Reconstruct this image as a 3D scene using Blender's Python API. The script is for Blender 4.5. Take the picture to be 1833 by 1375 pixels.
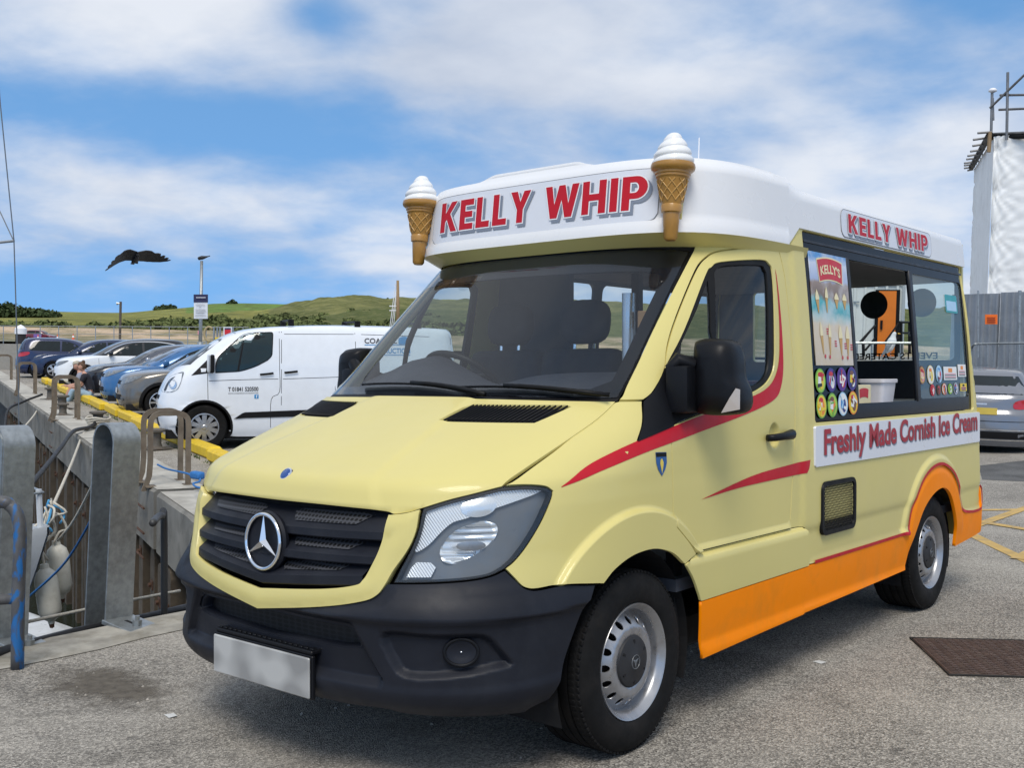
import bpy, bmesh, math, random
import numpy as np
from mathutils import Vector, Matrix, geometry
for _o in list(bpy.data.objects): bpy.data.objects.remove(_o, do_unlink=True)
SC = bpy.context.scene
COL = SC.collection
R_ = math.radians
# ---------------------------------------------------------------- camera
FPX, IW, IH = 1917.9, 1833.0, 1375.0
CAMP = np.array([3.16001, -3.37657, 1.59805])
CR = np.array([0.7640271, 0.64484478, 0.02092354])
CU = np.array([-0.04336471, 0.01896849, 0.99887922])
CF = np.array([-0.64372517, 0.76407814, -0.04245595])
cd = bpy.data.cameras.new('camera')
cd.sensor_fit = 'HORIZONTAL'; cd.sensor_width = 36.0; cd.lens = FPX / IW * 36.0
cd.clip_start = 0.05; cd.clip_end = 9000
cam = bpy.data.objects.new('camera', cd); COL.objects.link(cam)
cam.matrix_world = Matrix(((CR[0], CU[0], -CF[0], CAMP[0]), (CR[1], CU[1], -CF[1], CAMP[1]), (CR[2], CU[2], -CF[2], CAMP[2]), (0, 0, 0, 1)))
SC.camera = cam
def at(px, py, dep):
    d = CF + CR * (px - 916.5) / FPX - CU * (py - 687.5) / FPX
    return CAMP + d * dep
def onz(px, py, z):
    d = CF + CR * (px - 916.5) / FPX - CU * (py - 687.5) / FPX
    return CAMP + d * ((z - CAMP[2]) / d[2])
# ---------------------------------------------------------------- sky, sun, exposure
SUN_EL, SUN_AZ = R_(56), R_(-56)     # direction to the sun: azimuth measured in the xy plane from +x
w = bpy.data.worlds.new('World'); SC.world = w; w.use_nodes = True
nt = w.node_tree; N = nt.nodes; L = nt.links; N.clear()
out = N.new('ShaderNodeOutputWorld'); bg = N.new('ShaderNodeBackground'); bg.inputs[1].default_value = 0.115
sky = N.new('ShaderNodeTexSky'); sky.sky_type = 'NISHITA'; sky.sun_disc = False
sky.sun_elevation = SUN_EL; sky.sun_rotation = math.pi / 2 - SUN_AZ
sky.air_density = 1.0; sky.dust_density = 0.0; sky.ozone_density = 4.0; sky.altitude = 1500
tc = N.new('ShaderNodeTexCoord'); sx = N.new('ShaderNodeSeparateXYZ'); L.new(tc.outputs['Generated'], sx.inputs[0])
def M_(op, a, b=None, c=None, clamp=False):
    n = N.new('ShaderNodeMath'); n.operation = op; n.use_clamp = clamp
    for i, v in enumerate((a, b, c)):
        if v is None: continue
        if isinstance(v, (int, float)): n.inputs[i].default_value = v
        else: L.new(v, n.inputs[i])
    return n.outputs[0]
# clear air: the sky is read a little above the true direction, so the blue holds down to the land as on this clear day
cs = N.new('ShaderNodeCombineXYZ'); L.new(sx.outputs[0], cs.inputs[0]); L.new(sx.outputs[1], cs.inputs[1]); L.new(M_('MULTIPLY_ADD', sx.outputs[2], 0.75, 0.42), cs.inputs[2])
vn = N.new('ShaderNodeVectorMath'); vn.operation = 'NORMALIZE'; L.new(cs.outputs[0], vn.inputs[0]); L.new(vn.outputs[0], sky.inputs[0])
# clouds lie on a flat layer: the view direction divided by its height
zz = M_('MAXIMUM', M_('ADD', sx.outputs[2], 0.24), 0.06)
cb = N.new('ShaderNodeCombineXYZ'); L.new(M_('DIVIDE', sx.outputs[0], zz), cb.inputs[0]); L.new(M_('DIVIDE', sx.outputs[1], zz), cb.inputs[1])
cb.inputs[2].default_value = 25.8
def noise(vec, sc, det, ro, dist=0.0):
    n = N.new('ShaderNodeTexNoise'); n.inputs['Scale'].default_value = sc; n.inputs['Detail'].default_value = det
    n.inputs['Roughness'].default_value = ro; n.inputs['Distortion'].default_value = dist; L.new(vec, n.inputs['Vector']); return n.outputs['Fac']
n1 = noise(cb.outputs[0], 0.95, 9, 0.50, 0.2); n2 = noise(cb.outputs[0], 3.6, 8, 0.55, 0.15)
cov = M_('ADD', M_('MULTIPLY', n1, 0.72), M_('MULTIPLY', n2, 0.28))
# where the big clouds stand: soft banks given by bearing and height above the horizon (degrees)
az = M_('MULTIPLY', M_('SUBTRACT', math.atan2(CF[1], CF[0]), M_('ARCTAN2', sx.outputs[1], sx.outputs[0])), 57.2958)
el = M_('MULTIPLY', M_('ARCSINE', sx.outputs[2]), 57.2958)
for a_, e_, sa, se, amp in [(8, 15.5, 17, 4.2, .17), (-21, 17.5, 11, 2.2, .05), (-17, 11.0, 13, 2.2, -.17), (-15, 6.7, 12, 2.0, .10), (-21, 2.4, 14, 1.9, -.16), (19, 8, 11, 5, .12), (-10.2, 16.2, 2.2, 1.2, -.14), (3, 11, 6, 1.8, -.06), (-4, 4, 8, 3, .05), (24, 17.5, 5, 3.2, -.17), (19, 12.3, 5, 1.5, -.07)]:
    g = M_('EXPONENT', M_('MULTIPLY', M_('ADD', M_('POWER', M_('ABSOLUTE', M_('DIVIDE', M_('SUBTRACT', az, a_), sa)), 2.0), M_('POWER', M_('ABSOLUTE', M_('DIVIDE', M_('SUBTRACT', el, e_), se)), 2.0)), -1.0))
    cov = M_('MULTIPLY_ADD', g, amp, cov)
# the cloud cover closes in overhead, as it does along the top of the picture
ec = N.new('ShaderNodeMapRange'); ec.interpolation_type = 'SMOOTHSTEP'; L.new(el, ec.inputs[0]); ec.inputs[1].default_value = 17; ec.inputs[2].default_value = 36; cov = M_('MULTIPLY_ADD', ec.outputs[0], .15, cov)
mr = N.new('ShaderNodeMapRange'); mr.interpolation_type = 'SMOOTHSTEP'; L.new(cov, mr.inputs[0]); mr.inputs[1].default_value = 0.40; mr.inputs[2].default_value = 0.66
mask = M_('MULTIPLY', mr.outputs[0], 0.96)
n3 = M_('ADD', M_('MULTIPLY', noise(cb.outputs[0], 1.3, 6, 0.55), .6), M_('MULTIPLY', cov, .4))
cr = N.new('ShaderNodeValToRGB'); L.new(n3, cr.inputs[0])
cr.color_ramp.elements[0].position = 0.36; cr.color_ramp.elements[0].color = (2.9, 3.4, 4.35, 1)
cr.color_ramp.elements[1].position = 0.60; cr.color_ramp.elements[1].color = (5.25, 5.5, 5.95, 1)
hs = N.new('ShaderNodeHueSaturation'); hs.inputs['Hue'].default_value = 0.488; hs.inputs['Saturation'].default_value = 1.06; hs.inputs['Value'].default_value = 1.70; L.new(sky.outputs[0], hs.inputs['Color'])
mx = N.new('ShaderNodeMix'); mx.data_type = 'RGBA'; L.new(mask, mx.inputs[0]); L.new(hs.outputs[0], mx.inputs[6]); L.new(cr.outputs[0], mx.inputs[7])
L.new(mx.outputs[2], bg.inputs[0]); L.new(bg.outputs[0], out.inputs[0])
sd = bpy.data.lights.new('sun', 'SUN'); sd.energy = 1.75; sd.angle = R_(24); sd.color = (1.0, 0.94, 0.85)
sun = bpy.data.objects.new('sun', sd); COL.objects.link(sun)
_sv = Vector((math.cos(SUN_EL) * math.cos(SUN_AZ), math.cos(SUN_EL) * math.sin(SUN_AZ), math.sin(SUN_EL)))
sun.rotation_euler = _sv.to_track_quat('Z', 'Y').to_euler(); sun.location = (0, 0, 30)
SC.view_settings.view_transform = 'Standard'; SC.view_settings.look = 'None'; SC.view_settings.gamma = 1.0
SC.view_settings.exposure = 0.43
SC.cycles.max_bounces = 8; SC.cycles.transparent_max_bounces = 24; SC.cycles.caustics_reflective = False; SC.cycles.caustics_refractive = False
# ---------------------------------------------------------------- materials
def _ramp(nt, fac, stops):
    r = nt.nodes.new('ShaderNodeValToRGB'); nt.links.new(fac, r.inputs[0]); e = r.color_ramp.elements
    while len(e) < len(stops): e.new(0.5)
    for i, (p, c) in enumerate(stops): e[i].position = p; e[i].color = (*c[:3], 1)
    return r.outputs[0]
def _noise(nt, vec, scale, detail=4, rough=0.55, dist=0):
    n = nt.nodes.new('ShaderNodeTexNoise'); n.inputs['Scale'].default_value = scale; n.inputs['Detail'].default_value = detail
    n.inputs['Roughness'].default_value = rough; n.inputs['Distortion'].default_value = dist
    if vec is not None: nt.links.new(vec, n.inputs['Vector'])
    return n.outputs['Fac']
def _map(nt, scale=(1, 1, 1), coord='Object', rot=(0, 0, 0)):
    t = nt.nodes.new('ShaderNodeTexCoord'); m = nt.nodes.new('ShaderNodeMapping'); m.inputs['Scale'].default_value = scale; m.inputs['Rotation'].default_value = rot
    nt.links.new(t.outputs[coord], m.inputs[0]); return m.outputs[0]
def _mix(nt, fac, a, b, mode='MIX'):
    m = nt.nodes.new('ShaderNodeMix'); m.data_type = 'RGBA'; m.blend_type = mode
    for i, v in ((0, fac), (6, a), (7, b)):
        if isinstance(v, (int, float)): m.inputs[i].default_value = v
        elif isinstance(v, tuple): m.inputs[i].default_value = (*v[:3], 1)
        else: nt.links.new(v, m.inputs[i])
    return m.outputs[2]
def _rng(nt, v, a, b, c=0.0, d=1.0):
    m = nt.nodes.new('ShaderNodeMapRange'); nt.links.new(v, m.inputs[0])
    for i, k in enumerate((a, b, c, d)): m.inputs[i + 1].default_value = k
    return m.outputs[0]
def _bump(nt, h, bsdf, strength=0.3, dist=0.01):
    b = nt.nodes.new('ShaderNodeBump'); b.inputs['Strength'].default_value = strength; b.inputs['Distance'].default_value = dist
    nt.links.new(h, b.inputs['Height']); nt.links.new(b.outputs[0], bsdf.inputs['Normal'])
def pm(name, col, rough=0.5, metal=0.0, coat=0.0, var=0.06, vs=6.0, bump=0.0, bs=60.0, dirt=None, dscale=3.0, damt=0.4, spec=0.5, rvar=0.1, emit=None, trans=0.0):
    """principled material with procedural variation of colour, roughness and relief"""
    m = bpy.data.materials.new(name); m.use_nodes = True; nt = m.node_tree; b = nt.nodes['Principled BSDF']
    v = _map(nt)
    n = _noise(nt, v, vs, 5)
    c2 = tuple(min(1, x * (1 + var)) for x in col); c1 = tuple(x * (1 - var) for x in col)
    c = _ramp(nt, n, [(0.3, c1), (0.7, c2)])
    if dirt:
        k = _rng(nt, _noise(nt, v, dscale, 9, 0.65, 0.3), 0.48, 0.72, 0, damt); c = _mix(nt, k, c, dirt)
    nt.links.new(c, b.inputs['Base Color'])
    nt.links.new(_rng(nt, _noise(nt, v, vs * 2.3, 4), 0.3, 0.7, max(0, rough - rvar), min(1, rough + rvar)), b.inputs['Roughness'])
    b.inputs['Metallic'].default_value = metal; b.inputs['Coat Weight'].default_value = coat; b.inputs['Coat Roughness'].default_value = 0.06
    b.inputs['Specular IOR Level'].default_value = spec
    if bump: _bump(nt, _noise(nt, v, bs, 6, 0.6), b, bump, 0.006)
    if emit: b.inputs['Emission Color'].default_value = (*emit[0], 1); b.inputs['Emission Strength'].default_value = emit[1]
    return m
def glass(name, tint=(0.85, 0.9, 0.9), clear=0.9, rough=0.02, ior=1.5, body=(0.02, 0.025, 0.03)):
    """thin pane: tinted see-through mixed with a mirror by fresnel, and a patchy diffuse veil in the body colour"""
    m = bpy.data.materials.new(name); m.use_nodes = True; nt = m.node_tree; nt.nodes.clear()
    o = nt.nodes.new('ShaderNodeOutputMaterial'); t = nt.nodes.new('ShaderNodeBsdfTransparent'); t.inputs[0].default_value = (*tint, 1)
    g = nt.nodes.new('ShaderNodeBsdfGlossy'); g.inputs['Roughness'].default_value = rough
    d = nt.nodes.new('ShaderNodeBsdfDiffuse'); d.inputs[0].default_value = (*body, 1)
    f = nt.nodes.new('ShaderNodeFresnel'); gm = nt.nodes.new('ShaderNodeNewGeometry'); nt.links.new(_rng(nt, gm.outputs['Backfacing'], 0, 1, ior, 1 / ior), f.inputs[0])
    a = nt.nodes.new('ShaderNodeMixShader'); a2 = nt.nodes.new('ShaderNodeMixShader')
    dn = _noise(nt, _map(nt), 2.5, 6, 0.6); k = _rng(nt, dn, 0.3, 0.8, 1 - clear, min(1, (1 - clear) * 1.6))
    nt.links.new(k, a.inputs[0]); nt.links.new(t.outputs[0], a.inputs[1]); nt.links.new(d.outputs[0], a.inputs[2])
    nt.links.new(f.outputs[0], a2.inputs[0]); nt.links.new(a.outputs[0], a2.inputs[1]); nt.links.new(g.outputs[0], a2.inputs[2])
    nt.links.new(a2.outputs[0], o.inputs[0]); return m
# ---------------------------------------------------------------- objects
def tag(o, label=None, cat=None, group=None, kind=None):
    for k, v in (('label', label), ('category', cat), ('group', group), ('kind', kind)):
        if v: o[k] = v
    return o
def empty(name, loc=(0, 0, 0), rz=0.0, **kw):
    o = bpy.data.objects.new(name, None); COL.objects.link(o); o.location = loc; o.rotation_euler = (0, 0, rz); o.empty_display_size = 0.1
    return tag(o, **kw)
def mobj(name, V, Fc, m, parent=None, smooth=False, normals=None, **kw):
    me = bpy.data.meshes.new(name); me.from_pydata([tuple(map(float, v)) for v in V], [], [tuple(map(int, f)) for f in Fc]); me.update()
    if m is not None:
        for q in (m if isinstance(m, (list, tuple)) else [m]): me.materials.append(q)
    if smooth: me.polygons.foreach_set('use_smooth', [True] * len(me.polygons))
    if normals is not None: me.normals_split_custom_set_from_vertices([tuple(n) for n in normals])
    o = bpy.data.objects.new(name, me); COL.objects.link(o)
    if parent is not None: o.parent = parent
    return tag(o, **kw)
def inst(src, parent=None, loc=None, rot=None, scale=None, name=None):
    """copy one object and, level by level, its children (mesh data shared)"""
    c = src.copy(); COL.objects.link(c); c.parent = parent
    if name: c.name = name
    if loc is not None: c.location = loc
    if rot is not None: c.rotation_euler = rot
    if scale is not None: c.scale = scale
    for ch in [x for x in bpy.data.objects if x.parent == src]: inst(ch, c)
    return c
class MB:
    """collects shapes for one mesh; add() takes vertices and faces"""
    def __init__(s): s.V = []; s.F = []
    def add(s, V, Fc, M=None):
        k = len(s.V)
        s.V += [tuple(M @ Vector(v)) if M is not None else tuple(v) for v in V]; s.F += [tuple(k + i for i in f) for f in Fc]; return s
    def box(s, x0, x1, y0, y1, z0, z1, c=0.0, M=None, seg=1):
        bm = bmesh.new(); bmesh.ops.create_cube(bm, size=1.0)
        for v in bm.verts: v.co = Vector(((x0 + x1) / 2 + v.co.x * (x1 - x0), (y0 + y1) / 2 + v.co.y * (y1 - y0), (z0 + z1) / 2 + v.co.z * (z1 - z0)))
        if c: bmesh.ops.bevel(bm, geom=list(bm.edges), offset=c, segments=seg, affect='EDGES', profile=0.6)
        bm.verts.index_update(); V = [v.co.copy() for v in bm.verts]; Fc = [[v.index for v in f.verts] for f in bm.faces]; bm.free()
        return s.add(V, Fc, M)
    def tube(s, path, r, seg=10, caps=True, closed=False, flat=1.0, M=None):
        P = [Vector(p) for p in path]; n = len(P); rs = r if isinstance(r, (list, tuple)) else [r] * n
        T = [(P[(i + 1) % n if closed else min(i + 1, n - 1)] - P[(i - 1) % n if closed else max(i - 1, 0)]).normalized() for i in range(n)]
        a = T[0].orthogonal().normalized(); V = []; Fc = []
        if abs(T[0].z) < 0.9: a = T[0].cross(Vector((0, 0, 1))).normalized()
        for i in range(n):
            a = (a - T[i] * a.dot(T[i])).normalized(); b = T[i].cross(a)
            for j in range(seg):
                t = 2 * math.pi * j / seg; V.append(P[i] + a * (rs[i] * math.cos(t)) + b * (rs[i] * flat * math.sin(t)))
        for i in range(n if closed else n - 1):
            for j in range(seg):
                i2 = (i + 1) % n; Fc.append((i * seg + j, i * seg + (j + 1) % seg, i2 * seg + (j + 1) % seg, i2 * seg + j))
        if caps and not closed: Fc.append(tuple(range(seg))[::-1]); Fc.append(tuple((n - 1) * seg + j for j in range(seg)))
        return s.add(V, Fc, M)
    def lathe(s, prof, seg=32, M=None, closed=False):
        V = []; Fc = []; n = len(prof)
        for i in range(seg):
            t = 2 * math.pi * i / seg
            for r, h in prof: V.append((r * math.cos(t), r * math.sin(t), h))
        for i in range(seg):
            for j in range(n if closed else n - 1):
                j2 = (j + 1) % n; i2 = (i + 1) % seg; Fc.append((i * n + j, i2 * n + j, i2 * n + j2, i * n + j2))
        return s.add(V, Fc, M)
    def prism(s, poly, h, M=None, z0=0.0):
        poly = list(poly)
        if sum(poly[i][0] * poly[(i + 1) % len(poly)][1] - poly[(i + 1) % len(poly)][0] * poly[i][1] for i in range(len(poly))) < 0: poly = poly[::-1]
        n = len(poly); V = [(x, y, z0) for x, y in poly] + [(x, y, z0 + h) for x, y in poly]
        tri = geometry.tessellate_polygon([[Vector((x, y, 0)) for x, y in poly]])
        Fc = []
        for t in tri:
            a, b, c = t; ar = (poly[b][0] - poly[a][0]) * (poly[c][1] - poly[a][1]) - (poly[c][0] - poly[a][0]) * (poly[b][1] - poly[a][1])
            if ar < 0: b, c = c, b
            Fc.append((a, c, b)); Fc.append((a + n, b + n, c + n))
        for i in range(n): j = (i + 1) % n; Fc.append((i, j, j + n, i + n))
        return s.add(V, Fc, M)
    def build(s, name, m, parent=None, smooth=None, **kw):
        o = mobj(name, s.V, s.F, m, parent, smooth=bool(smooth), **kw)
        if smooth and smooth is not True:
            o.data.set_sharp_from_angle(angle=R_(smooth))
        return o
def TR(x=0, y=0, z=0, rx=0, ry=0, rz=0, s=1.0):
    return Matrix.Translation((x, y, z)) @ Matrix.Rotation(rz, 4, 'Z') @ Matrix.Rotation(ry, 4, 'Y') @ Matrix.Rotation(rx, 4, 'X') @ Matrix.Scale(s, 4)
def cr(pts, seg=5, closed=False):
    """Catmull-Rom curve through points"""
    P = [np.array(p, float) for p in pts]; n = len(P); out = []
    for i in range(n if closed else n - 1):
        p0 = P[i - 1] if (i > 0 or closed) else 2 * P[0] - P[1]; p1 = P[i]; p2 = P[(i + 1) % n]
        p3 = P[(i + 2) % n] if (i + 2 < n or closed) else 2 * P[-1] - P[-2]
        for k in range(seg):
            t = k / seg; out.append(0.5 * ((2 * p1) + (p2 - p0) * t + (2 * p0 - 5 * p1 + 4 * p2 - p3) * t * t + (3 * p1 - p0 - 3 * p2 + p3) * t ** 3))
    if not closed: out.append(P[-1])
    return [tuple(o) for o in out]
def segs(*S):
    """outline from smooth runs that meet in corners: each run is a list of points; the last point of a run is the first of the next"""
    o = []
    for s in S: o += (cr(s) if len(s) > 2 else list(s))[:-1] if s[-1] is not None else s[:-1]
    return o
def rrect(x0, x1, y0, y1, r, n=5):
    o = []
    for cx, cy, a in ((x1 - r, y1 - r, 0), (x0 + r, y1 - r, 90), (x0 + r, y0 + r, 180), (x1 - r, y0 + r, 270)):
        o += [(cx + r * math.cos(R_(a + 90 * k / n)), cy + r * math.sin(R_(a + 90 * k / n))) for k in range(n + 1)]
    return o
def oval(cx, cy, a, b, n=24, ph=0.0): return [(cx + a * math.cos(2 * math.pi * k / n + ph), cy + b * math.sin(2 * math.pi * k / n + ph)) for k in range(n)]
def inset(poly, d):
    P = np.array([p for i, p in enumerate(poly) if i == 0 or math.dist(p, poly[i - 1]) > 1e-6], float)
    if math.dist(P[0], P[-1]) < 1e-6: P = P[:-1]
    a = np.roll(P, 1, 0); b = np.roll(P, -1, 0)
    area = np.sum(P[:, 0] * b[:, 1] - b[:, 0] * P[:, 1])
    e1 = P - a; e2 = b - P; e1 /= np.linalg.norm(e1, axis=1)[:, None] + 1e-9; e2 /= np.linalg.norm(e2, axis=1)[:, None] + 1e-9
    n1 = np.c_[-e1[:, 1], e1[:, 0]]; n2 = np.c_[-e2[:, 1], e2[:, 0]]
    nn = n1 + n2; nn /= np.linalg.norm(nn, axis=1)[:, None] + 1e-9
    k = np.clip(1 / np.maximum(0.35, np.sum(nn * n1, 1)), 1, 2.0)
    return [tuple(q) for q in P + nn * (d * k * (1 if area > 0 else -1))[:, None]]
def densify(poly, res):
    o = []
    for i, p in enumerate(poly):
        q = poly[(i + 1) % len(poly)]; n = max(1, int(math.dist(p, q) / res))
        o += [(p[0] + (q[0] - p[0]) * k / n, p[1] + (q[1] - p[1]) * k / n) for k in range(n)]
    return o
def sdist(P, poly):
    """signed distance of points to an outline (positive inside)"""
    P = np.asarray(P, float); A = np.array(poly, float); B = np.roll(A, -1, 0); d = np.full(len(P), 1e9); ins = np.zeros(len(P), bool)
    for a, b in zip(A, B):
        e = b - a; t = np.clip(((P - a) @ e) / (e @ e + 1e-12), 0, 1); d = np.minimum(d, np.linalg.norm(P - a - t[:, None] * e, axis=1))
        c = ((a[1] > P[:, 1]) != (b[1] > P[:, 1])); x = a[0] + (P[:, 1] - a[1]) / (b[1] - a[1] + 1e-15) * (b[0] - a[0]); ins ^= c & (P[:, 0] < x)
    return np.where(ins, d, -d)
def sstep(x, a, b):
    t = np.clip((x - a) / (b - a), 0, 1); return t * t * (3 - 2 * t)
def fill2d(outer, holes=(), res=0.03, fine=(), extra=None):
    """triangles that fill an outline with holes, with inner points on a grid"""
    loops = [densify(l, res) for l in [outer, *holes]]
    pts = []; ed = []
    for l in loops:
        k = len(pts); pts += l; ed += [(k + i, k + (i + 1) % len(l)) for i in range(len(l))]
    A = np.array(outer); lo = A.min(0); hi = A.max(0)
    def grid(x0, x1, y0, y1, r):
        gx = np.arange(x0 + r * .5, x1, r); gy = np.arange(y0 + r * .43, y1, r * 0.87); g = []
        for j, y in enumerate(gy): g += [(x + (r * .5 if j % 2 else 0), y) for x in gx]
        return np.array(g).reshape(-1, 2)
    G = grid(lo[0], hi[0], lo[1], hi[1], res); rr = np.full(len(G), res)
    for (x0, x1, y0, y1, r) in fine:
        inb = (G[:, 0] > x0) & (G[:, 0] < x1) & (G[:, 1] > y0) & (G[:, 1] < y1); G2 = grid(x0, x1, y0, y1, r)
        G = np.r_[G[~inb], G2]; rr = np.r_[rr[~inb], np.full(len(G2), r)]
    if extra is not None and len(extra):
        X_ = np.array(extra, float); keep = np.ones(len(G), bool)
        for q in range(0, len(G), 400): keep[q:q + 400] = (np.linalg.norm(G[q:q + 400, None] - X_[None], axis=2).min(1) > res * .55)
        G = np.r_[G[keep], X_]; rr = np.r_[rr[keep], np.full(len(X_), .006)]
    if len(G):
        ok = sdist(G, loops[0]) > rr * 0.45
        for h in loops[1:]: ok &= sdist(G, h) < -rr * 0.45
        pts = pts + [tuple(q) for q in G[ok]]
    nb = len(pts)
    r = geometry.delaunay_2d_cdt([Vector(p) for p in pts], ed, [], 2 if holes else 1, 1e-7)
    V = np.array([tuple(v) for v in r[0]]); T = [tuple(f) for f in r[2] if len(f) == 3]
    if holes:
        c = np.array([V[list(f)].mean(0) for f in T]); ok = sdist(c, loops[0]) > 0
        for h in loops[1:]: ok &= sdist(c, h) < 0
        T = [f for f, k in zip(T, ok) if k]
    return V, T
def panel(name, outer, fmap, m, parent, holes=(), res=0.03, thick=0.012, disp=None, fine=(), gap=0.0, flip=False, back=True, extra=None, **kw):
    """a sheet cut to an outline in 2D, laid on the surface fmap(u, v) -> points, with folded edges of the given thickness"""
    if gap: outer = inset(outer, gap); holes = [inset(h, -gap) for h in holes]
    V, T = fill2d(outer, holes, res, fine, extra)
    if len(T) == 0: return None
    f0 = fmap
    if disp is not None:
        def f0(u, v):
            e = 2e-3; P = fmap(u, v); a = fmap(u + e, v) - P; b = fmap(u, v + e) - P; n = np.cross(a, b); n /= np.linalg.norm(n, axis=1)[:, None] + 1e-15
            return P + n * (disp(u, v) * (-1 if flip else 1))[:, None]
    u, v = V[:, 0], V[:, 1]; e = 1.5e-3
    P = f0(u, v); a = f0(u + e, v) - f0(u - e, v); b = f0(u, v + e) - f0(u, v - e)
    n = np.cross(a, b); n /= np.linalg.norm(n, axis=1)[:, None] + 1e-15
    if flip: n = -n
    F_ = [(t if not flip else t[::-1]) for t in T]
    F_ = [f if ((V[f[1]][0] - V[f[0]][0]) * (V[f[2]][1] - V[f[0]][1]) - (V[f[2]][0] - V[f[0]][0]) * (V[f[1]][1] - V[f[0]][1]) > 0) != flip else f[::-1] for f in F_]
    Vs = [P]; Ns = [n]; k = len(P)
    if thick:
        cnt = {}
        for f in F_:
            for i in range(3): cnt[(f[i], f[(i + 1) % 3])] = 1
        be = [(i, j) for (i, j) in cnt if (j, i) not in cnt]
        vs = sorted({i for q in be for i in q}); ix = {q: i for i, q in enumerate(vs)}; B = len(vs)
        en = np.zeros((B, 3))
        for i, j in be:
            d = P[j] - P[i]; q = np.cross(d, n[i]); en[ix[i]] += q; en[ix[j]] += q
        en /= np.linalg.norm(en, axis=1)[:, None] + 1e-15
        # a small rounded fold: outer edge, then down the side
        Vs += [P[vs], P[vs] - n[vs] * thick]; Ns += [en * 0.85 + n[vs] * 0.5, en]
        F_ += [(k + ix[j], k + ix[i], k + B + ix[i], k + B + ix[j]) for i, j in be]
        if back:
            kb = k + 2 * B; Vs.append(P - n * thick); Ns.append(-n); F_ += [tuple(kb + q for q in f[::-1]) for f in F_[:len(T)]]
    VV = np.concatenate(Vs); NN = np.concatenate(Ns); NN /= np.linalg.norm(NN, axis=1)[:, None] + 1e-15
    return mobj(name, VV.tolist(), F_, m, parent, smooth=True, normals=NN.tolist(), **kw)
def text_mesh(s, size=1.0, bold=0.0, sx=1.0, shear=0.0, res=3, space=1.0):
    """flat mesh of a line of text in the built-in face: vertices (x, y) from its lower left corner, and faces"""
    c = bpy.data.curves.new('t', 'FONT'); c.body = s; c.size = size; c.offset = bold; c.resolution_u = res; c.shear = shear; c.space_character = space; c.fill_mode = 'BOTH'
    o = bpy.data.objects.new('t', c); COL.objects.link(o); bpy.context.view_layer.update()
    me = o.to_mesh(); V = np.array([tuple(v.co)[:2] for v in me.vertices]).reshape(-1, 2); Fc = [tuple(p.vertices) for p in me.polygons]; o.to_mesh_clear()
    bpy.data.objects.remove(o); bpy.data.curves.remove(c)
    if len(V): V = V - V.min(0); V[:, 0] *= sx
    return V, Fc
def pchip(xs, ys):
    xs = np.array(xs, float); ys = np.array(ys, float); h = np.diff(xs); d = np.diff(ys) / h; m = np.zeros_like(xs); m[0] = d[0]; m[-1] = d[-1]
    for i in range(1, len(xs) - 1):
        if d[i - 1] * d[i] > 0: w1 = 2 * h[i] + h[i - 1]; w2 = h[i] + 2 * h[i - 1]; m[i] = (w1 + w2) / (w1 / d[i - 1] + w2 / d[i])
    def f(x):
        x = np.clip(np.asarray(x, float), xs[0], xs[-1]); i = np.clip(np.searchsorted(xs, x) - 1, 0, len(xs) - 2)
        t = (x - xs[i]) / h[i]; t2 = t * t; t3 = t2 * t
        return (2 * t3 - 3 * t2 + 1) * ys[i] + (t3 - 2 * t2 + t) * h[i] * m[i] + (-2 * t3 + 3 * t2) * ys[i + 1] + (t3 - t2) * h[i] * m[i + 1]
    return f
# ================================================================ ground, quays, water, land
def gz(x, y):
    a = 0.0399 * np.clip(x, -6.3, 4.5) - 0.0117 * np.clip(y, -9, 6.0); b = -0.262
    h = np.clip(0.5 + 0.5 * (a - b) / 0.05, 0, 1); return b + (a - b) * h + 0.0125 * h * (1 - h)
def asphalt(name, c1, c2, c3, spec_scale=190.0, patch=0.5):
    m = bpy.data.materials.new(name); m.use_nodes = True; nt = m.node_tree; b = nt.nodes['Principled BSDF']; v = _map(nt)
    vo = nt.nodes.new('ShaderNodeTexVoronoi'); vo.inputs['Scale'].default_value = spec_scale; nt.links.new(v, vo.inputs['Vector'])
    st = _ramp(nt, vo.outputs['Color'], [(0.10, c1), (0.5, c2), (0.86, c3)])
    fine = _noise(nt, v, spec_scale * 1.7, 3, .7); st = _mix(nt, _rng(nt, fine, .35, .65, 0.0, .55), st, tuple(x * .45 for x in c1))
    lg = _noise(nt, v, 0.55, 8, .62, .6); st = _mix(nt, _rng(nt, lg, .42, .68, 0, patch), st, tuple(x * 1.12 for x in c3), 'MIX')
    lg2 = _noise(nt, v, 2.2, 7, .65, .8); st = _mix(nt, _rng(nt, lg2, .52, .72, 0, .40), st, tuple(x * .55 for x in c1))
    oil = _noise(nt, v, 5.0, 4, .5, .2); st = _mix(nt, _rng(nt, oil, .68, .76, 0, .55), st, (.03, .03, .03))
    nt.links.new(st, b.inputs['Base Color']); b.inputs['Roughness'].default_value = .88; b.inputs['Specular IOR Level'].default_value = .3
    _bump(nt, vo.outputs['Distance'], b, .9, .006); return m
tarmac = asphalt('worn_tarmac', (.115, .106, .092), (.325, .30, .262), (.66, .61, .53), 135, patch=.28)
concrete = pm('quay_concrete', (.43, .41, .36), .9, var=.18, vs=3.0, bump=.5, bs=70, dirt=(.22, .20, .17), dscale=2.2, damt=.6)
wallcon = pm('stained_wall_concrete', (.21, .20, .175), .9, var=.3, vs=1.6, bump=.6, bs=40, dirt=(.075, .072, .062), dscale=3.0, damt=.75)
E1 = np.array([-0.93358, 0.35837]); E2 = np.array([0.35837, 0.93358]); ED = np.array([-6.04, 2.68])   # far quay: along, away from the water, a point on its edge
def qp(s, t, z=-0.262): return (ED[0] + E1[0] * s + E2[0] * t, ED[1] + E1[1] * s + E2[1] * t, z)
corner = qp(-3.79, 0)
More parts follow.
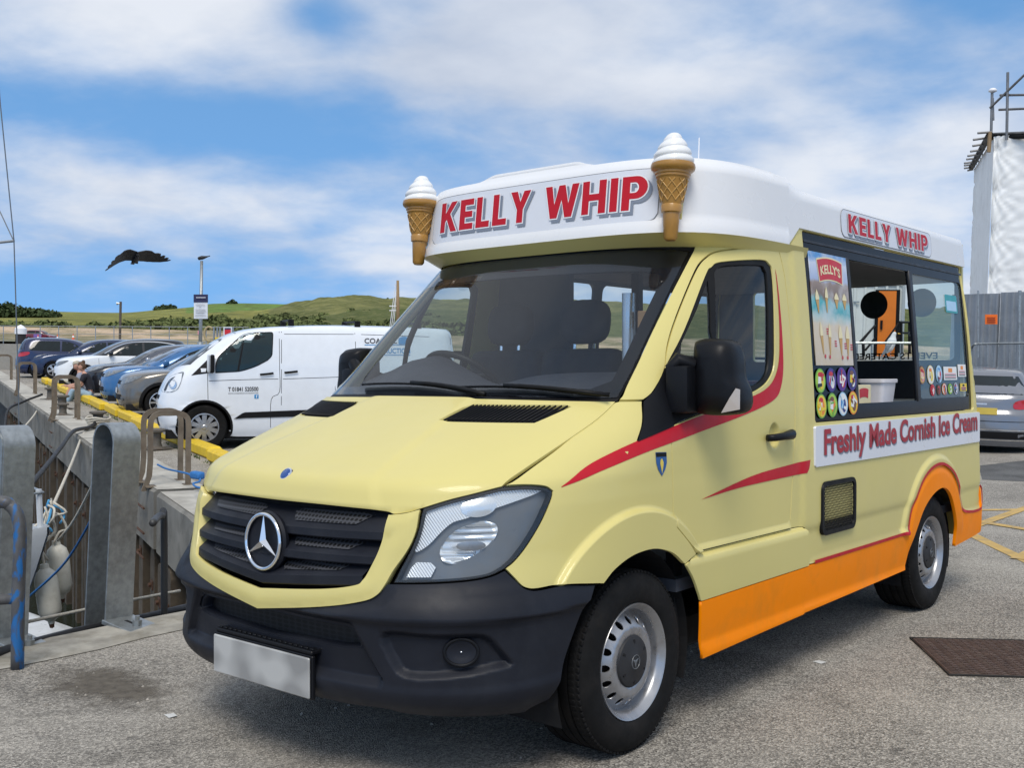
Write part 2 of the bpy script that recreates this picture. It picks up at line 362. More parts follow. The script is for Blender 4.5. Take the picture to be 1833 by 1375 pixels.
# one sheet of made ground with the basin cut out of it
far = [qp(90, 0.45)[:2], qp(60, 60)[:2], (-60, 110), (30, 110), (70, 60), (70, -40), (-2.1, -40), (-2.1, 1.45)]
gpoly = [qp(s, 0.45)[:2] for s in np.linspace(-3.6, 90, 40)] + far[1:]
def gmesh(name, poly, res, m, fine=(), dz=0.0, **kw):
    V, T = fill2d(poly, (), res, fine); Z = gz(V[:, 0], V[:, 1]) + dz
    T = [f if ((V[f[1]][0] - V[f[0]][0]) * (V[f[2]][1] - V[f[0]][1]) - (V[f[2]][0] - V[f[0]][0]) * (V[f[1]][1] - V[f[0]][1]) > 0) else f[::-1] for f in T]
    return mobj(name, np.c_[V, Z].tolist(), T, m, smooth=True, **kw)
gmesh('quay_ground', gpoly, 6.0, tarmac, fine=[(-9, 9, -9, 16, 0.6)], kind='structure')
# coping of the near edge and the capping beam of the far quay, in lengths with open joints
copm = pm('rough_coping_concrete', (.33, .31, .265), .95, var=.3, vs=7, bump=.9, bs=45, dirt=(.14, .12, .08), dscale=4, damt=.7)
cop = empty('near_quay_coping', label='worn concrete coping along the near quay edge', cat='quay edge')
yv = [-12, -9, -6, -3.2, -1.95, .35, 1.30]
for a, b in zip(yv[:-1], yv[1:]):
    mb = MB(); n = 8; V = []; Fc = []
    for i in range(n + 1):
        y = a + .006 + (b - a - .012) * i / n
        for x, dz, in ((-2.06 + random.uniform(-.03, .03), .004), (-2.30, .012), (-2.47 + random.uniform(-.012, .012), .008), (-2.50, -.015 + random.uniform(-.01, .01)), (-2.50, -.6)): V.append((x, y, float(gz(x, y)) + dz))
    Fc = [(i * 5 + j, (i + 1) * 5 + j, (i + 1) * 5 + j + 1, i * 5 + j + 1)[::-1] for i in range(n) for j in range(4)]
    mb.add(V, Fc); mb.build('coping_stone', copm, cop)
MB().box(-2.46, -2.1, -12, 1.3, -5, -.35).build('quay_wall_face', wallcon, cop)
beam = empty('far_quay_beam', label='long stained concrete beam edging the far quay with parked cars', cat='quay edge')
ss = [-3.75, -1.2, 1.9, 2.05, 8.6, 14.5, 20.5, 27, 34, 42, 52, 64]
for a, b in zip(ss[:-1], ss[1:]):
    if (a, b) == (1.9, 2.05): continue
    mb = MB(); n = 10; V = []; Fc = []
    for i in range(n + 1):
        s = a + .012 + (b - a - .024) * i / n
        for t, z in ((.62, -.262), (.30, -.250), (.035, -.255), (.0, -.285 + random.uniform(-.012, .008)), (0, -.95 + random.uniform(-.01, .01)), (.45, -.96)): V.append(qp(s, t, z))
    Fc = [(i * 6 + j, (i + 1) * 6 + j, (i + 1) * 6 + j + 1, i * 6 + j + 1) for i in range(n) for j in range(5)]
    k = len(V) - 6; Fc += [(0, 1, 2, 3, 4, 5), (k + 5, k + 4, k + 3, k + 2, k + 1, k)]
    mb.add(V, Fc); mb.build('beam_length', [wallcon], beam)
    V2 = []; 
    mt = MB(); V2 = [qp(s, t, -.2455) for s in (a + .02, b - .02) for t in (.04, .60)]
    mt.add(V2, [(0, 1, 3, 2)]); mt.build('beam_top', concrete, beam)
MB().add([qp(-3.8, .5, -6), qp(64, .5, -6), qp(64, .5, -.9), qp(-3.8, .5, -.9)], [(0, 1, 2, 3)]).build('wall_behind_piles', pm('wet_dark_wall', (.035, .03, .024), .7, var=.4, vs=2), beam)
# timber fender piles under the beam
timber = pm('weathered_timber', (.085, .066, .046), .85, var=.35, vs=4, bump=.6, bs=30, dirt=(.03, .032, .018), dscale=2.0, damt=.8)
rusty = pm('rusty_iron', (.075, .036, .020), .85, var=.4, vs=12, bump=.5, bs=60)
pw_ = .26; tp = [(-pw_ / 2, -4.2), (pw_ / 2, -4.2), (pw_ / 2, -.10), (pw_ * .40, -.03), (pw_ * .2, .0), (-pw_ * .2, 0), (-pw_ * .4, -.03), (-pw_ / 2, -.10)]
pile0 = MB().prism(tp, .26).build('timber_pile', timber)
bolt0 = MB().box(-.07, .07, -.5, -.38, .26, .275, .01).tube([(0, -.44, .27), (0, -.44, .31)], .03, 6).build('iron_bolt', rusty, pile0)
random.seed(4); Mq = Matrix(((E1[0], 0, -E2[0]), (E1[1], 0, -E2[1]), (0, 1, 0)))
ps = [-3.3, -2.6, -1.9, -1.1, -.35, .45, 1.2, 1.75, 2.5, 3.1] + [3.7 + k * .72 for k in range(34)]
for i, s in enumerate(ps):
    o = pile0 if i == 0 else inst(pile0)
    o.matrix_world = Matrix.Translation(qp(s + random.uniform(-.05, .05), .30 + random.uniform(-.04, .05), (-.98 if s < 3 else -.80) + random.uniform(-.25, .12))) @ Mq.to_4x4() @ Matrix.Rotation(random.uniform(-.03, .03), 4, 'Z')
    tag(o, 'weathered timber fender pile standing against the far quay wall', 'timber pile', 'timber piles of the far quay')
# water
wm = bpy.data.materials.new('harbour_water'); wm.use_nodes = True; _nt = wm.node_tree; _b = _nt.nodes['Principled BSDF']
_b.inputs['Base Color'].default_value = (.010, .016, .010, 1); _b.inputs['Roughness'].default_value = .08; _bump(_nt, _noise(_nt, _map(_nt), 3.0, 4), _b, .25, .05)
mobj('harbour_water', [(-90, -60, -3.6), (2, -60, -3.6), (2, 60, -3.6), (-90, 60, -3.6)], [(0, 1, 2, 3)], wm, kind='structure')
# drain cover, yellow box lines, small painted marks
cov = empty('drain_cover', label='rusty chequered iron drain cover in the tarmac beside the van', cat='drain cover'); cov.matrix_world = Matrix.Translation((1.639, 2.327, float(gz(1.639, 2.327)) + .003)) @ Matrix(((0.9992, -0.0003, -0.0399), (0.0008, 0.9999, 0.0117), (0.0399, -0.0117, 0.9991))).to_4x4() @ Matrix.Rotation(R_(33.7), 4, 'Z')
cvp = np.array([[1.145, 2.418], [1.75, 2.85], [2.15, 2.27], [1.46, 1.794]])
iron = pm('cover_iron', (.085, .055, .045), .75, var=.3, vs=14, bump=.3, bs=50, metal=.2, dirt=(.17, .13, .10), dscale=20, damt=.5)
MB().box(-.36, .62, -.35, .35, -.02, .004, .004).build('cover_plate', iron, cov)
tr_ = MB()
for i in range(30):
    for j in range(22):
        tr_.box(-.016, .016, -.005, .005, .003, .009, .002, M=TR(-.335 + i * .032, -.325 + j * .031, 0, rz=R_(32 if i % 2 else -32)))
tr_.build('tread_pattern', iron, cov, kind='stuff')
MB().tube([(-.37, -.36, .002), (.63, -.36, .002), (.63, .36, .002), (-.37, .36, .002)], .006, 6, closed=True).build('cover_frame', pm('joint_dark', (.02, .018, .016), .9), cov)
ypaint = pm('worn_yellow_line', (.50, .33, .10), .8, var=.15, vs=8, dirt=(.2, .18, .15), dscale=9, damt=.8)
ylp = empty('yellow_box_marking', label='worn yellow criss-cross box lines painted on the tarmac behind the van', cat='road marking')
def strip(P, Q, w2, nm, m, par, dz=.004):
    P = np.array(P[:2]); Q = np.array(Q[:2]); d = (Q - P) / np.linalg.norm(Q - P); n = np.array([-d[1], d[0]]) * w2; k = max(2, int(np.linalg.norm(Q - P) / .5)); V = []
    for i in range(k + 1):
        c = P + (Q - P) * i / k
        for s_ in (-1, 1): q = c + n * s_; V.append((q[0], q[1], float(gz(q[0], q[1])) + dz))
    return MB().add(V, [(2 * i, 2 * i + 1, 2 * i + 3, 2 * i + 2)[::-1] for i in range(k)]).build(nm, m, par)
ya, yb, yc_, yd = onz(1745, 953, -.06), onz(1860, 1030, -.03), onz(1740, 914, -.10), onz(1860, 920, -.10)
for P, Q, dz in ((onz(1735, 955, -.06), onz(1900, 1040, -.03), .004), (onz(1720, 917, -.1), onz(1900, 920, -.1), .005), (onz(1745, 945, -.08), onz(1900, 893, -.1), .006), (onz(1720, 930, -.08), onz(1900, 968, -.08), .007), (onz(1820, 1005, -.04), onz(1900, 965, -.06), .008)):
    strip(P, Q, .055, 'painted_line', ypaint, ylp, dz)
wl_ = strip(onz(1745, 803, -.16), onz(1900, 817, -.16), .05, 'bay_line', pm('worn_white_line', (.55, .55, .53), .8, dirt=(.2, .2, .2), dscale=9, damt=.7), None); tag(wl_, 'worn white bay line painted behind the silver car', 'road marking')
patch = gmesh('tarmac_patch', [tuple(onz(a, b, -.12)[:2]) for a, b in ((1752, 832), (1900, 818), (1900, 872), (1758, 860))], .8, asphalt('patch_tarmac', (.06, .06, .06), (.11, .11, .108), (.17, .17, .165), 110), dz=.003, kind='structure')
# sand flats and the land beyond
sandm = pm('wet_sand', (.40, .33, .24), .9, var=.12, vs=.05, dirt=(.27, .22, .16), dscale=.02, damt=.6)
th0, th1 = R_(60), R_(240); 
mobj('sand_flats', [(-900, -400, -.9), (900, -400, -.9), (900, 900, -.9), (-900, 900, -.9)], [(0, 1, 2, 3)], sandm, kind='structure')
bpy.data.objects['sand_flats'].location.z = -4.2
# hills: height field in bearing and distance, heights set from the skyline
def hor(px): return 606 + (px - 916.5) * .0209
PXS = np.r_[np.linspace(-900, -120, 14), np.linspace(-60, 1100, 260), np.linspace(1130, 1900, 40), np.linspace(2000, 3400, 16)]
DS = np.r_[150, 175, 190, 200, 206, 212, 222, np.linspace(240, 430, 28), np.linspace(440, 950, 40), 1000, 1200]
ridge_far = pchip([-900, 0, 100, 215, 280, 350, 380, 450, 520, 560, 620, 650, 700, 760, 850, 1000, 1200, 1900, 3400], [548, 556, 558, 560, 555, 549, 544, 543, 545, 544, 542, 541, 543, 545, 543, 545, 548, 560, 560])
ridge_mid = pchip([-900, 0, 150, 300, 420, 480, 520, 560, 600, 650, 690, 740, 820, 900, 1100, 1900, 3400], [568, 566, 566, 563, 560, 556, 548, 541, 537, 533, 538, 536, 541, 537, 545, 560, 565])
bush_top = pchip([-900, 0, 150, 250, 330, 420, 500, 600, 700, 1900, 3400], [586, 584, 582, 579, 573, 569, 566, 562, 560, 565, 580])
rng = np.random.default_rng(3)
def vnoise(x, y, seed=0):
    def h(i, j): n = np.sin(i * 127.1 + j * 311.7 + seed * 74.7) * 43758.5453; return n - np.floor(n)
    i, j = np.floor(x), np.floor(y); fx, fy = x - i, y - j; fx = fx * fx * (3 - 2 * fx); fy = fy * fy * (3 - 2 * fy)
    return (h(i, j) * (1 - fx) + h(i + 1, j) * fx) * (1 - fy) + (h(i, j + 1) * (1 - fx) + h(i + 1, j + 1) * fx) * fy
def fbm(x, y, o=4, seed=0): return sum(vnoise(x * 2 ** k, y * 2 ** k, seed + k) * .5 ** k for k in range(o)) / sum(.5 ** k for k in range(o)) - .5
VV = []; CC = []
for d in DS:
    hz = hor(PXS)
    yb_ = np.interp(d, [150, 200], [hz + 26, hz + 15.5]) if False else None
    base = hz + (1.598 + 1.2) / d * FPX * np.clip((200 - d) / 50, 0, 1) * 0
    ys = np.zeros_like(PXS)
    for k, px in enumerate(PXS):
        key_d = [150, 195, 203, 212, 240, 330, 430, 600, 800, 950, 1200]
        r_m, r_f, b_t = float(ridge_mid(px)), float(ridge_far(px)), float(bush_top(px)); md = (b_t + r_m) / 2
        key_y = [hz[k] + 24, hz[k] + 14, hz[k] + 11, hz[k] - 1, hz[k] - 4, b_t, b_t * .35 + r_m * .65, r_m, r_m * .5 + r_f * .5 + (1.5 if r_f > r_m else 0), r_f, r_f + 8]
        ys[k] = np.interp(d, key_d, key_y)
    X = CAMP[0] + (CF[0] + CR[0] * (PXS - 916.5) / FPX) * d; Y = CAMP[1] + (CF[1] + CR[1] * (PXS - 916.5) / FPX) * d
    amp = np.interp(d, [150, 212, 260, 420, 700, 950], [0, .6, 2.2, 6.5, 5.0, 1.6]) * np.clip((PXS - 330) / 240, .07, 1)
    Z = CAMP[2] + (hz - ys) / FPX * d + amp * (fbm(X / 30, Y / 30, 5, 1) * 1.2 + .5 * fbm(X / 9, Y / 9, 3, 5))
    VV.append(np.c_[X, Y, Z]); CC.append(np.c_[PXS, np.full_like(PXS, d), ys])
n = len(PXS); V = np.concatenate(VV); Fc = [(i * n + j, i * n + j + 1, (i + 1) * n + j + 1, (i + 1) * n + j) for i in range(len(DS) - 1) for j in range(n - 1)]
hm = bpy.data.materials.new('dune_grass_and_fields'); hm.use_nodes = True; _nt = hm.node_tree; _b = _nt.nodes['Principled BSDF']; _b.inputs['Roughness'].default_value = .95; _b.inputs['Specular IOR Level'].default_value = .1
_a = _nt.nodes.new('ShaderNodeAttribute'); _a.attribute_name = 'cover'; _v = _map(_nt)
_c = _mix(_nt, _rng(_nt, _noise(_nt, _v, .09, 7, .65), .42, .60, 0, .8), _a.outputs['Color'], (.085, .105, .035)); _c = _mix(_nt, _rng(_nt, _noise(_nt, _v, .32, 6, .7), .5, .7, 0, .5), _c, (.32, .29, .13))
_nt.links.new(_c, _b.inputs['Base Color']); _bump(_nt, _noise(_nt, _v, .25, 6, .7), _b, 1.0, 2.0)
ho = mobj('hills', V.tolist(), Fc, hm, smooth=True, kind='structure')
ca = ho.data.color_attributes.new('cover', 'FLOAT_COLOR', 'POINT'); cc = np.zeros((len(V), 4)); cc[:, 3] = 1
for i, (px, d, y) in enumerate(np.concatenate(CC)):
    nz = float(fbm(np.array([px / 60.]), np.array([d / 60.]), 3, 9)[0])
    if d <= 195: c = (.46, .38, .27)
    elif d <= 222: c = (.62, .47, .33)
    elif d < 330: c = (.12, .14, .05)
    elif d < 640: c = (.20, .20, .075) if px > 480 else (.30, .29, .08)
    else: c = (.16, .27, .06) if 330 < px < 620 else (.28, .28, .08)
    cc[i, :3] = np.array(c) * (1 + .5 * nz)
ca.data.foreach_set('color', cc.ravel().tolist())
# scrub along the foot of the dunes and the wood on the skyline: leafy masses
leafm = pm('scrub_foliage', (.11, .13, .048), .9, var=.65, vs=.3, spec=.1)
def leafmass(name, blobs, per, size, m, seed, **kw):
    r = np.random.default_rng(seed); V = []; Fc = []
    for (c, rad, hh) in blobs:
        for _ in range(per):
            u = r.normal(size=3); u /= np.linalg.norm(u); u[2] = abs(u[2]); q = np.array(c) + u * np.array([rad, rad, hh]) * (r.uniform(.55, 1.05))
            a = r.normal(size=3); a /= np.linalg.norm(a); b = np.cross(a, u + .3 * r.normal(size=3)); b /= np.linalg.norm(b) + 1e-9; s = size * r.uniform(.6, 1.4); k = len(V)
            V += [q + a * s, q + b * s, q - a * s, q - b * s]; Fc.append((k, k + 1, k + 2, k + 3))
    return mobj(name, [tuple(v) for v in V], Fc, m, **kw)
bl = []; r = np.random.default_rng(8)
for _ in range(300):
    px = r.uniform(-60, 1050); d = r.uniform(225, 330); w_ = np.clip((px - 100) / 350, .12, 1)
    if r.uniform() > w_ + .15: continue
    yb2 = float(np.interp(d, [212, 240, 330], [hor(px) - 1, hor(px) - 4, float(bush_top(px))])); c = at(px, yb2, d); bl.append((c - np.array([0, 0, .5]), r.uniform(1.4, 4.5), r.uniform(.8, 2.2)))
leafmass('scrub_bushes', bl, 70, .55, leafm, 5, kind='stuff', label='band of dark green scrub below the dunes', category=None) if False else tag(leafmass('scrub_bushes', bl, 70, .55, leafm, 5), 'band of dark green scrub below the dunes', 'scrub', kind='stuff')
bl = []
for _ in range(120):
    px = r.uniform(-200, 92); k = 1 - max(0, (px - 10) / 90); c = at(px, 566, r.uniform(520, 560)); bl.append((c, r.uniform(3.5, 6.5), 1.5 + r.uniform(3.0, 6.0) * max(.2, k)))
for _ in range(26):
    px = r.choice([285, 292, 300, 412, 640, 655, 690]) + r.normal() * 5; c = at(px, float(ridge_far(px)) + 1, 930); bl.append((c, 5, r.uniform(2, 5)))
tag(leafmass('skyline_wood', bl, 90, 1.0, pm('wood_foliage', (.055, .075, .032), .9, var=.5, vs=.2, spec=.1), 6), 'dark wood on the skyline left of the lamp post', 'woodland', kind='stuff')
# soil washed against the edge of the tarmac, and small litter
rs2 = random.Random(12); c0 = onz(195, 1240, -.08)
so_m = bpy.data.materials.new('brown_soil'); so_m.use_nodes = True; _nt = so_m.node_tree; _b = _nt.nodes['Principled BSDF']; _b.inputs['Roughness'].default_value = .95; _v = _map(_nt)
_nt.links.new(_ramp(_nt, _noise(_nt, _v, 22, 6, .7), [(.35, (.075, .062, .048)), (.65, (.16, .14, .11))]), _b.inputs['Base Color'])
_ln = _nt.nodes.new('ShaderNodeVectorMath'); _ln.operation = 'LENGTH'; _nt.links.new(_map(_nt, (2.0, 3.6, 0)), _ln.inputs[0])
_md = _nt.nodes.new('ShaderNodeMath'); _md.operation = 'SUBTRACT'; _nt.links.new(_noise(_nt, _v, 6, 9, .72, .4), _md.inputs[0]); _m2 = _nt.nodes.new('ShaderNodeMath'); _m2.operation = 'MULTIPLY'; _nt.links.new(_ln.outputs['Value'], _m2.inputs[0]); _m2.inputs[1].default_value = .42; _nt.links.new(_m2.outputs[0], _md.inputs[1])
_nt.links.new(_rng(_nt, _md.outputs[0], .10, .34, 0, .75), _b.inputs['Alpha'])
sp_ = gmesh('soil_patch', [(c0[0] - .75, c0[1] - .45), (c0[0] + .75, c0[1] - .45), (c0[0] + .75, c0[1] + .45), (c0[0] - .75, c0[1] + .45)], .2, so_m, dz=.003); tag(sp_, 'thin brown soil smear on the tarmac in front of the bumper', 'soil', kind='stuff')
sp_.data.transform(Matrix.Translation((-c0[0], -c0[1], 0))); sp_.location = (c0[0], c0[1], 0)
gv = []; gf = []
for _ in range(420):
    x = rs2.uniform(-2.0, 2.6); y = rs2.uniform(-2.2, 3.2); z = float(gz(x, y)) + .001; s_ = rs2.uniform(.004, .011); k = len(gv); h = s_ * .8
    gv += [(x - s_, y, z), (x, y - s_, z), (x + s_, y, z), (x, y + s_, z), (x + s_ * .2, y, z + h)]; gf += [(k, k + 1, k + 4), (k + 1, k + 2, k + 4), (k + 2, k + 3, k + 4), (k + 3, k, k + 4)]
tag(mobj('loose_grit', gv, gf, pm('grit_stone', (.34, .31, .27), .9, var=.5, vs=3)), 'loose grit scattered on the tarmac round the van', 'grit', kind='stuff')
for px, py, lab in ((305, 1300, 'small white scrap on the tarmac in front of the van'), (1466, 1187, 'pale scrap on the tarmac beside the van')):
    c_ = onz(px, py, .02 if px > 900 else -.06); g = float(gz(c_[0], c_[1])) + .004; tag(mobj('litter_scrap', [(c_[0] - .03, c_[1] - .012, g), (c_[0] + .02, c_[1] - .02, g), (c_[0] + .035, c_[1] + .01, g + .006), (c_[0] - .01, c_[1] + .022, g + .003)], [(0, 1, 2, 3)], pm('paper_white', (.6, .6, .58), .8)), lab, 'litter')
# ================================================================ the ice cream van (its own frame: x to its left side, y to its rear, z up)
MV = Matrix(((0.9992, -0.0003, -0.0399, 0), (0.0008, 0.9999, 0.0117, 0), (0.0399, -0.0117, 0.9991, 0), (0, 0, 0, 1)))
yellow = pm('cream_yellow_paint', (0.645, 0.560, 0.208), 0.42, spec=.25, coat=0.25, var=0.015, vs=2.0, dirt=(0.45, 0.41, 0.26), dscale=1.6, damt=0.12, rvar=0.05)
orange = pm('orange_paint', (0.98, 0.255, 0.0), 0.45, spec=.12, coat=0.0, var=0.02, vs=2.0, dirt=(0.55, 0.20, 0.02), dscale=4, damt=0.35)
red = pm('red_vinyl', (0.50, 0.006, 0.018), 0.42, coat=0.0, spec=.3, var=0.03)
white = pm('white_gelcoat', (0.76, 0.765, 0.775), 0.3, spec=.35, coat=0.15, var=0.012, vs=1.5, dirt=(0.55, 0.54, 0.50), dscale=2.5, damt=0.10)
signwhite = pm('sign_white', (0.70, 0.72, 0.77), 0.35, coat=0.3, var=0.01, vs=2)
bump_m = pm('bumper_plastic', (0.0125, 0.0142, 0.0205), 0.46, var=0.15, vs=5, spec=.22, bump=0.12, bs=420, dirt=(0.032, 0.035, 0.043), dscale=2.6, damt=0.5, rvar=0.08)
black = pm('black_rubber', (0.006, 0.006, 0.0065), 0.5, spec=.2, var=0.1, rvar=0.08)
gloss_black = pm('gloss_black', (0.003, 0.003, 0.004), 0.2, coat=0.0, spec=.16, var=0.05, rvar=0.02)
dark = pm('engine_bay_black', (0.004, 0.004, 0.005), 0.9, var=0.1)
trim = pm('mirror_plastic', (0.006, 0.0065, 0.0085), 0.42, spec=.2, var=0.12, bump=0.06, bs=500, rvar=0.06)
greyplast = pm('headlamp_housing', (0.13, 0.138, 0.148), 0.35, var=0.1)
chrome = pm('chrome', (0.82, 0.83, 0.85), 0.10, metal=1.0, var=0.02, rvar=0.04)
silver = pm('silver_wheel_paint', (0.40, 0.405, 0.42), 0.33, metal=0.75, var=0.05, vs=10, dirt=(0.13, 0.10, 0.08), dscale=9, damt=0.5)
tyre_m = pm('tyre_rubber', (0.008, 0.0078, 0.0078), 0.75, spec=.18, var=0.2, vs=12, dirt=(0.032, 0.027, 0.023), dscale=7, damt=0.4, bump=0.1, bs=160)
capm = pm('wheel_cap_grey', (0.028, 0.028, 0.030), 0.5, spec=.25, var=0.1)
grey_sh = pm('print_grey', (0.20, 0.23, 0.29), 0.4, var=0.02)
pure_white = pm('print_white', (0.80, 0.80, 0.82), 0.4, var=0.02)
seatcloth = pm('seat_cloth', (0.018, 0.02, 0.026), 0.9, var=0.2, bump=0.25, bs=300)
dashm = pm('dash_plastic', (0.022, 0.025, 0.034), 0.6, spec=.3, var=0.1, bump=0.1, bs=300)
steelp = pm('brushed_tube', (0.55, 0.56, 0.58), 0.3, metal=0.9, var=0.05, dirt=(0.2, 0.13, 0.08), damt=0.2)
lining = pm('cabin_lining', (0.07, 0.075, 0.09), 0.8, var=0.1)
screen_glass = glass('windscreen_glass', (0.93, 0.97, 0.98), 0.98, body=(0.20, 0.26, 0.36))
side_glass = glass('door_glass', (0.62, 0.70, 0.71), 0.97, body=(0.05, 0.06, 0.07))
hatch_glass = glass('hatch_glass', (0.84, 0.93, 0.90), 0.88, body=(0.50, 0.62, 0.58))  # body colour paints a pale mint reflection into the pane
lens = glass('lamp_lens', (0.95, 0.97, 0.98), 0.97, body=(0.4, 0.45, 0.5))
van = empty('ice_cream_van', label='cream yellow ice cream van with white roof sign and red lettering', cat='van'); van.matrix_world = MV
# ---- surface
_Z = [0.15, .25, .35, .45, .588, .70, .83, .92, .97, 1.0, 1.03, 1.058, 1.10, 1.15, 1.2, 1.25, 1.30, 1.335, 1.36, 1.40, 1.6, 1.85, 2.1, 2.4]
_Y = [-.93, -.95, -.97, -.985, -.995, -.985, -.965, -.945, -.932, -.92, -.905, -.88, -.79, -.665, -.53, -.395, -.265, -.175, -.125, -.075, .135, .40, .66, .97]
_W = [.955, .962, .972, .98, .985, .987, .988, .988, .988, .987, .986, .986, .985, .984, .983, .982, .980, .978, .977, .975, .962, .942, .918, .89]
_N = [3.2, 3.3, 3.4, 3.4, 3.3, 3.1, 2.9, 2.9, 2.9, 2.9, 2.9, 2.9, 2.95, 3.0, 3.05, 3.1, 3.3, 3.6, 3.8, 3.8, 3.7, 3.6, 3.5, 3.4]
fyf, fwd, fnn, DD = pchip(_Z, _Y), pchip(_Z, _W), pchip(_Z, _N), 1.05
yrear = lambda z: np.interp(z, [0.3, 0.6, 1.0, 1.55, 2.14, 2.4], [4.19, 4.18, 4.14, 4.05, 4.0, 3.97])
def sx_(y, z, o=0.0):
    n = fnn(z); t = np.clip(fyf(z) + DD - y, 0, DD * 0.9999) / DD
    return fwd(z) * (1 - t ** n) ** (1 / n) - 0.05 * np.clip((y - yrear(z) + 0.07) / 0.07, 0, 1.2) ** 2 + o
def smap(sg=1, o=0.0): return lambda y, z: np.stack([sg * sx_(y, z, o), y, z], 1)
def fy_(x, z):
    n = fnn(z); t = np.clip(np.abs(x) / fwd(z), 0, 0.9999); return fyf(z) + DD - DD * (1 - t ** n) ** (1 / n)
def fmap_(o=0.0): return lambda x, z: np.stack([x, fy_(x, z) - o, z], 1)
def cmap(o=0.0):
    def f(a, z):
        n = fnn(z); s = np.abs(np.sin(a)); c = np.maximum(np.cos(a), 0); r = ((s / fwd(z)) ** n + (c / DD) ** n) ** (-1 / n)
        return np.stack([(r + o) * np.sin(a), fyf(z) + DD - (r + o) * np.cos(a), z], 1)
    return f
def ang(x, y, z): return float(math.atan2(x, float(fyf(z)) + DD - y))
_zt = np.linspace(0.9, 1.36, 300); _vt = np.r_[0, np.cumsum(np.hypot(np.diff(_zt), np.diff(fyf(_zt))))]
z2v = lambda z: np.interp(z, _zt, _vt); v2z = lambda v: np.interp(v, _vt, _zt)
def bmap(o=0.0): return lambda x, v: np.stack([x, fy_(x, v2z(v)), v2z(v) + o], 1)
mir = lambda pts: [(-a, b) for a, b in pts][::-1]
def decal(name, parts, fm, off, m, parent, flip=False, **kw):
    """thin printed or stuck-on sheet: list of (2D vertices, faces) laid on a surface, off in front of it"""
    VV = []; NN = []; FF = []; k = 0
    for V, T in parts:
        V = np.asarray(V); u, v = V[:, 0], V[:, 1]; e = 2e-3; P = fm(u, v); n = np.cross(fm(u + e, v) - fm(u - e, v), fm(u, v + e) - fm(u, v - e))
        n /= np.linalg.norm(n, axis=1)[:, None] + 1e-15
        if flip: n = -n
        VV.append(P + n * off); NN.append(n); FF += [tuple(k + i for i in (f[::-1] if flip else f)) for f in T]; k += len(V)
    return mobj(name, np.concatenate(VV).tolist(), FF, m, parent, smooth=True, normals=np.concatenate(NN).tolist(), **kw)
F2 = lambda poly, holes=(), res=0.05: fill2d(poly, holes, res)
flare = lambda y, z: 0.024 * sstep(np.hypot(y + 0.012, (z - 0.345) * 0.985), 0.584, 0.560) * sstep(z, 0.30, 0.45)
ring_pts = [(-.012 + r * math.cos(t), .345 + r * math.sin(t) / .985) for r in (.551, .558, .564, .570, .576, .582, .590) for t in np.linspace(.1, 3.3, 130)]
ring_r = [(3.235 + r * math.cos(t), .36 + r * math.sin(t)) for r in (.548, .556, .566, .576, .586, .596) for t in np.linspace(.2, 2.95, 110)]
ledge = [(y, z) for z in (.690, .696, .702, .708, .713) for y in np.arange(.30, 1.43, .016)]
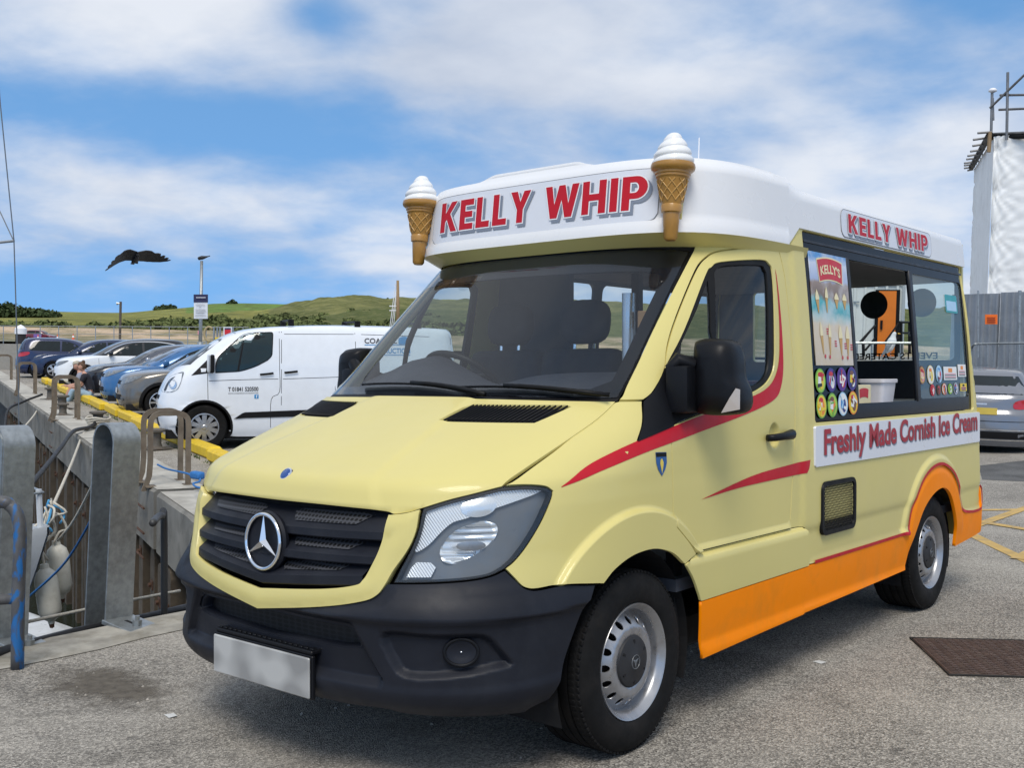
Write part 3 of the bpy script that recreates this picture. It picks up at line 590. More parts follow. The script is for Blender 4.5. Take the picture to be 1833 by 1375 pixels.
# ---- wheels
def make_wheel(name, sg, x, y):
    w_ = empty(name); w_.parent = van; w_.location = (sg * x, y, 0.345); w_.rotation_euler = (0, math.pi / 2 * sg, 0)
    g = 0.006
    tp = [(0.218, 0.0), (0.226, 0.008), (0.245, 0.014), (0.27, 0.017), (0.30, 0.014), (0.325, 0.004), (0.338, -0.010)]
    a = -0.018
    for k in range(5): tp += [(0.3445, a), (0.3455, a - 0.008), (0.3455, a - 0.026), (0.3445, a - 0.032), (0.3375, a - 0.034), (0.3375, a - 0.040)]; a -= 0.042
    tp += [(0.335, -0.238), (0.31, -0.25), (0.27, -0.252), (0.22, -0.24)]
    t = MB().lathe(tp, 96)
    # shoulder sipes: small blocks round the edge of the tread
    for k in range(90):
        th = 2 * math.pi * k / 90
        for (h0, h1, r) in ((-0.020, -0.004, 0.340), (-0.050, -0.024, 0.3425)):
            t.box(r - 0.006, r + 0.004, -0.0085, 0.0085, h0, h1, 0.002, M=Matrix.Rotation(th, 4, 'Z'))
    t.build('tyre', tyre_m, w_, smooth=40)
    rim = MB().lathe([(0.200, -0.15), (0.196, -0.05), (0.198, -0.03), (0.212, -0.012), (0.219, -0.004), (0.222, 0.004), (0.219, 0.009), (0.213, 0.006), (0.206, -0.006), (0.199, -0.010), (0.194, -0.022), (0.190, -0.045), (0.186, -0.06)], 64)
    rim.build('rim', silver, w_, smooth=60)
    # disc with a ring of oval holes
    hol = [[(r * math.cos(2 * math.pi * k / 16 + t), r * math.sin(2 * math.pi * k / 16 + t)) for r, t in [(0.155 + 0.0155 * math.cos(q), 0.088 * math.sin(q)) for q in np.linspace(0, 2 * math.pi, 13)[:-1]]] for k in range(16)]
    prof = pchip([0, 0.085, 0.105, 0.128, 0.150, 0.170, 0.188], [-0.012, -0.012, -0.004, -0.003, -0.017, -0.036, -0.052])
    dm = lambda u, v: np.stack([u, v, prof(np.hypot(u, v))], 1)
    panel('wheel_disc', oval(0, 0, 0.188, 0.188, 64), dm, silver, w_, holes=hol, res=0.014, thick=0.006)
    cp = MB().lathe([(0.0, 0.012), (0.03, 0.012), (0.034, 0.0095), (0.07, 0.008), (0.094, 0.001), (0.099, -0.006), (0.099, -0.02)], 48).build('hub_cap', capm, w_, smooth=35)
    st = MB()
    for k in range(3): st.add([(0, 0, .0145), (0.006, 0.004, .0125), (0, 0.025, .0128), (-0.006, 0.004, .0125)], [(0, 1, 2), (0, 2, 3)], Matrix.Rotation(k * 2 * math.pi / 3 - math.pi / 2, 4, 'Z'))
    st.tube([(0.026 * math.cos(t), 0.026 * math.sin(t), 0.0128) for t in np.linspace(0, 2 * math.pi, 25)[:-1]], 0.0016, 6, closed=True)
    st.build('star_relief', greyplast, cp)
    sl = MB()
    for k in range(6): sl.box(0.068, 0.084, -0.0045, 0.0045, 0.004, 0.0082, 0.001, M=Matrix.Rotation(k * math.pi / 3, 4, 'Z'))
    sl.build('cap_slots', dark, cp)
    br = MB().lathe([(0.0, -0.07), (0.17, -0.07), (0.19, -0.06)], 32).build('brake_shadow_plate', dark, w_)
    return w_
make_wheel('front_wheel', 1, 0.955, 0); make_wheel('front_wheel', -1, 0.955, 0); make_wheel('rear_wheel', 1, 0.955, 3.25); make_wheel('rear_wheel', -1, 0.955, 3.25)
# ---- body panels
bon_r = [(0.0, .972), (.26, .973), (.50, .968), (.550, .959)], [(.550, .959), (.60, .966), (.642, .980)], [(.642, .980), (.708, 1.007), (.767, 1.027), (.825, 1.049)], [(.825, 1.049), (.836, 1.11), (.843, 1.172), (.846, 1.25), (.846, 1.327)], [(.846, 1.327), (.5, 1.333), (.2, 1.335), (0, 1.335)]
br_ = [(x, float(z2v(z))) for x, z in segs(*bon_r)]
bon = br_ + [(0.0, float(z2v(1.335)))] + [(-a, b) for a, b in br_[1:]][::-1]
def bdisp(x, v):
    z = v2z(v); xl = 0.30 + (1.33 - z) * 0.55; d = 0.007 * sstep(xl - np.abs(x), -0.02, 0.03)
    return d + 0.004 * sstep(z, 1.0, 1.06) - 0.01 * sstep(z, .985, .962)
vent2 = [(x, float(z2v(z))) for x, z in [(.315, 1.250), (.690, 1.250), (.738, 1.308), (.715, 1.314), (.345, 1.314), (.322, 1.300)]]
bon_o = panel('bonnet', bon, bmap(), yellow, van, holes=[vent2, mir(vent2)], res=0.022, thick=0.02, disp=bdisp, gap=0.002)
for sg in (1, -1):
    vp = vent2 if sg == 1 else mir(vent2)
    panel('bonnet_vent', inset(vp, 0.002), bmap(-0.012), dark, bon_o, thick=0, res=0.03)
    vb = MB(); lo = min(a for a, b in vp); hi = max(a for a, b in vp)
    for k in range(22):
        x0 = (0.325 + k * 0.0188) * sg; pa = []
        for z in np.linspace(1.254, 1.310, 6):
            xx = x0 + sg * (z - 1.254) * 0.45
            if (0.315 + (z - 1.25) * 0.12) < abs(xx) < (0.688 + (z - 1.25) * 0.83): pa.append((xx, float(fy_(xx, z)), z + 0.004))
        if len(pa) > 2: vb.tube(pa, 0.0042, 5)
    vb.build('vent_slats', trim, bon_o, smooth=True)
def xyz_to_c(pts): return [(ang(x, y, z), z) for x, y, z in pts]
fend = segs([(-.446, 1.028), (-.457, 1.001), (-.502, .927), (-.561, .848), (-.605, .802), (-.641, .777)], [(-.641, .777), (-.615, .741), (-.596, .716), (-.572, .704), (-.539, .701), (-.435, .704), (-.282, .688)],
            [(-.282, .688), (-.257, .684)], [(-.257, .684), (-.19, .727), (-.092, .76), (.012, .771), (.1, .764), (.2, .735), (.287, .681)], [(.287, .681), (.374, .712)], [(.374, .712), (.318, .766), (.226, .836)],
            [(.226, .836), (.234, .863)], [(.234, .863), (.234, 1.02), (.232, 1.223)], [(.232, 1.223), (.02, 1.178)], [(.02, 1.178), (.098, 1.251), (.149, 1.331)], [(.149, 1.331), (.06, 1.331)], [(.06, 1.331), (.041, 1.327)],
            [(.041, 1.327), (-.08, 1.27), (-.314, 1.172), (-.46, 1.113), (-.600, 1.053)], [(-.600, 1.053), (-.532, 1.053), (-.47, 1.045), (-.446, 1.028)])
door = segs([(.226, .836), (.318, .766), (.384, .716)], [(.384, .716), (1.262, .716)], [(1.262, .716), (1.291, .946), (1.321, 1.139), (1.338, 1.35), (1.336, 1.53), (1.318, 1.85), (1.300, 1.97)], [(1.300, 1.97), (1.287, 2.02)], [(1.287, 2.02), (1.202, 2.021)],
            [(1.202, 2.021), (1.006, 2.006), (.851, 1.983), (.772, 1.95), (.686, 1.883), (.478, 1.672), (.369, 1.545), (.307, 1.449)], [(.307, 1.449), (.262, 1.40)], [(.262, 1.40), (.236, 1.30), (.234, 1.02), (.234, .863)], [(.234, .863), (.226, .836)])
dwin = segs([(.252, 1.232), (.436, 1.268)], [(.436, 1.268), (.65, 1.302), (.875, 1.347), (.996, 1.375), (1.083, 1.413), (1.144, 1.481), (1.172, 1.637), (1.199, 1.894), (1.178, 1.947), (1.111, 1.961), (.845, 1.934), (.775, 1.906), (.722, 1.865), (.486, 1.618), (.328, 1.471)], [(.328, 1.471), (.275, 1.39), (.252, 1.232)])
gmain = segs([(.660, 1.345), (.72, 1.352)], [(.72, 1.352), (.818, 1.368), (.90, 1.375), (1.02, 1.404), (1.088, 1.461), (1.117, 1.597), (1.152, 1.861), (1.142, 1.919), (1.103, 1.936), (.887, 1.922), (.813, 1.906), (.778, 1.882)], [(.778, 1.882), (.665, 1.594), (.66, 1.345)])
quart = [(.36, 1.475), (.47, 1.585), (.60, 1.712), (.725, 1.845), (.64, 1.62), (.638, 1.44), (.50, 1.44)]
hcup = oval(1.118, 1.154, 0.055, 0.062, 20)
def door_disp(y, z): return flare(y, z) - 0.022 * sstep(sdist(np.c_[y, z], hcup), -0.002, 0.03) + 0.012 * sstep(z, .745, .716)
sill_t = segs([(.287, .681), (.376, .712)], [(.376, .712), (.44, .712), (1.30, .712), (1.40, .70)], [(1.40, .70), (1.432, .66), (1.43, .60), (1.424, .519)], [(1.424, .519), (.412, .514)], [(.412, .514), (.39, .552), (.346, .618), (.287, .681)])
sillo = [(.412, .513), (1.424, .517), (1.405, .40), (1.38, .297), (.9, .288), (.431, .277), (.42, .40)]
def sill_disp(y, z): return np.maximum(0.032 * sstep(z, .716, .688), flare(y, z)) * sstep(z, .716, .700) + 0.012 * sstep(z, .345, .30) - 0.004
rear_in = [(2.726, .316), (2.789, .436), (2.888, .547), (2.997, .646), (3.154, .716), (3.319, .738), (3.449, .691), (3.544, .579), (3.603, .454), (3.609, .341)]
rear_out = [(2.70, .523), (2.741, .527), (2.788, .639), (2.878, .74), (2.992, .827), (3.151, .878), (3.316, .881), (3.489, .826), (3.602, .737), (3.653, .628), (3.752, .548), (4.10, .535), (4.145, .66), (4.16, .68)]
boxy = segs([(1.426, .522), (1.43, .60), (1.434, .665)], [(1.434, .665), (1.40, .704), (1.266, .714)], [(1.266, .714), (1.295, .946), (1.325, 1.139), (1.342, 1.35), (1.34, 1.53), (1.322, 1.85), (1.304, 1.97)], [(1.304, 1.97), (1.290, 2.022)], [(1.290, 2.022), (1.29, 2.062)], [(1.29, 2.062), (1.40, 2.068), (1.46, 2.10), (1.50, 2.148)],
            [(1.50, 2.148), (3.985, 2.146)], [(3.985, 2.146), (4.03, 1.55), (4.12, .96), (4.16, .69)], [(4.16, .69), (4.145, .66), (4.10, .535), (3.752, .548), (3.653, .628), (3.602, .737), (3.489, .826), (3.316, .881), (3.151, .878), (2.992, .827), (2.878, .74), (2.788, .639), (2.741, .527), (2.70, .523)], [(2.70, .523), (1.426, .522)])
hatch = rrect(1.530, 3.975, 1.200, 2.140, 0.02)
def boxdisp(y, z): return 0.020 * sstep(z, .56, .52) * sstep(y, 1.40, 1.46) + 0.018 * sstep(np.hypot(y - 3.235, z - .36), .592, .556) * sstep(z, .4, .55) + 0.010 * sstep(y, 1.36, 1.42) * sstep(z, .66, .72)
boxo = segs([(1.428, .518), (2.70, .519)], [(2.70, .519)] + rear_out[1:], [(4.16, .68), (4.19, .673)], [(4.19, .673), (4.185, .42)], [(4.185, .42), (4.10, .375), (3.609, .341)], rear_in[::-1], [(2.726, .316), (1.385, .297)], [(1.385, .297), (1.41, .40), (1.428, .518)])
def boxo_disp(y, z): return 0.020 + 0.012 * sstep(z, .345, .30) + 0.008 * sstep(np.hypot(y - 3.235, z - .36), .52, .47) * sstep(z, .4, .5)
fargl = None
for sg in (1, -1):
    s = 'near' if sg == 1 else 'far'; fl = sg < 0; mp = smap(sg)
    panel('front_wing', fend, mp, yellow, van, res=0.02, extra=ring_pts, disp=flare, gap=0.0025, flip=fl, thick=0.018)
    panel('cab_door', door, mp, yellow, van, holes=[dwin], res=0.028, disp=door_disp, gap=0.0025, flip=fl, thick=0.03, fine=[(1.03, 1.20, 1.07, 1.23, 0.008)], extra=ring_pts + [(y, z) for z in (.722, .730, .738, .746) for y in np.arange(.4, 1.26, .02)])
    dr = bpy.data.objects[-1] if False else None
    fr = panel('window_frame', inset(dwin, 0.001), smap(sg, -0.006), black, van, holes=[gmain, quart], res=0.05, thick=0.02, flip=fl)
    panel('door_window', inset(gmain, -0.004), smap(sg, -0.014), side_glass, van, res=0.08, thick=0, flip=fl)
    panel('quarter_window', inset(quart, -0.004), smap(sg, -0.012), side_glass, van, res=0.08, thick=0, flip=fl)
    panel('window_corner_trim', [(.024, 1.180), (.229, 1.2235), (.262, 1.231), (.285, 1.388), (.338, 1.478), (.306, 1.449), (.22, 1.372), (.153, 1.331), (.10, 1.252)], smap(sg, 0.0045), trim, van, res=0.05, thick=0.01, flip=fl)
    panel('door_sill', sill_t, mp, yellow, van, extra=ledge, res=0.02, disp=sill_disp, gap=0.002, flip=fl)
    panel('door_sill_lower', segs(sillo[:2], sillo[1:4], sillo[3:6], [sillo[5], sillo[6], sillo[0]]), mp, orange, van, res=0.025, disp=sill_disp, gap=0.002, flip=fl)
    hol = [hatch]
    panel('body_side', boxy, mp, yellow, van, holes=hol, res=0.035, extra=ring_r, disp=boxdisp, gap=0.002, flip=fl, thick=0.02)
    panel('body_side_lower', boxo, mp, orange, van, res=0.018, disp=boxo_disp, gap=0.002, flip=fl, thick=0.02)
    # A pillar and door header, wrapped round the corner of the cab
    ap = [(0.845, .068, 1.336), (.838, .13, 1.39), (.824, .246, 1.5), (.804, .40, 1.65), (.788, .56, 1.8), (.775, .70, 1.93), (.770, .76, 1.985)]
    ds = [(1.29, 2.024), (1.202, 2.025), (1.006, 2.010), (.851, 1.987), (.772, 1.954), (.686, 1.887), (.478, 1.676), (.369, 1.549), (.305, 1.451), (.22, 1.373), (.155, 1.336)]
    apc = cr([(sg * ang(x, y, z), z) for x, y, z in ap], 4)
    dsc = cr([(sg * ang(float(sx_(y, z)), y, z), z) for y, z in ds], 4)
    top = [(sg * ang(.775, .80, 2.06), 2.06), (sg * ang(.90, 1.1, 2.065), 2.065), (sg * ang(float(sx_(1.29, 2.065)), 1.29, 2.065), 2.065)]
    poly = apc + top + dsc
    if sg < 0: poly = poly[::-1]
    panel('windscreen_pillar', poly, cmap(), yellow, van, res=0.03, gap=0.0015, thick=0.03)
# front and upper roof pieces
head_px = [(0.644, -0.811, 0.981), (0.708, -0.756, 1.007), (0.767, -0.693, 1.027), (0.825, -0.607, 1.049), (0.872, -0.532, 1.051), (0.904, -0.47, 1.043), (0.918, -0.446, 1.028), (0.92, -0.457, 1.001), (0.913, -0.502, 0.927), (0.895, -0.561, 0.848), (0.879, -0.605, 0.802), (0.864, -0.643, 0.775), (0.842, -0.688, 0.756), (0.799, -0.748, 0.745), (0.714, -0.829, 0.738), (0.591, -0.902, 0.732), (0.606, -0.882, 0.779), (0.629, -0.854, 0.847), (0.641, -0.834, 0.905)]
HC = xyz_to_c(head_px); head_out = segs(HC[:4], HC[3:7], HC[6:12], HC[11:16], HC[15:] + [HC[0]])
def cxz(x, z): return (ang(x, float(fy_(np.array([x]), np.array([z]))[0]), z), z)
strip_up = [cxz(x, z) for x, z in [(.648, .979), (.708, 1.003), (.767, 1.023), (.825, 1.044), (.872, 1.046), (.902, 1.038), (.898, 1.022), (.86, .995), (.81, .968), (.765, .945), (.735, .933), (.71, .905), (.675, .855), (.638, .835), (.645, .90)]]
refl = [cxz(x, z) for x, z in [(.712, .848), (.735, .898), (.775, .926), (.81, .935), (.838, .918), (.838, .875), (.815, .833), (.78, .805), (.742, .795), (.718, .812)]]
small = [cxz(x, z) for x, z in [(.628, .750), (.637, .782), (.650, .800), (.690, .800), (.708, .785), (.700, .752)]]
chr_rib = bpy.data.materials.new('ribbed_reflector'); chr_rib.use_nodes = True
_nt = chr_rib.node_tree; _b = _nt.nodes['Principled BSDF']; _b.inputs['Base Color'].default_value = (.86, .88, .90, 1); _b.inputs['Metallic'].default_value = 0.35; _b.inputs['Roughness'].default_value = 0.22
_w = _nt.nodes.new('ShaderNodeTexWave'); _w.inputs['Scale'].default_value = 42; _w.bands_direction = 'DIAGONAL'; _nt.links.new(_map(_nt), _w.inputs['Vector']); _bump(_nt, _w.outputs['Fac'], _b, 0.6, 0.004)
bowlm = pm('reflector_silver', (.80, .82, .84), .22, metal=.6, var=.05)
for sg in (1, -1):
    q = (lambda P: P) if sg == 1 else (lambda P: [(-a, b) for a, b in P][::-1])
    hl = empty('headlight'); hl.parent = van
    rc = q(cr(refl, 4, True)); ctr = np.mean(np.array(rc), 0)
    panel('lamp_housing', inset(q(head_out), 0.0015), cmap(-0.030), greyplast, hl, holes=[inset(rc, .003)], res=0.03, thick=0.0)
    rimo = inset(q(head_out), 0.0015)
    panel('lamp_seal', rimo, cmap(-0.001), black, hl, holes=[inset(rimo, 0.009)], res=0.03, thick=0.034, back=False)
    panel('running_light_reflector', q(cr(strip_up, 3, True)), cmap(-0.017), chr_rib, hl, res=0.02, thick=0.01)
    cx_ = cxz(.790, .985); ind = oval(sg * cx_[0], .985, 0.055, 0.036, 24)
    panel('indicator_lamp', ind, cmap(-0.0155), bowlm, hl, res=0.015, thick=0.004, disp=lambda u, v: 0.008 * np.maximum(0, 1 - ((u - sg * cx_[0]) / .055) ** 2 - ((v - .985) / .036) ** 2))
    panel('main_beam_bowl', rc, cmap(-0.022), bowlm, hl, res=0.012, thick=0.0, disp=lambda u, v: -0.035 * np.clip(1 - ((u - ctr[0]) / .09) ** 2 - ((v - ctr[1]) / .08) ** 2, 0, 1) + 0.003 * np.sin(v * 260))
    panel('beam_shield', oval(ctr[0] + .012 * sg, ctr[1] - 0.012, 0.045, 0.017, 16), cmap(-0.024), silver, hl, res=0.02, thick=0.01, disp=lambda u, v: 0.006 * np.cos((v - ctr[1]) * 60))
    panel('side_lamp', q(small), cmap(-0.018), chr_rib, hl, res=0.02, thick=0.008)
    panel('lamp_lens', inset(q(head_out), 0.004), cmap(0.0), lens, hl, res=0.03, thick=0.0)
# grille
fo = segs([(.552, .957), (.600, .964), (.641, .977)], [(.641, .977), (.641, .905), (.626, .847), (.591, .777), (.572, .728), (.548, .692), (.494, .667), (.33, .633), (0, .585)])
fi = segs([(.530, .955), (.524, .86), (.505, .785), (.485, .740), (.458, .719), (.32, .695), (0, .660)], [(0, .660), (0, .660)])
fo_full = fo + [(0.0, .585)] + [(-a, b) for a, b in fo][::-1]
fi_r = cr([(.545, .957), (.536, .86), (.513, .785), (.492, .738), (.462, .717), (.32, .692), (0, .659)], 5)
frame_poly = fo + [(0.0, .585)] + [(-a, b) for a, b in fo][::-1] + [(-a, b) for a, b in fi_r] + fi_r[::-1][1:]
def vee(x): return 0.020 * np.clip(1 - np.abs(x) / 0.35, 0, 1)
def gmap(o=0.0): return lambda x, z: np.stack([x, fy_(x, z) - 0.010 - vee(x) * sstep(z, .95, .70) * .6 - o, z], 1)
gf = panel('grille_surround', frame_poly, gmap(), yellow, van, res=0.02, thick=0.05, disp=lambda x, z: 0.006 * np.sin(np.clip(sdist(np.c_[x, z], fo_full) / .075, 0, 1) * math.pi))
gr = empty('radiator_grille'); gr.parent = van
panel('grille_backing', [(.545, .965), (.53, .80), (.47, .715), (0, .66), (-.47, .715), (-.53, .80), (-.545, .965)], gmap(-0.075), dark, gr, res=0.06, thick=0)
perf = bpy.data.materials.new('perforated_band'); perf.use_nodes = True
_nt = perf.node_tree; _b = _nt.nodes['Principled BSDF']; _b.inputs['Roughness'].default_value = 0.5
_v = _nt.nodes.new('ShaderNodeTexVoronoi'); _v.inputs['Scale'].default_value = 62; _v.inputs['Randomness'].default_value = 0.0; _nt.links.new(_map(_nt, (0.85, 0.0, 1.25)), _v.inputs['Vector'])
_nt.links.new(_ramp(_nt, _v.outputs['Distance'], [(0.30, (.001, .001, .001)), (0.38, (.055, .057, .066))]), _b.inputs['Base Color'])
def xlim(z): return float(np.interp(z, [.66, .70, .719, .74, .785, .86, .957], [0.0, .34, .458, .485, .508, .530, .541]))
for k, (zt, zm, zb) in enumerate([(.958, .905, .872), (.862, .822, .790), (.775, .738, .700)]):
    sl = MB(); xs = np.linspace(-1, 1, 61)
    prof = [(zt, -0.062), (zm, -0.016), (zm - 0.008, -0.006), (zb, -0.010), (zb - 0.006, -0.022), (zb + 0.002, -0.062)]
    V = []; Fc = []
    for t in xs:
        for zq, oo in prof:
            dip = -0.042 * (1 - abs(t)) ** 1.0 * (1 if k == 2 else 0.25) + (0.02 if k == 2 else 0)
            zz_ = zq + dip; X = t * min(xlim(max(.70, zm)), .545); V.append((X, float(gmap(oo)(np.array([X]), np.array([zz_]))[0, 1]), zz_))
    n_ = len(prof)
    for i in range(len(xs) - 1):
        for j in range(n_ - 1): Fc.append((i * n_ + j, i * n_ + j + 1, (i + 1) * n_ + j + 1, (i + 1) * n_ + j))
    sl.add(V, Fc); o = sl.build('grille_slat', bump_m, gr, smooth=35)
    # perforated band laid on the sloping upper face of the slat
    bv = []; bf = []
    for s2 in (-1, 1):
        ts = np.linspace(0.16 if k != 1 else .22, 0.86, 40); k0 = len(bv)
        for i, t in enumerate(ts):
            tt = t * s2; dip = -0.042 * (1 - abs(tt)) * (1 if k == 2 else 0.25) + (0.02 if k == 2 else 0); X = tt * min(xlim(max(.70, zm)), .545)
            h = min(1, (t - ts[0]) * 14 + .3, (ts[-1] - t) * 9 + .15)
            for f in (0.93 - .75 * (1 - h) * .3, 0.93 - 0.72 * h):
                zq = zm + (zt - zm) * f + dip; oo = -0.016 + (-0.046) * f + 0.0035
                bv.append((X, float(gmap(oo)(np.array([X]), np.array([zq]))[0, 1]), zq + .002))
        for i in range(len(ts) - 1): bf.append((k0 + 2 * i, k0 + 2 * i + 1, k0 + 2 * i + 3, k0 + 2 * i + 2))
    mobj('perforated_band', bv, bf, perf, o)
star = empty('star_emblem'); star.parent = van; star.location = (0, -0.985, .826); star.rotation_euler = (math.pi / 2 + R_(-3), 0, 0)
MB().lathe([(0.0, -0.03), (0.106, -0.03), (0.112, -0.012), (0.106, -0.001), (0.09, -0.004), (0.0, -0.014)], 56).build('emblem_base', bump_m, star, smooth=40)
MB().tube([(0.099 * math.cos(t), 0.099 * math.sin(t), 0.006) for t in np.linspace(0, 2 * math.pi, 73)[:-1]], 0.0075, 10, closed=True).build('emblem_ring', chrome, star, smooth=True)
sm = MB()
for k in range(3):
    sm.add([(0, 0, .022), (0.0165, 0.0095, .006), (0.001, 0.095, .008), (-0.001, 0.095, .008), (-0.0165, 0.0095, .006)], [(0, 1, 2), (0, 2, 3), (0, 3, 4)], Matrix.Rotation(k * 2 * math.pi / 3, 4, 'Z'))
sm.build('emblem_star', chrome, star)
bd = empty('bonnet_badge'); bd.parent = van
_bp = bmap()(np.array([0.0]), np.array([float(z2v(1.058))]))[0]; bd.location = tuple(_bp + np.array([0, -.006, .008])); bd.rotation_euler = (R_(50), 0, 0)
MB().lathe([(0.0, 0.004), (0.02, 0.004), (0.028, 0.001), (0.029, -0.006)], 32).build('badge_rim', chrome, bd, smooth=30)
MB().lathe([(0.0, 0.006), (0.02, 0.0055), (0.0225, 0.003)], 32).build('badge_enamel', pm('badge_blue', (0.01, 0.06, 0.25), 0.25, coat=0.5), bd, smooth=True)
# bumper
def bx(x, z): return cxz(x, z)
bt = [(x, z) for x, z in [(0, .592), (.33, .640), (.494, .672), (.548, .697), (.573, .730)]], [(.573, .730), (.593, .731), (.714, .736), (.799, .743), (.842, .754), (.866, .771)], [(.866, .771), (.887, .739), (.902, .712), (.914, .700), (.926, .697), (.954, .701), (.976, .685)], [(.976, .685), (.972, .602), (.963, .497), (.946, .376), (.930, .304)], [(.930, .304), (.911, .28), (.900, .251)], [(.900, .251), (.839, .258), (.709, .272), (.613, .282), (.551, .300), (.40, .292), (0, .285)]
bt = [(x, z) for x, z in segs(*bt)] + [(0.0, .285)]
bp_r = [bx(x, z) if x > 0 else (0.0, z) for x, z in bt]
bump_poly = bp_r + [(-a, b) for a, b in bp_r[1:-1]][::-1]
intake = [(x, z) for x, z in [(0, .574), (.293, .574), (.431, .571), (.462, .552), (.485, .516), (.482, .502), (.40, .492), (0, .478)]]
int_r = [bx(x, z) if x > 0 else (0.0, z) for x, z in intake]; intake_poly = int_r + [(-a, b) for a, b in int_r[1:-1]][::-1]
fog = [(.575, .572), (.736, .572), (.838, .571), (.864, .554), (.879, .522), (.898, .457), (.864, .442), (.803, .428), (.654, .420), (.60, .47)]
fogc = cr([bx(x, z) for x, z in fog], 4, True); fogm = [(-a, b) for a, b in fogc][::-1]
trap = [bx(.455, .60), bx(.575, .40), bx(.56, .375)]; trap_poly = [(trap[0][0], .60), (trap[1][0], .405), (trap[2][0], .385), (-trap[2][0], .385), (-trap[1][0], .405), (-trap[0][0], .60)]
bprof = pchip([.25, .29, .34, .365, .40, .46, .52, .575, .598, .612, .64, .70, .78], [-.045, -.012, .012, .016, .008, .003, .002, .004, .010, .030, .026, .010, .0])
def bump_disp(a, z):
    q = np.c_[a, z]; zc = z - 0.035 * np.clip((np.abs(a) - .75) / .6, 0, 1) ** 2
    d = bprof(zc) * (1 - 0.35 * np.clip((np.abs(a) - 0.9) / .5, 0, 1)) * np.where(z > .56, sstep(np.interp(np.abs(a), [0, .31, .47, .53, .56, .9], [.592, .640, .672, .697, .730, .75]) - z, -.005, .05), 1)
    d = d - 0.030 * sstep(np.maximum(sdist(q, fogc), sdist(q, fogm)), -0.004, 0.022)
    d = d - 0.028 * sstep(sdist(q, trap_poly), -0.002, 0.02) 
    return d
bo = panel('front_bumper', bump_poly, cmap(), bump_m, van, holes=[intake_poly], res=0.0135, fine=[(.52, 1.12, .40, .60, .0075), (-1.12, -.52, .40, .60, .0075)], thick=0.035, disp=bump_disp, gap=0.002)
mesh_m = bpy.data.materials.new('intake_mesh'); mesh_m.use_nodes = True; _nt = mesh_m.node_tree; _b = _nt.nodes['Principled BSDF']; _b.inputs['Roughness'].default_value = .7
_v = _nt.nodes.new('ShaderNodeTexVoronoi'); _v.inputs['Scale'].default_value = 45; _v.inputs['Randomness'].default_value = 0; _nt.links.new(_map(_nt, (.6, 0, 1.4)), _v.inputs['Vector'])
_nt.links.new(_ramp(_nt, _v.outputs['Distance'], [(0.36, (.001, .001, .001)), (0.44, (.010, .010, .012))]), _b.inputs['Base Color'])
panel('intake_mesh', inset(intake_poly, -0.02), cmap(-0.075), mesh_m, bo, res=0.06, thick=0)
panel('intake_surround', inset(intake_poly, -0.012), cmap(-0.030), bump_m, bo, holes=[inset(intake_poly, 0.004)], res=0.05, thick=0.045)
for sg in (1, -1):
    fl_ = empty('fog_lamp_blank'); fl_.parent = van
    cx0, cz0 = bx(.803, .507); P0 = cmap(-0.026)(np.array([sg * cx0]), np.array([cz0]))[0]; P1 = cmap(0.0)(np.array([sg * cx0 + .01 * sg]), np.array([cz0]))[0]
    fl_.location = tuple(P0); fl_.rotation_euler = (math.pi / 2 - R_(4), 0, sg * R_(44))
    MB().tube([(0.056 * math.cos(t), 0.044 * math.sin(t), 0.008) for t in np.linspace(0, 2 * math.pi, 41)[:-1]], 0.0065, 8, closed=True).build('fog_ring', trim, fl_, smooth=True)
    MB().lathe([(0, .002), (.03, .001), (.046, .009), (.052, .008)], 40, M=Matrix.Diagonal((1.05, .82, 1, 1))).build('fog_cover', bump_m, fl_, smooth=True)
    MB().lathe([(0, .006), (.004, .005), (.005, .0)], 10).build('fog_screw', chrome, fl_, smooth=True)
# tread step over the plate
sp = MB().box(-.285, .285, -1.0, -.90, .455, .470, .004, M=None); so = sp.build('bumper_step', trim, van)
kn = MB()
for i in range(19):
    for j in range(3): kn.box(-.27 + i * .03 + (.012 if j % 2 else 0) - .008, -.27 + i * .03 + (.012 if j % 2 else 0) + .008, -.985 + j * .03 - .004, -.985 + j * .03 + .004, .469, .476, .002)
kn.build('tread_knobs', trim, so)
plm = bpy.data.materials.new('number_plate_face'); plm.use_nodes = True; _nt = plm.node_tree; _b = _nt.nodes['Principled BSDF']; _b.inputs['Roughness'].default_value = .35
_nt.links.new(_ramp(_nt, _noise(_nt, _map(_nt, (7, 1, 9)), 1.0, 0.6, .3), [(.40, (.27, .27, .265)), (.62, (.47, .47, .455))]), _b.inputs['Base Color'])
MB().box(-.283, .283, -1.012, -1.002, .305, .448, .004).build('number_plate', plm, van)
MB().box(-.291, .291, -1.002, -.985, .300, .454, .004).build('plate_holder', trim, van)
# windscreen, wipers, black surround
wsr = [(0, 1.352), (.35, 1.350), (.70, 1.345), (.838, 1.345)], [(.838, 1.345), (.822, 1.5), (.786, 1.8), (.766, 1.975)], [(.766, 1.975), (.70, 1.985), (.35, 1.998), (0, 2.0)]
wsr = segs(*wsr) + [(0.0, 2.0)]; ws = wsr + [(-a, b) for a, b in wsr[1:-1]][::-1]
wi = [(0, 1.385), (.35, 1.383), (.74, 1.378), (.79, 1.41), (.775, 1.55), (.742, 1.80), (.72, 1.872), (.65, 1.885), (0, 1.893)]
wi = wi + [(-a, b) for a, b in wi[1:-1]][::-1]
panel('windscreen', ws, fmap_(-0.004), screen_glass, van, res=0.05, thick=0)
panel('windscreen_surround', inset(ws, -0.004), fmap_(-0.012), gloss_black, van, holes=[wi], res=0.04, thick=0.006)
sc_r = [(0, 1.333), (.2, 1.333), (.5, 1.332), (.842, 1.330), (.842, 1.350), (.5, 1.356), (0, 1.358)]
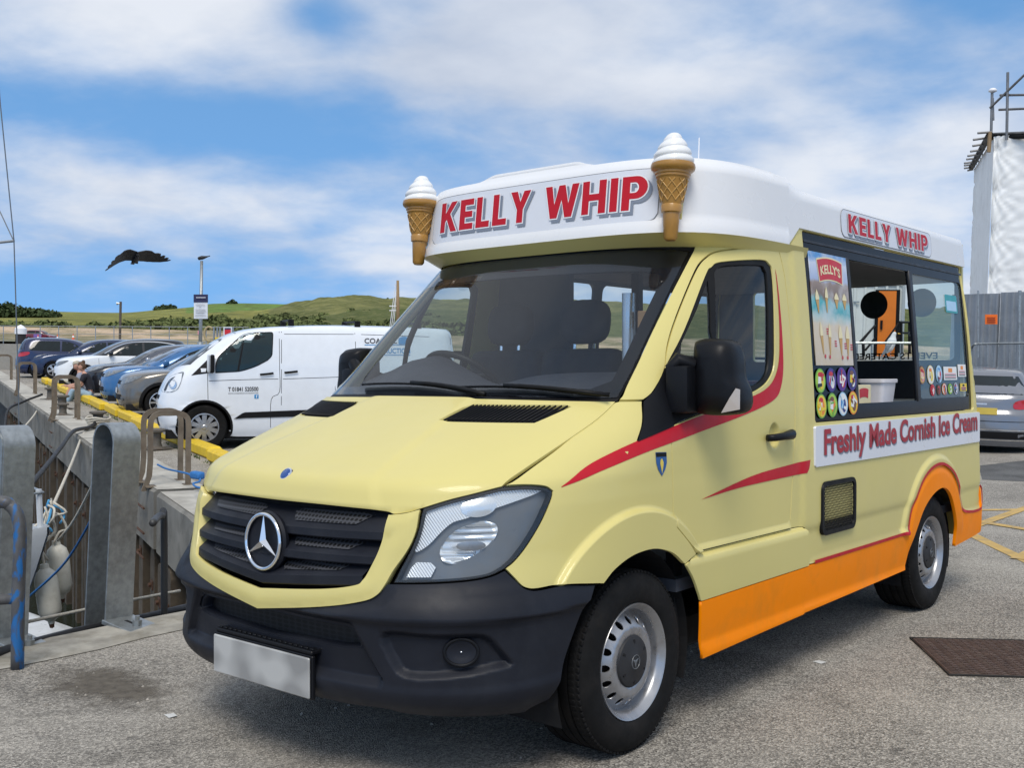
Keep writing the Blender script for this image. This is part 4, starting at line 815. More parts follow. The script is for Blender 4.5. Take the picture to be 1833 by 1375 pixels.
panel('scuttle', sc_r + [(-a, b) for a, b in sc_r[1:-1]][::-1], fmap_(-0.014), black, van, res=0.05, thick=0.01)
for x0, x1, z0, z1 in ((-.46, .30, 1.352, 1.392), (.10, .80, 1.352, 1.380)):
    wp = empty('wiper'); wp.parent = van; pt = []
    for t in np.linspace(0, 1, 9): X = x0 + (x1 - x0) * t; z = z1 + (z0 - z1) * t ** 2 + .012 * math.sin(t * 3.1); pt.append((X, float(fy_(X, z)) - .022 + .006 * t, z))
    MB().tube(pt, 0.008, 6, flat=.7).build('wiper_blade', black, wp, smooth=True)
    MB().tube([(a + .05, b - .012, c + .004) for a, b, c in pt[3:]], 0.010, 6).build('wiper_arm', black, wp, smooth=True)
# roof: front fascia, cove, roof sides
FN = 4.6
def fas_y0(z): return .52 + (z - 2.05) * .12 + 0.03 * sstep(z, 2.34, 2.42)
def fas_w(z): return .935 - (z - 2.05) * .05 - 0.03 * sstep(z, 2.34, 2.40)
def famap(o=0.0):
    def f(a, z):
        s = np.abs(np.sin(a)); c = np.maximum(np.cos(a), 0); r = ((s / fas_w(z)) ** FN + (c / DD) ** FN) ** (-1 / FN)
        return np.stack([(r + o) * np.sin(a), fas_y0(z) + DD - (r + o) * np.cos(a), z], 1)
    return f
def fang(x, z=2.2):
    t = min(abs(x) / float(fas_w(z)), .99999); y = DD * (1 - t ** FN) ** (1 / FN); return math.atan2(x, y)
def fxmap(o=0.0):
    def f(x, z):
        t = np.clip(np.abs(x) / fas_w(z), 0, .9999); return np.stack([x, fas_y0(z) + DD - DD * (1 - t ** FN) ** (1 / FN) - o, z], 1)
    return f
def rtop(a): return 2.392 + 0.030 * sstep(abs(a), fang(.36), fang(.24))
hp = math.pi / 2
aE = 1.347
fa_poly = [(a, 2.050) for a in np.linspace(-aE, aE, 61)] + [(a, rtop(a) if abs(a) < 1.2 else 2.386) for a in np.linspace(aE, -aE, 121)]
fas = panel('roof_fascia', fa_poly, famap(), white, van, res=0.03, thick=0.03, disp=lambda a, z: 0.012 * sstep(z, 2.12, 2.085) - .006 * sstep(z, 2.075, 2.05))
# cream cove under the fascia
ncv = 81; av = np.linspace(-hp + .01, hp - .01, ncv); rows = []
for t in np.linspace(0, 1, 7):
    z = 2.058 - 0.068 * t; lo = cmap(-0.012)(av, np.full(ncv, 1.985)); hi = famap(0.010)(av, np.full(ncv, 2.053)); q = hi + (lo - hi) * (t ** 0.85)[None] if False else hi + (lo - hi) * t; q[:, 2] = 2.053 + (2.000 - 2.053) * t - 0.016 * t * np.abs(np.sin(av)) * 0 
    rows.append(q)
V = np.concatenate(rows).tolist(); Fc = [(i * ncv + j, i * ncv + j + 1, (i + 1) * ncv + j + 1, (i + 1) * ncv + j) for i in range(6) for j in range(ncv - 1)]
mobj('roof_cove', V, [f[::-1] for f in Fc], yellow, van, smooth=True)
for sg in (1, -1):
    fl = sg < 0
    def rs(o=0.0): return lambda y, z: np.stack([sg * (fas_w(z) + o - .03 * sstep(z, 2.30, 2.36) * sstep(y, 1.3, 1.6)), y, z], 1)
    side = segs([(1.556, 2.05), (1.40, 2.051), (1.38, 2.056)], [(1.38, 2.056), (1.42, 2.098), (1.49, 2.147)], [(1.49, 2.147), (3.99, 2.147)], [(3.99, 2.147), (3.965, 2.325)], [(3.965, 2.325), (1.62, 2.338), (1.50, 2.345), (1.44, 2.362), (1.38, 2.383), (1.30, 2.386)])
    side = [(1.36, 2.052)] + segs([(1.36, 2.052), (1.42, 2.095), (1.49, 2.147)], [(1.49, 2.147), (3.99, 2.147)], [(3.99, 2.147), (3.965, 2.325)], [(3.965, 2.325), (2.6, 2.333), (1.66, 2.338), (1.52, 2.346), (1.44, 2.370), (1.36, 2.386)]) + [(1.36, 2.386)]
    panel('roof_side', side, rs(), white, van, res=0.04, thick=0.02, flip=fl)
    tri = [(1.38, 2.052), (1.515, 2.052), (1.53, 2.146), (1.495, 2.146), (1.42, 2.094)]
    panel('cove_end', tri, lambda y, z: np.stack([sg * (.925 + 0 * y), y, z], 1), yellow, van, res=0.05, thick=0.02, flip=fl)
    sgn = rrect(1.99, 3.345, 2.158, 2.300, .045)
    if sg == 1: side_sign = (rs, sgn)
aa = np.linspace(-hp + .02, hp - .02, 81); ro = famap(-.012)(aa, np.full(81, 2.384))
rout = [(float(p[0]), float(p[1])) for p in ro] + [(float(ro[-1][0]), 1.8), (.885, 2.6), (.88, 3.95), (-.88, 3.95), (-.885, 2.6), (float(ro[0][0]), 1.8)]
def roofmap(x, y):
    d = np.maximum(0, sdist(np.c_[x, y], rout)); e = np.interp(y, [.5, 1.36, 1.44, 1.52, 1.66, 3.96], [2.386, 2.384, 2.368, 2.344, 2.336, 2.323]); pod = .030 * sstep(np.abs(x), .37, .25) * sstep(y, 1.5, 1.2)
    return np.stack([x, y, e + pod + .045 * sstep(d, -.05, .5)], 1)
panel('roof_skin', rout, roofmap, white, van, res=.05, thick=.01)
MB().tube([(.62, 1.06, 2.40), (.617, 1.075, 2.56)], .003, 6).build('roof_aerial', pure_white, van)
# rear wall, floor, wheel housings, nose liner
rwin = rrect(-.62, .865, 1.53, 2.055, .03); ry = lambda o=0.0: (lambda x, z: np.stack([-x, 4.03 + o + 0 * x, z], 1))
rw = panel('rear_wall', [(-.93, .36), (.93, .36), (.905, 2.30), (-.905, 2.30)], ry(), yellow, van, holes=[[(-x, z) for x, z in rwin][::-1]], res=.1, thick=.03)
panel('rear_wall_lining', [(-.90, .6), (.90, .6), (.90, 2.07), (-.90, 2.07)], lambda x, z: np.stack([x, 3.985 + 0 * x, z], 1), pm('rear_lining', (.012, .012, .014), .5), van, holes=[rwin], res=.1, thick=.01)
panel('rear_window', [(-x, z) for x, z in rwin][::-1], ry(-.01), glass('rear_glass', (.88, .93, .92), .97), van, res=.2, thick=0)
V, Fc = text_mesh('EVENTS CATERED', 1, .02); k_ = .60 / V[:, 0].max()
decal('rear_window_lettering', [(np.c_[V[:, 0] * k_ - .74, V[:, 1] * .062 + 1.538], Fc)], ry(.0), .002, black, rw)
for x_ in (.299, .634):
    rs_k = decal('round_window_sticker', [F2(oval(-x_, 1.925, .098, .098, 32))], ry(.0), .003, pm('sticker_black', (.012, .016, .016), .6), rw)
    V, Fc = text_mesh('zero', 1, 0); decal('sticker_word', [(np.c_[V[:, 0] * .075 / V[:, 0].max() - x_ - .037, V[:, 1] * .028 + 1.868], Fc)], ry(.0), .0005, pm('sticker_grey', (.05, .05, .05), .6), rs_k)
MB().box(-.93, .93, .35, 4.03, .55, .60, .0).build('cabin_floor', lining, van)
MB().box(-.80, .80, .2, 4.0, .24, .40, .02).build('chassis', dark, van)
MB().box(-.52, .52, -.80, .2, .30, .90, .03).build('engine_bay', dark, van)
for sg in (1, -1):
    for yw in (0, 3.25):
        ar = MB(); pr = [(.475, 0.0), (.475, -.45)]
        n_ = 20; V = []; Fc = []
        for i in range(n_ + 1):
            t = math.pi * (-.12 + 1.24 * i / n_)
            for h in (0.0, -.42): V.append((sg * (.93 + h), yw - .44 * math.cos(t), .345 + (.405 if yw else .43) * math.sin(t)))
        for i in range(n_): Fc.append((2 * i, 2 * i + 1, 2 * i + 3, 2 * i + 2))
        ar.add(V, Fc); ar.box(sg * .50 - .01, sg * .50 + .01, yw - .5, yw + .5, .25, .85); ar.build('wheel_housing', dark, van)
    MB().box(sg * .87 - .02, sg * .87 + .02, .40, .46, .25, .70).build('mud_flap', dark, van)
# cab interior
ds_ = MB(); V = []; Fc = []; xs = np.linspace(-.78, .78, 33)
prof = [(-.02, 1.335), (.10, 1.40), (.22, 1.44), (.33, 1.445), (.42, 1.41), (.46, 1.30), (.46, .95)]
for x in xs:
    hump = .07 * math.exp(-((x + .42) / .22) ** 2) - .05 * math.exp(-((x - .05) / .2) ** 2)
    for i, (y, z) in enumerate(prof): V.append((x, y + .12 * (abs(x) / .78) ** 3, z + (hump if 0 < i < 5 else 0) * (.6 + .2 * i if i < 4 else 1)))
n_ = len(prof); Fc = [(i * n_ + j, i * n_ + j + 1, (i + 1) * n_ + j + 1, (i + 1) * n_ + j) for i in range(32) for j in range(n_ - 1)]
ds_.add(V, Fc).build('dashboard', dashm, van, smooth=True)
sw = empty('steering_wheel'); sw.parent = van; sw.location = (-.40, .52, 1.42); sw.rotation_euler = (R_(-38), 0, 0)
MB().tube([(.195 * math.cos(t), .195 * math.sin(t), 0) for t in np.linspace(0, 2 * math.pi, 41)[:-1]], .016, 8, closed=True).build('wheel_rim', black, sw, smooth=True)
MB().box(-.18, .18, -.03, .03, -.02, .01, .01).box(-.03, .03, -.18, 0, -.02, .01, .01).build('wheel_spokes', black, sw)
def seat(x, y, w2):
    s = empty('cab_seat'); s.parent = van; s.location = (x, y, 0)
    MB().box(-w2, w2, -.30, .20, .80, .98, .05, seg=3).build('seat_cushion', seatcloth, s, smooth=True)
    MB().box(-w2, w2, -.075, .075, 0, .64, .07, M=TR(0, .20, .93, rx=R_(-9)), seg=4).build('backrest', seatcloth, s, smooth=True)
    V = []; se = lambda c_, e: math.copysign(abs(c_) ** e, c_)
    for i in range(13):
        p_ = -math.pi / 2 + math.pi * i / 12
        for j in range(20): a_ = 2 * math.pi * j / 20; V.append((.145 * se(math.cos(p_), .55) * se(math.cos(a_), .6), .055 * se(math.cos(p_), .6) * se(math.sin(a_), .7), .112 * se(math.sin(p_), .7)))
    MB().add(V, [(i * 20 + j, i * 20 + (j + 1) % 20, (i + 1) * 20 + (j + 1) % 20, (i + 1) * 20 + j) for i in range(12) for j in range(20)], TR(0, .30, 1.70, rx=R_(-6))).build('headrest', seatcloth, s, smooth=True)
    MB().tube([(-.06, .29, 1.5), (-.06, .30, 1.68)], .008, 6).tube([(.06, .29, 1.5), (.06, .30, 1.68)], .008, 6).build('headrest_posts', chrome, s)
seat(.03, .66, .24); seat(-.46, .66, .24)
MB().box(-.93, -.40, 1.40, 1.44, .6, 2.05).build('cab_bulkhead', lining, van)
MB().box(-.40, .93, 1.40, 1.44, .6, 1.20).build('cab_bulkhead', lining, van)
MB().box(-.42, -.37, 2.05, 2.10, .6, 2.1).build('inner_post', lining, van)
for x, y, r, zt in ((.52, .62, .030, 1.80), (.60, .64, .026, 1.715)):
    MB().tube([(x, y, .9), (x, y, zt)], r, 16).build('standing_tube', steelp, van, smooth=40)
MB().box(.572, .632, .610, .672, 1.64, 1.718, .004).build('tube_tape', pm('brown_tape', (.28, .17, .09), .7), van)
V = [(x, y, 2.05 - .0 * y) for y in (.8, 4.0) for x in (-.88, .88)]
mobj('headlining', V, [(0, 1, 3, 2)], pm('headlining', (.10, .10, .11), .9), van)
# door mirrors, handles, badges
for sg in (1, -1):
    mr_ = empty('door_mirror'); mr_.parent = van; mr_.location = (sg * 1.085, .42, 1.425); mr_.rotation_euler = (0, 0, sg * R_(6))
    sh = MB(); V = []; Fc = []; rings = [(-.085, .45, .5), (-.070, .80, .84), (-.04, .97, .98), (0.0, 1.02, 1.02), (.05, 1.03, 1.02), (.075, 1.0, 1.0), (.080, .93, .95)]
    base = cr([(-.095, -.125), (-.06, -.150), (.07, -.148), (.108, -.118), (.106, -.055), (.085, .0), (.078, .085), (.055, .135), (.0, .150), (-.075, .148), (-.095, .12), (-.1, 0)], 4, True)
    for y, k, kz in rings:
        for x, z in base: V.append((sg * x * k, y + (.012 * (x / .1) ** 2), z * kz))
    n_ = len(base)
    for i in range(len(rings) - 1):
        for j in range(n_): f = (i * n_ + j, i * n_ + (j + 1) % n_, (i + 1) * n_ + (j + 1) % n_, (i + 1) * n_ + j); Fc.append(f if sg > 0 else f[::-1])
    Fc.append(tuple(range(n_))[::-1 if sg > 0 else 1]); Fc.append(tuple((len(rings) - 1) * n_ + j for j in range(n_))[::1 if sg > 0 else -1])
    sh.add(V, Fc).build('mirror_shell', trim, mr_, smooth=50)
    MB().add([(sg * x, -.048 - .036 * (1 - (x / .12) ** 2) + (.0), z) for x, z in [(.045, -.142), (.112, -.128), (.113, -.05), (.098, -.045), (.075, -.085)]], [(0, 1, 2, 3, 4) if sg > 0 else (4, 3, 2, 1, 0)]).build('mirror_indicator', pm('clear_orange_lens', (.45, .40, .36), .15, coat=.6), mr_)
    MB().box(sg * -.17 if sg > 0 else .07, sg * -.07 if sg > 0 else .17, -.14, .0, -.145, .045, .02, seg=2).tube([(sg * -.16, -.10, .03), (sg * -.13, -.10, .068), (sg * -.09, -.05, .05)], .03, 8).build('mirror_arm', trim, mr_, smooth=50)
    dh = MB(); pt = [(sg * (float(sx_(y, 1.154)) + o), y, 1.154 + (y - 1.14) * .05) for y, o in ((1.020, .012), (1.05, .035), (1.12, .045), (1.20, .042), (1.262, .016))]
    dh.tube(pt, [.016, .017, .018, .024, .020], 10, flat=1.0); dh.build('door_handle', trim, van, smooth=True)
# ---- livery on the visible (left) side, repeated on the far side
vent = rrect(1.585, 1.998, .640, .905, .045)
for sg in (1, -1):
    fl = sg < 0; mp = smap(sg); q = lambda P: P
    up = cr([(-.410, 1.040), (-.274, 1.102), (-.12, 1.147), (.059, 1.189), (.23, 1.222), (.40, 1.254), (.55, 1.277), (.72, 1.300), (.854, 1.326), (1.027, 1.363), (1.127, 1.413), (1.187, 1.496), (1.212, 1.624), (1.222, 1.76), (1.226, 1.93)], 4)
    dn = cr([(1.232, 1.90), (1.238, 1.76), (1.240, 1.62), (1.229, 1.464), (1.193, 1.374), (1.133, 1.324), (.979, 1.284), (.723, 1.24), (.488, 1.205), (.223, 1.164), (.034, 1.133), (-.201, 1.086), (-.32, 1.058), (-.410, 1.038)], 4)
    decal('red_swoosh', [F2(up + dn, res=.04)], mp, .0016, red, van, flip=fl)
    decal('red_flash', [F2(segs([(.448, .922), (.893, .987), (1.27, 1.012), (1.466, 1.023)], [(1.466, 1.023), (1.450, .985), (1.425, .962)], [(1.425, .962), (1.003, .952), (.75, .943), (.448, .922)]), res=.04)], lambda y, z: mp(y, z) + np.stack([sg * door_disp(y, z) * 0 + sg * boxdisp(y, z), 0 * y, 0 * y], 1), .0022, red, van, flip=fl)
    lo = [(2.70, .523)] + rear_out[1:]; pin = cr([(1.50, .522), (2.0, .5215), (2.5, .522)] + lo, 4)
    a = np.array(pin); tng = np.gradient(a, axis=0); tng /= np.linalg.norm(tng, axis=1)[:, None] + 1e-9; nn = np.c_[-tng[:, 1], tng[:, 0]]
    decal('red_pinstripe', [F2([tuple(p) for p in a + nn * .013] + [tuple(p) for p in (a - nn * .004)[::-1]], res=.05)], lambda y, z: mp(y, z) + np.stack([sg * np.maximum(boxdisp(y, z), boxo_disp(y, z)), 0 * y, 0 * y], 1), .003, red, van, flip=fl)
    vg = panel('side_vent_frame', vent, smap(sg, .020), black, van, holes=[inset(vent, .022)], res=.05, thick=.02, flip=fl)
    panel('side_vent_mesh', inset(vent, .015), smap(sg, .006), bpy.data.materials.get('vent_mesh') or pm('vent_mesh', (.30, .27, .16), .5, var=.1), vg, res=.08, thick=0, flip=fl)
    gm = MB(); 
    for k in range(-9, 34):
        for d in (1, -1):
            pts = []
            for t in np.linspace(0, 1, 9):
                z = .655 + t * .235; y = 1.60 + k * .0155 + (t if d > 0 else 1 - t) * .15
                if 1.603 < y < 1.98: pts.append((sg * (float(sx_(y, z)) + .010), y, z))
            if len(pts) > 1: gm.tube([pts[0], pts[-1]], .0022, 4, caps=False)
    gm.build('vent_wire', black, vg)
for (yy, zz_) in ((.152, 1.088),):
    decal('cornish_badge', [F2([(.115, 1.134), (.190, 1.131), (.190, 1.09), (.178, 1.065), (.153, 1.040), (.127, 1.066), (.115, 1.092)])], smap(1), .002, pm('badge_shield_blue', (.015, .09, .28), .3), van)
    decal('badge_band', [F2([(.117, 1.132), (.188, 1.1295), (.188, 1.114), (.117, 1.116)])], smap(1), .003, black, van)
    decal('badge_cone', [F2([(.153, 1.05), (.163, 1.08), (.165, 1.092), (.158, 1.105), (.152, 1.108), (.144, 1.102), (.141, 1.09), (.144, 1.078)])], smap(1), .003, pm('badge_gold', (.72, .55, .08), .4), van)
# ---- sign lettering
LET = {'K': ([(0, 0), (.23, 0), (.23, .34), (.30, .43), (.53, 0), (.80, 0), (.46, .60), (.77, 1), (.50, 1), (.23, .62), (.23, 1), (0, 1)], [], .80),
       'E': ([(0, 0), (.58, 0), (.58, .2), (.23, .2), (.23, .4), (.54, .4), (.54, .6), (.23, .6), (.23, .8), (.58, .8), (.58, 1), (0, 1)], [], .58),
       'L': ([(0, 0), (.55, 0), (.55, .2), (.23, .2), (.23, 1), (0, 1)], [], .55),
       'Y': ([(.27, 0), (.50, 0), (.50, .42), (.77, 1), (.51, 1), (.385, .66), (.26, 1), (0, 1), (.27, .42)], [], .77),
       'W': ([(.22, 0), (.46, 0), (.60, .55), (.74, 0), (.98, 0), (1.2, 1), (.96, 1), (.85, .42), (.71, 1), (.49, 1), (.35, .42), (.24, 1), (0, 1)], [], 1.2),
       'H': ([(0, 0), (.23, 0), (.23, .4), (.55, .4), (.55, 0), (.78, 0), (.78, 1), (.55, 1), (.55, .6), (.23, .6), (.23, 1), (0, 1)], [], .78),
       'I': ([(0, 0), (.23, 0), (.23, 1), (0, 1)], [], .23),
       'P': ([(0, 0), (.23, 0), (.23, .33), (.40, .33)] + [(.40 + .31 * math.cos(t), .665 + .335 * math.sin(t)) for t in np.linspace(-hp, hp, 13)][1:-1] + [(.40, 1), (0, 1)], [[(.23, .51), (.36, .51)] + [(.36 + .115 * math.cos(t), .665 + .155 * math.sin(t)) for t in np.linspace(-hp, hp, 9)][1:-1] + [(.36, .82), (.23, .82)]], .71)}
def layout(txt, u0, u1, v0, h, rev=False):
    adv = []; x = 0
    for ch in txt:
        if ch == ' ': x += .42; continue
        adv.append((ch, x)); x += LET[ch][2] + .13
    k = (u1 - u0) / (x - .13); o = []
    for ch, a in adv:
        P, H, _ = LET[ch]; o.append(([(u0 + (a + p) * k, v0 + q * h) for p, q in P], [[(u0 + (a + p) * k, v0 + q * h) for p, q in hh] for hh in H]))
    return o
def three_layer(pref, letters, fm, parent, d, ol, lab=None, flip=False):
    sh = [F2(inset([(a + d, b - d) for a, b in P], -ol), [inset([(a + d, b - d) for a, b in h], ol) for h in H], .05) for P, H in letters]
    decal(pref + '_shadow', sh, fm, .0035, grey_sh, parent, flip=flip)
    decal(pref + '_outline', [F2(inset(P, -ol), [inset(h, ol) for h in H], .05) for P, H in letters], fm, .0045, pure_white, parent, flip=flip)
    decal(pref + '_letters', [F2(P, H, .05) for P, H in letters], fm, .0055, red, parent, flip=flip)
sgp = segs([(-.665, 2.135), (-.64, 2.112), (-.60, 2.108)], [(-.60, 2.108), (.62, 2.108)], [(.62, 2.108), (.67, 2.113), (.69, 2.14)], [(.69, 2.14), (.69, 2.30)], [(.69, 2.30), (.67, 2.335), (.62, 2.340)], [(.62, 2.340), (-.58, 2.340)], [(-.58, 2.340), (-.645, 2.33), (-.668, 2.29)], [(-.668, 2.29), (-.665, 2.135)])
sign = panel('roof_sign', sgp, fxmap(.004), signwhite, van, res=.04, thick=.006)
decal('sign_border', [fill2d(inset(sgp, -.003), [inset(sgp, .0015)], .05)], fxmap(.004), -.0005, pm('sign_edge', (.14, .14, .15), .5), sign)
three_layer('front', layout('KELLY WHIP', -.585, .645, 2.158, .152), fxmap(.004), sign, .014, .006)
rs_, sgn = side_sign[0], side_sign[1]
def rs1(o): return lambda y, z: np.stack([fas_w(z) + o - .03 * sstep(z, 2.30, 2.36) * sstep(y, 1.3, 1.6), y, z], 1)
sign2 = panel('side_sign', sgn, rs1(.003), signwhite, van, res=.05, thick=.006)
decal('side_sign_border', [fill2d(inset(sgn, -.004), [inset(sgn, .002)], .05)], rs1(.003), -.0005, bpy.data.materials['sign_edge'], sign2)
three_layer('side', layout('KELLY WHIP', 2.07, 3.27, 2.182, .10), rs1(.003), sign2, .012, .006)
brd = rrect(1.508, 4.062, .985, 1.182, .012); bplane = lambda o: (lambda y, z: np.stack([.992 + o + 0 * y, y, z], 1))
board = panel('slogan_board', brd, bplane(.014), signwhite, van, res=.2, thick=.03)
V, Fc = text_mesh('Freshly Made Cornish Ice Cream', 1.0, .028, res=4)
kx = 2.40 / V[:, 0].max(); kz = .168 / V[:, 1].max(); base = .998
for nm, dx, off, m_ in (('slogan_shadow', .010, .002, grey_sh), ('slogan_letters', 0.0, .0035, pm('slogan_red', (.36, .006, .02), .35))):
    decal(nm, [(np.c_[V[:, 0] * kx + 1.60 + dx, V[:, 1] * kz + base - dx * .8 + (V[:, 0] * kx) * .012], Fc)], bplane(.014), off, m_, board)
# ---- ice cream cones on the fascia corners
wafer = pm('wafer_brown', (.40, .20, .035), .38, coat=.3, var=.12, vs=14, dirt=(.20, .10, .02), dscale=10, damt=.35)
cream = pm('ice_cream_white', (.78, .78, .77), .25, coat=.3, var=.02)
for sg in (1, -1):
    c = empty('ice_cream_cone'); c.parent = van; c.location = (sg * .766, .575, 2.012); c.rotation_euler = (R_(-4), 0, 0)
    MB().lathe([(0, 0), (.022, .0), (.030, .010), (.037, .118), (.044, .122), (.046, .150), (.043, .155), (.046, .165), (.066, .262), (.068, .268), (.073, .272), (.073, .281), (.078, .285), (.078, .294), (.086, .299), (.094, .306), (.097, .318), (.094, .330), (.084, .334), (.02, .334)], 40).build('wafer_cone', wafer, c, smooth=40)
    wl = MB()
    for k in range(9):
        for d in (1, -1):
            pt = []
            for t in np.linspace(0, 1, 9): r = .0465 + (.0655 - .0465) * t + .001; a = 2 * math.pi * k / 9 + d * t * 1.25; pt.append((r * math.cos(a), r * math.sin(a), .168 + .092 * t))
            wl.tube(pt, .0030, 5, caps=False)
    wl.build('wafer_lattice', pm('wafer_ridge', (.52, .29, .07), .4, coat=.3), c, smooth=True)
    wh = MB(); n1, n2 = 90, 28; V = []; Fc = []
    for i in range(n1 + 1):
        t = i / n1; h = .328 + .138 * t
        for j in range(n2):
            a = 2 * math.pi * j / n2; f = (t * 3.6 - a / (2 * math.pi)) % 1.0; env = float(np.interp(t, [0, .25, .5, .75, .92, 1], [.088, .082, .068, .047, .031, .022]))
            r = env * (1 - .07 + .14 * math.sin(math.pi * f) ** .7) * (1 if t < .97 else .9); V.append((r * math.cos(a), r * math.sin(a), h))
    for i in range(n1):
        for j in range(n2): Fc.append((i * n2 + j, i * n2 + (j + 1) % n2, (i + 1) * n2 + (j + 1) % n2, (i + 1) * n2 + j))
    Fc.append(tuple(n1 * n2 + j for j in range(n2))); wh.add(V, Fc); wh.build('whipped_ice_cream', cream, c, smooth=True)
    MB().box(-.012, .012, .06, .12, .10, .26, .003, M=TR(-sg * .0)).build('cone_bracket', yellow, c)
# ================================================================ serving hatch: frame, panes, posters, stickers, counter
open_ = rrect(2.092, 2.982, 1.280, 2.045, .006); gl_r = rrect(3.030, 3.930, 1.288, 2.036, .03)
pv = lambda o: smap(1, o)
hf = panel('hatch_frame', inset(hatch, .003), pv(-.004), gloss_black, van, holes=[open_, gl_r], res=.06, thick=.02)
panel('sliding_pane', inset(gl_r, -.01), pv(-.012), hatch_glass, van, res=.1, thick=0)
alu = pm('dark_window_channel', (.035, .036, .040), .4, metal=.3, spec=.25)
for y0, y1 in ((2.062, 2.094), (2.978, 3.022)):
    panel('window_channel', [(y0, 1.275), (y1, 1.275), (y1, 2.05), (y0, 2.05)], pv(.002), alu, hf, res=.08, thick=.012)
panel('window_channel', [(1.56, 2.088), (3.95, 2.088), (3.95, 2.100), (1.56, 2.100)], pv(.002), alu, hf, res=.08, thick=.01)
# poster
pst = bpy.data.materials.new('beach_poster_print'); pst.use_nodes = True; _nt = pst.node_tree; _b = _nt.nodes['Principled BSDF']; _b.inputs['Roughness'].default_value = .35
_t = _nt.nodes.new('ShaderNodeTexCoord'); _s = _nt.nodes.new('ShaderNodeSeparateXYZ'); _nt.links.new(_t.outputs['Object'], _s.inputs[0])
_wv = _nt.nodes.new('ShaderNodeMath'); _wv.operation = 'MULTIPLY_ADD'; _nt.links.new(_noise(_nt, _map(_nt), 9, 5), _wv.inputs[0]); _wv.inputs[1].default_value = .10; _nt.links.new(_s.outputs[2], _wv.inputs[2])
_bg = _ramp(_nt, _rng(_nt, _wv.outputs[0], 1.54, 2.10), [(.0, (.60, .50, .36)), (.33, (.66, .56, .42)), (.40, (.42, .55, .52)), (.47, (.05, .36, .40)), (.56, (.08, .42, .46)), (.60, (.20, .14, .10)), (.72, (.30, .22, .18)), (.76, (.38, .46, .66)), (.90, (.60, .66, .78)), (.97, (.08, .28, .60))])
_cl = _mix(_nt, _rng(_nt, _noise(_nt, _map(_nt), 7, 6, .6), .45, .65, 0, .5), _bg, (.72, .72, .74)); _nt.links.new(_cl, _b.inputs['Base Color'])
pp = [(1.590, 1.479), (2.048, 1.481), (2.054, 2.047), (1.600, 2.048)]
poster = panel('beach_poster', pp, pv(.001), pst, van, res=.1, thick=.004)
cols = {k: pm('print_' + k, v, .4, var=.04) for k, v in dict(red=(.55, .02, .03), cream=(.80, .70, .42), wafer=(.55, .33, .09), white=(.80, .80, .78), green=(.16, .42, .05), lime=(.40, .62, .06), purple=(.10, .03, .26), navy=(.02, .04, .20), yellow=(.80, .58, .03), orange=(.80, .25, .02), blue=(.05, .25, .60), sky=(.40, .62, .80), pink=(.75, .30, .35), brown=(.18, .07, .03), black=(.01, .01, .01), teal=(.03, .32, .35)).items()}
def arch(cy, cz, w2, h, sag):
    t = np.linspace(-1, 1, 9); return [(cy + a * w2, cz + h / 2 + sag * (1 - a * a)) for a in t] + [(cy + a * w2 * .90, cz - h / 2 + sag * (1 - a * a)) for a in t[::-1]]
pf = pv(.001)
decal('banner_edge', [F2(arch(1.838, 1.955, .158, .120, .016))], pf, .0015, cols['cream'], poster)
decal('banner', [F2(arch(1.838, 1.955, .150, .106, .016))], pf, .0022, cols['red'], poster)
V, Fc = text_mesh("KELLY'S", 1, .03); sc_ = .24 / V[:, 0].max()
decal('banner_name', [(np.c_[V[:, 0] * sc_ + 1.718, V[:, 1] * .062 + 1.930 + .016 * (1 - ((V[:, 0] * sc_ - .12) / .12) ** 2)], Fc)], pf, .003, cols['cream'], poster)
def cone_print(y, z, h, w_, tilt=0, flake=False):
    c, s = math.cos(tilt), math.sin(tilt); r = lambda P: [(y + a * c - b * s, z + a * s + b * c) for a, b in P]
    return r([(-.004, 0), (.004, 0), (w_ * .5, h * .60), (-w_ * .5, h * .60)]), r([(-w_ * .55, h * .56), (w_ * .55, h * .56), (w_ * .50, h * .70), (w_ * .30, h * .86), (0, h), (-w_ * .28, h * .85), (-w_ * .5, h * .70)])
for y, z, h, w_, t in ((1.685, 1.535, .165, .032, .12), (1.765, 1.530, .165, .032, -.05), (1.905, 1.530, .16, .045, .03), (1.985, 1.530, .16, .045, -.05), (1.66, 1.74, .12, .042, .1), (1.76, 1.745, .135, .034, -.05), (1.885, 1.77, .085, .05, .0), (1.985, 1.77, .085, .05, .0)):
    a, b = cone_print(y, z, h, w_, t); decal('printed_cone', [F2(a)], pf, .0020, cols['wafer'], poster); decal('printed_ice_cream', [F2(b)], pf, .0028, cols['cream'] if h < .18 else cols['white'], poster)
for y, z in ((1.735, 1.66), (1.825, 1.60), (1.945, 1.59), (2.02, 1.585)):
    for k in range(3): decal('printed_price', [F2([(y, z - k * .012), (y + .025, z - k * .012), (y + .025, z - k * .012 + .006), (y, z - k * .012 + .006)])], pf, .0020, cols['red'], poster)
for y, z in ((1.70, 1.525), (1.755, 1.522), (1.91, 1.520), (1.975, 1.520)): decal('printed_berry', [F2(oval(y, z, .009, .011, 8))], pf, .0030, cols['red'], poster)
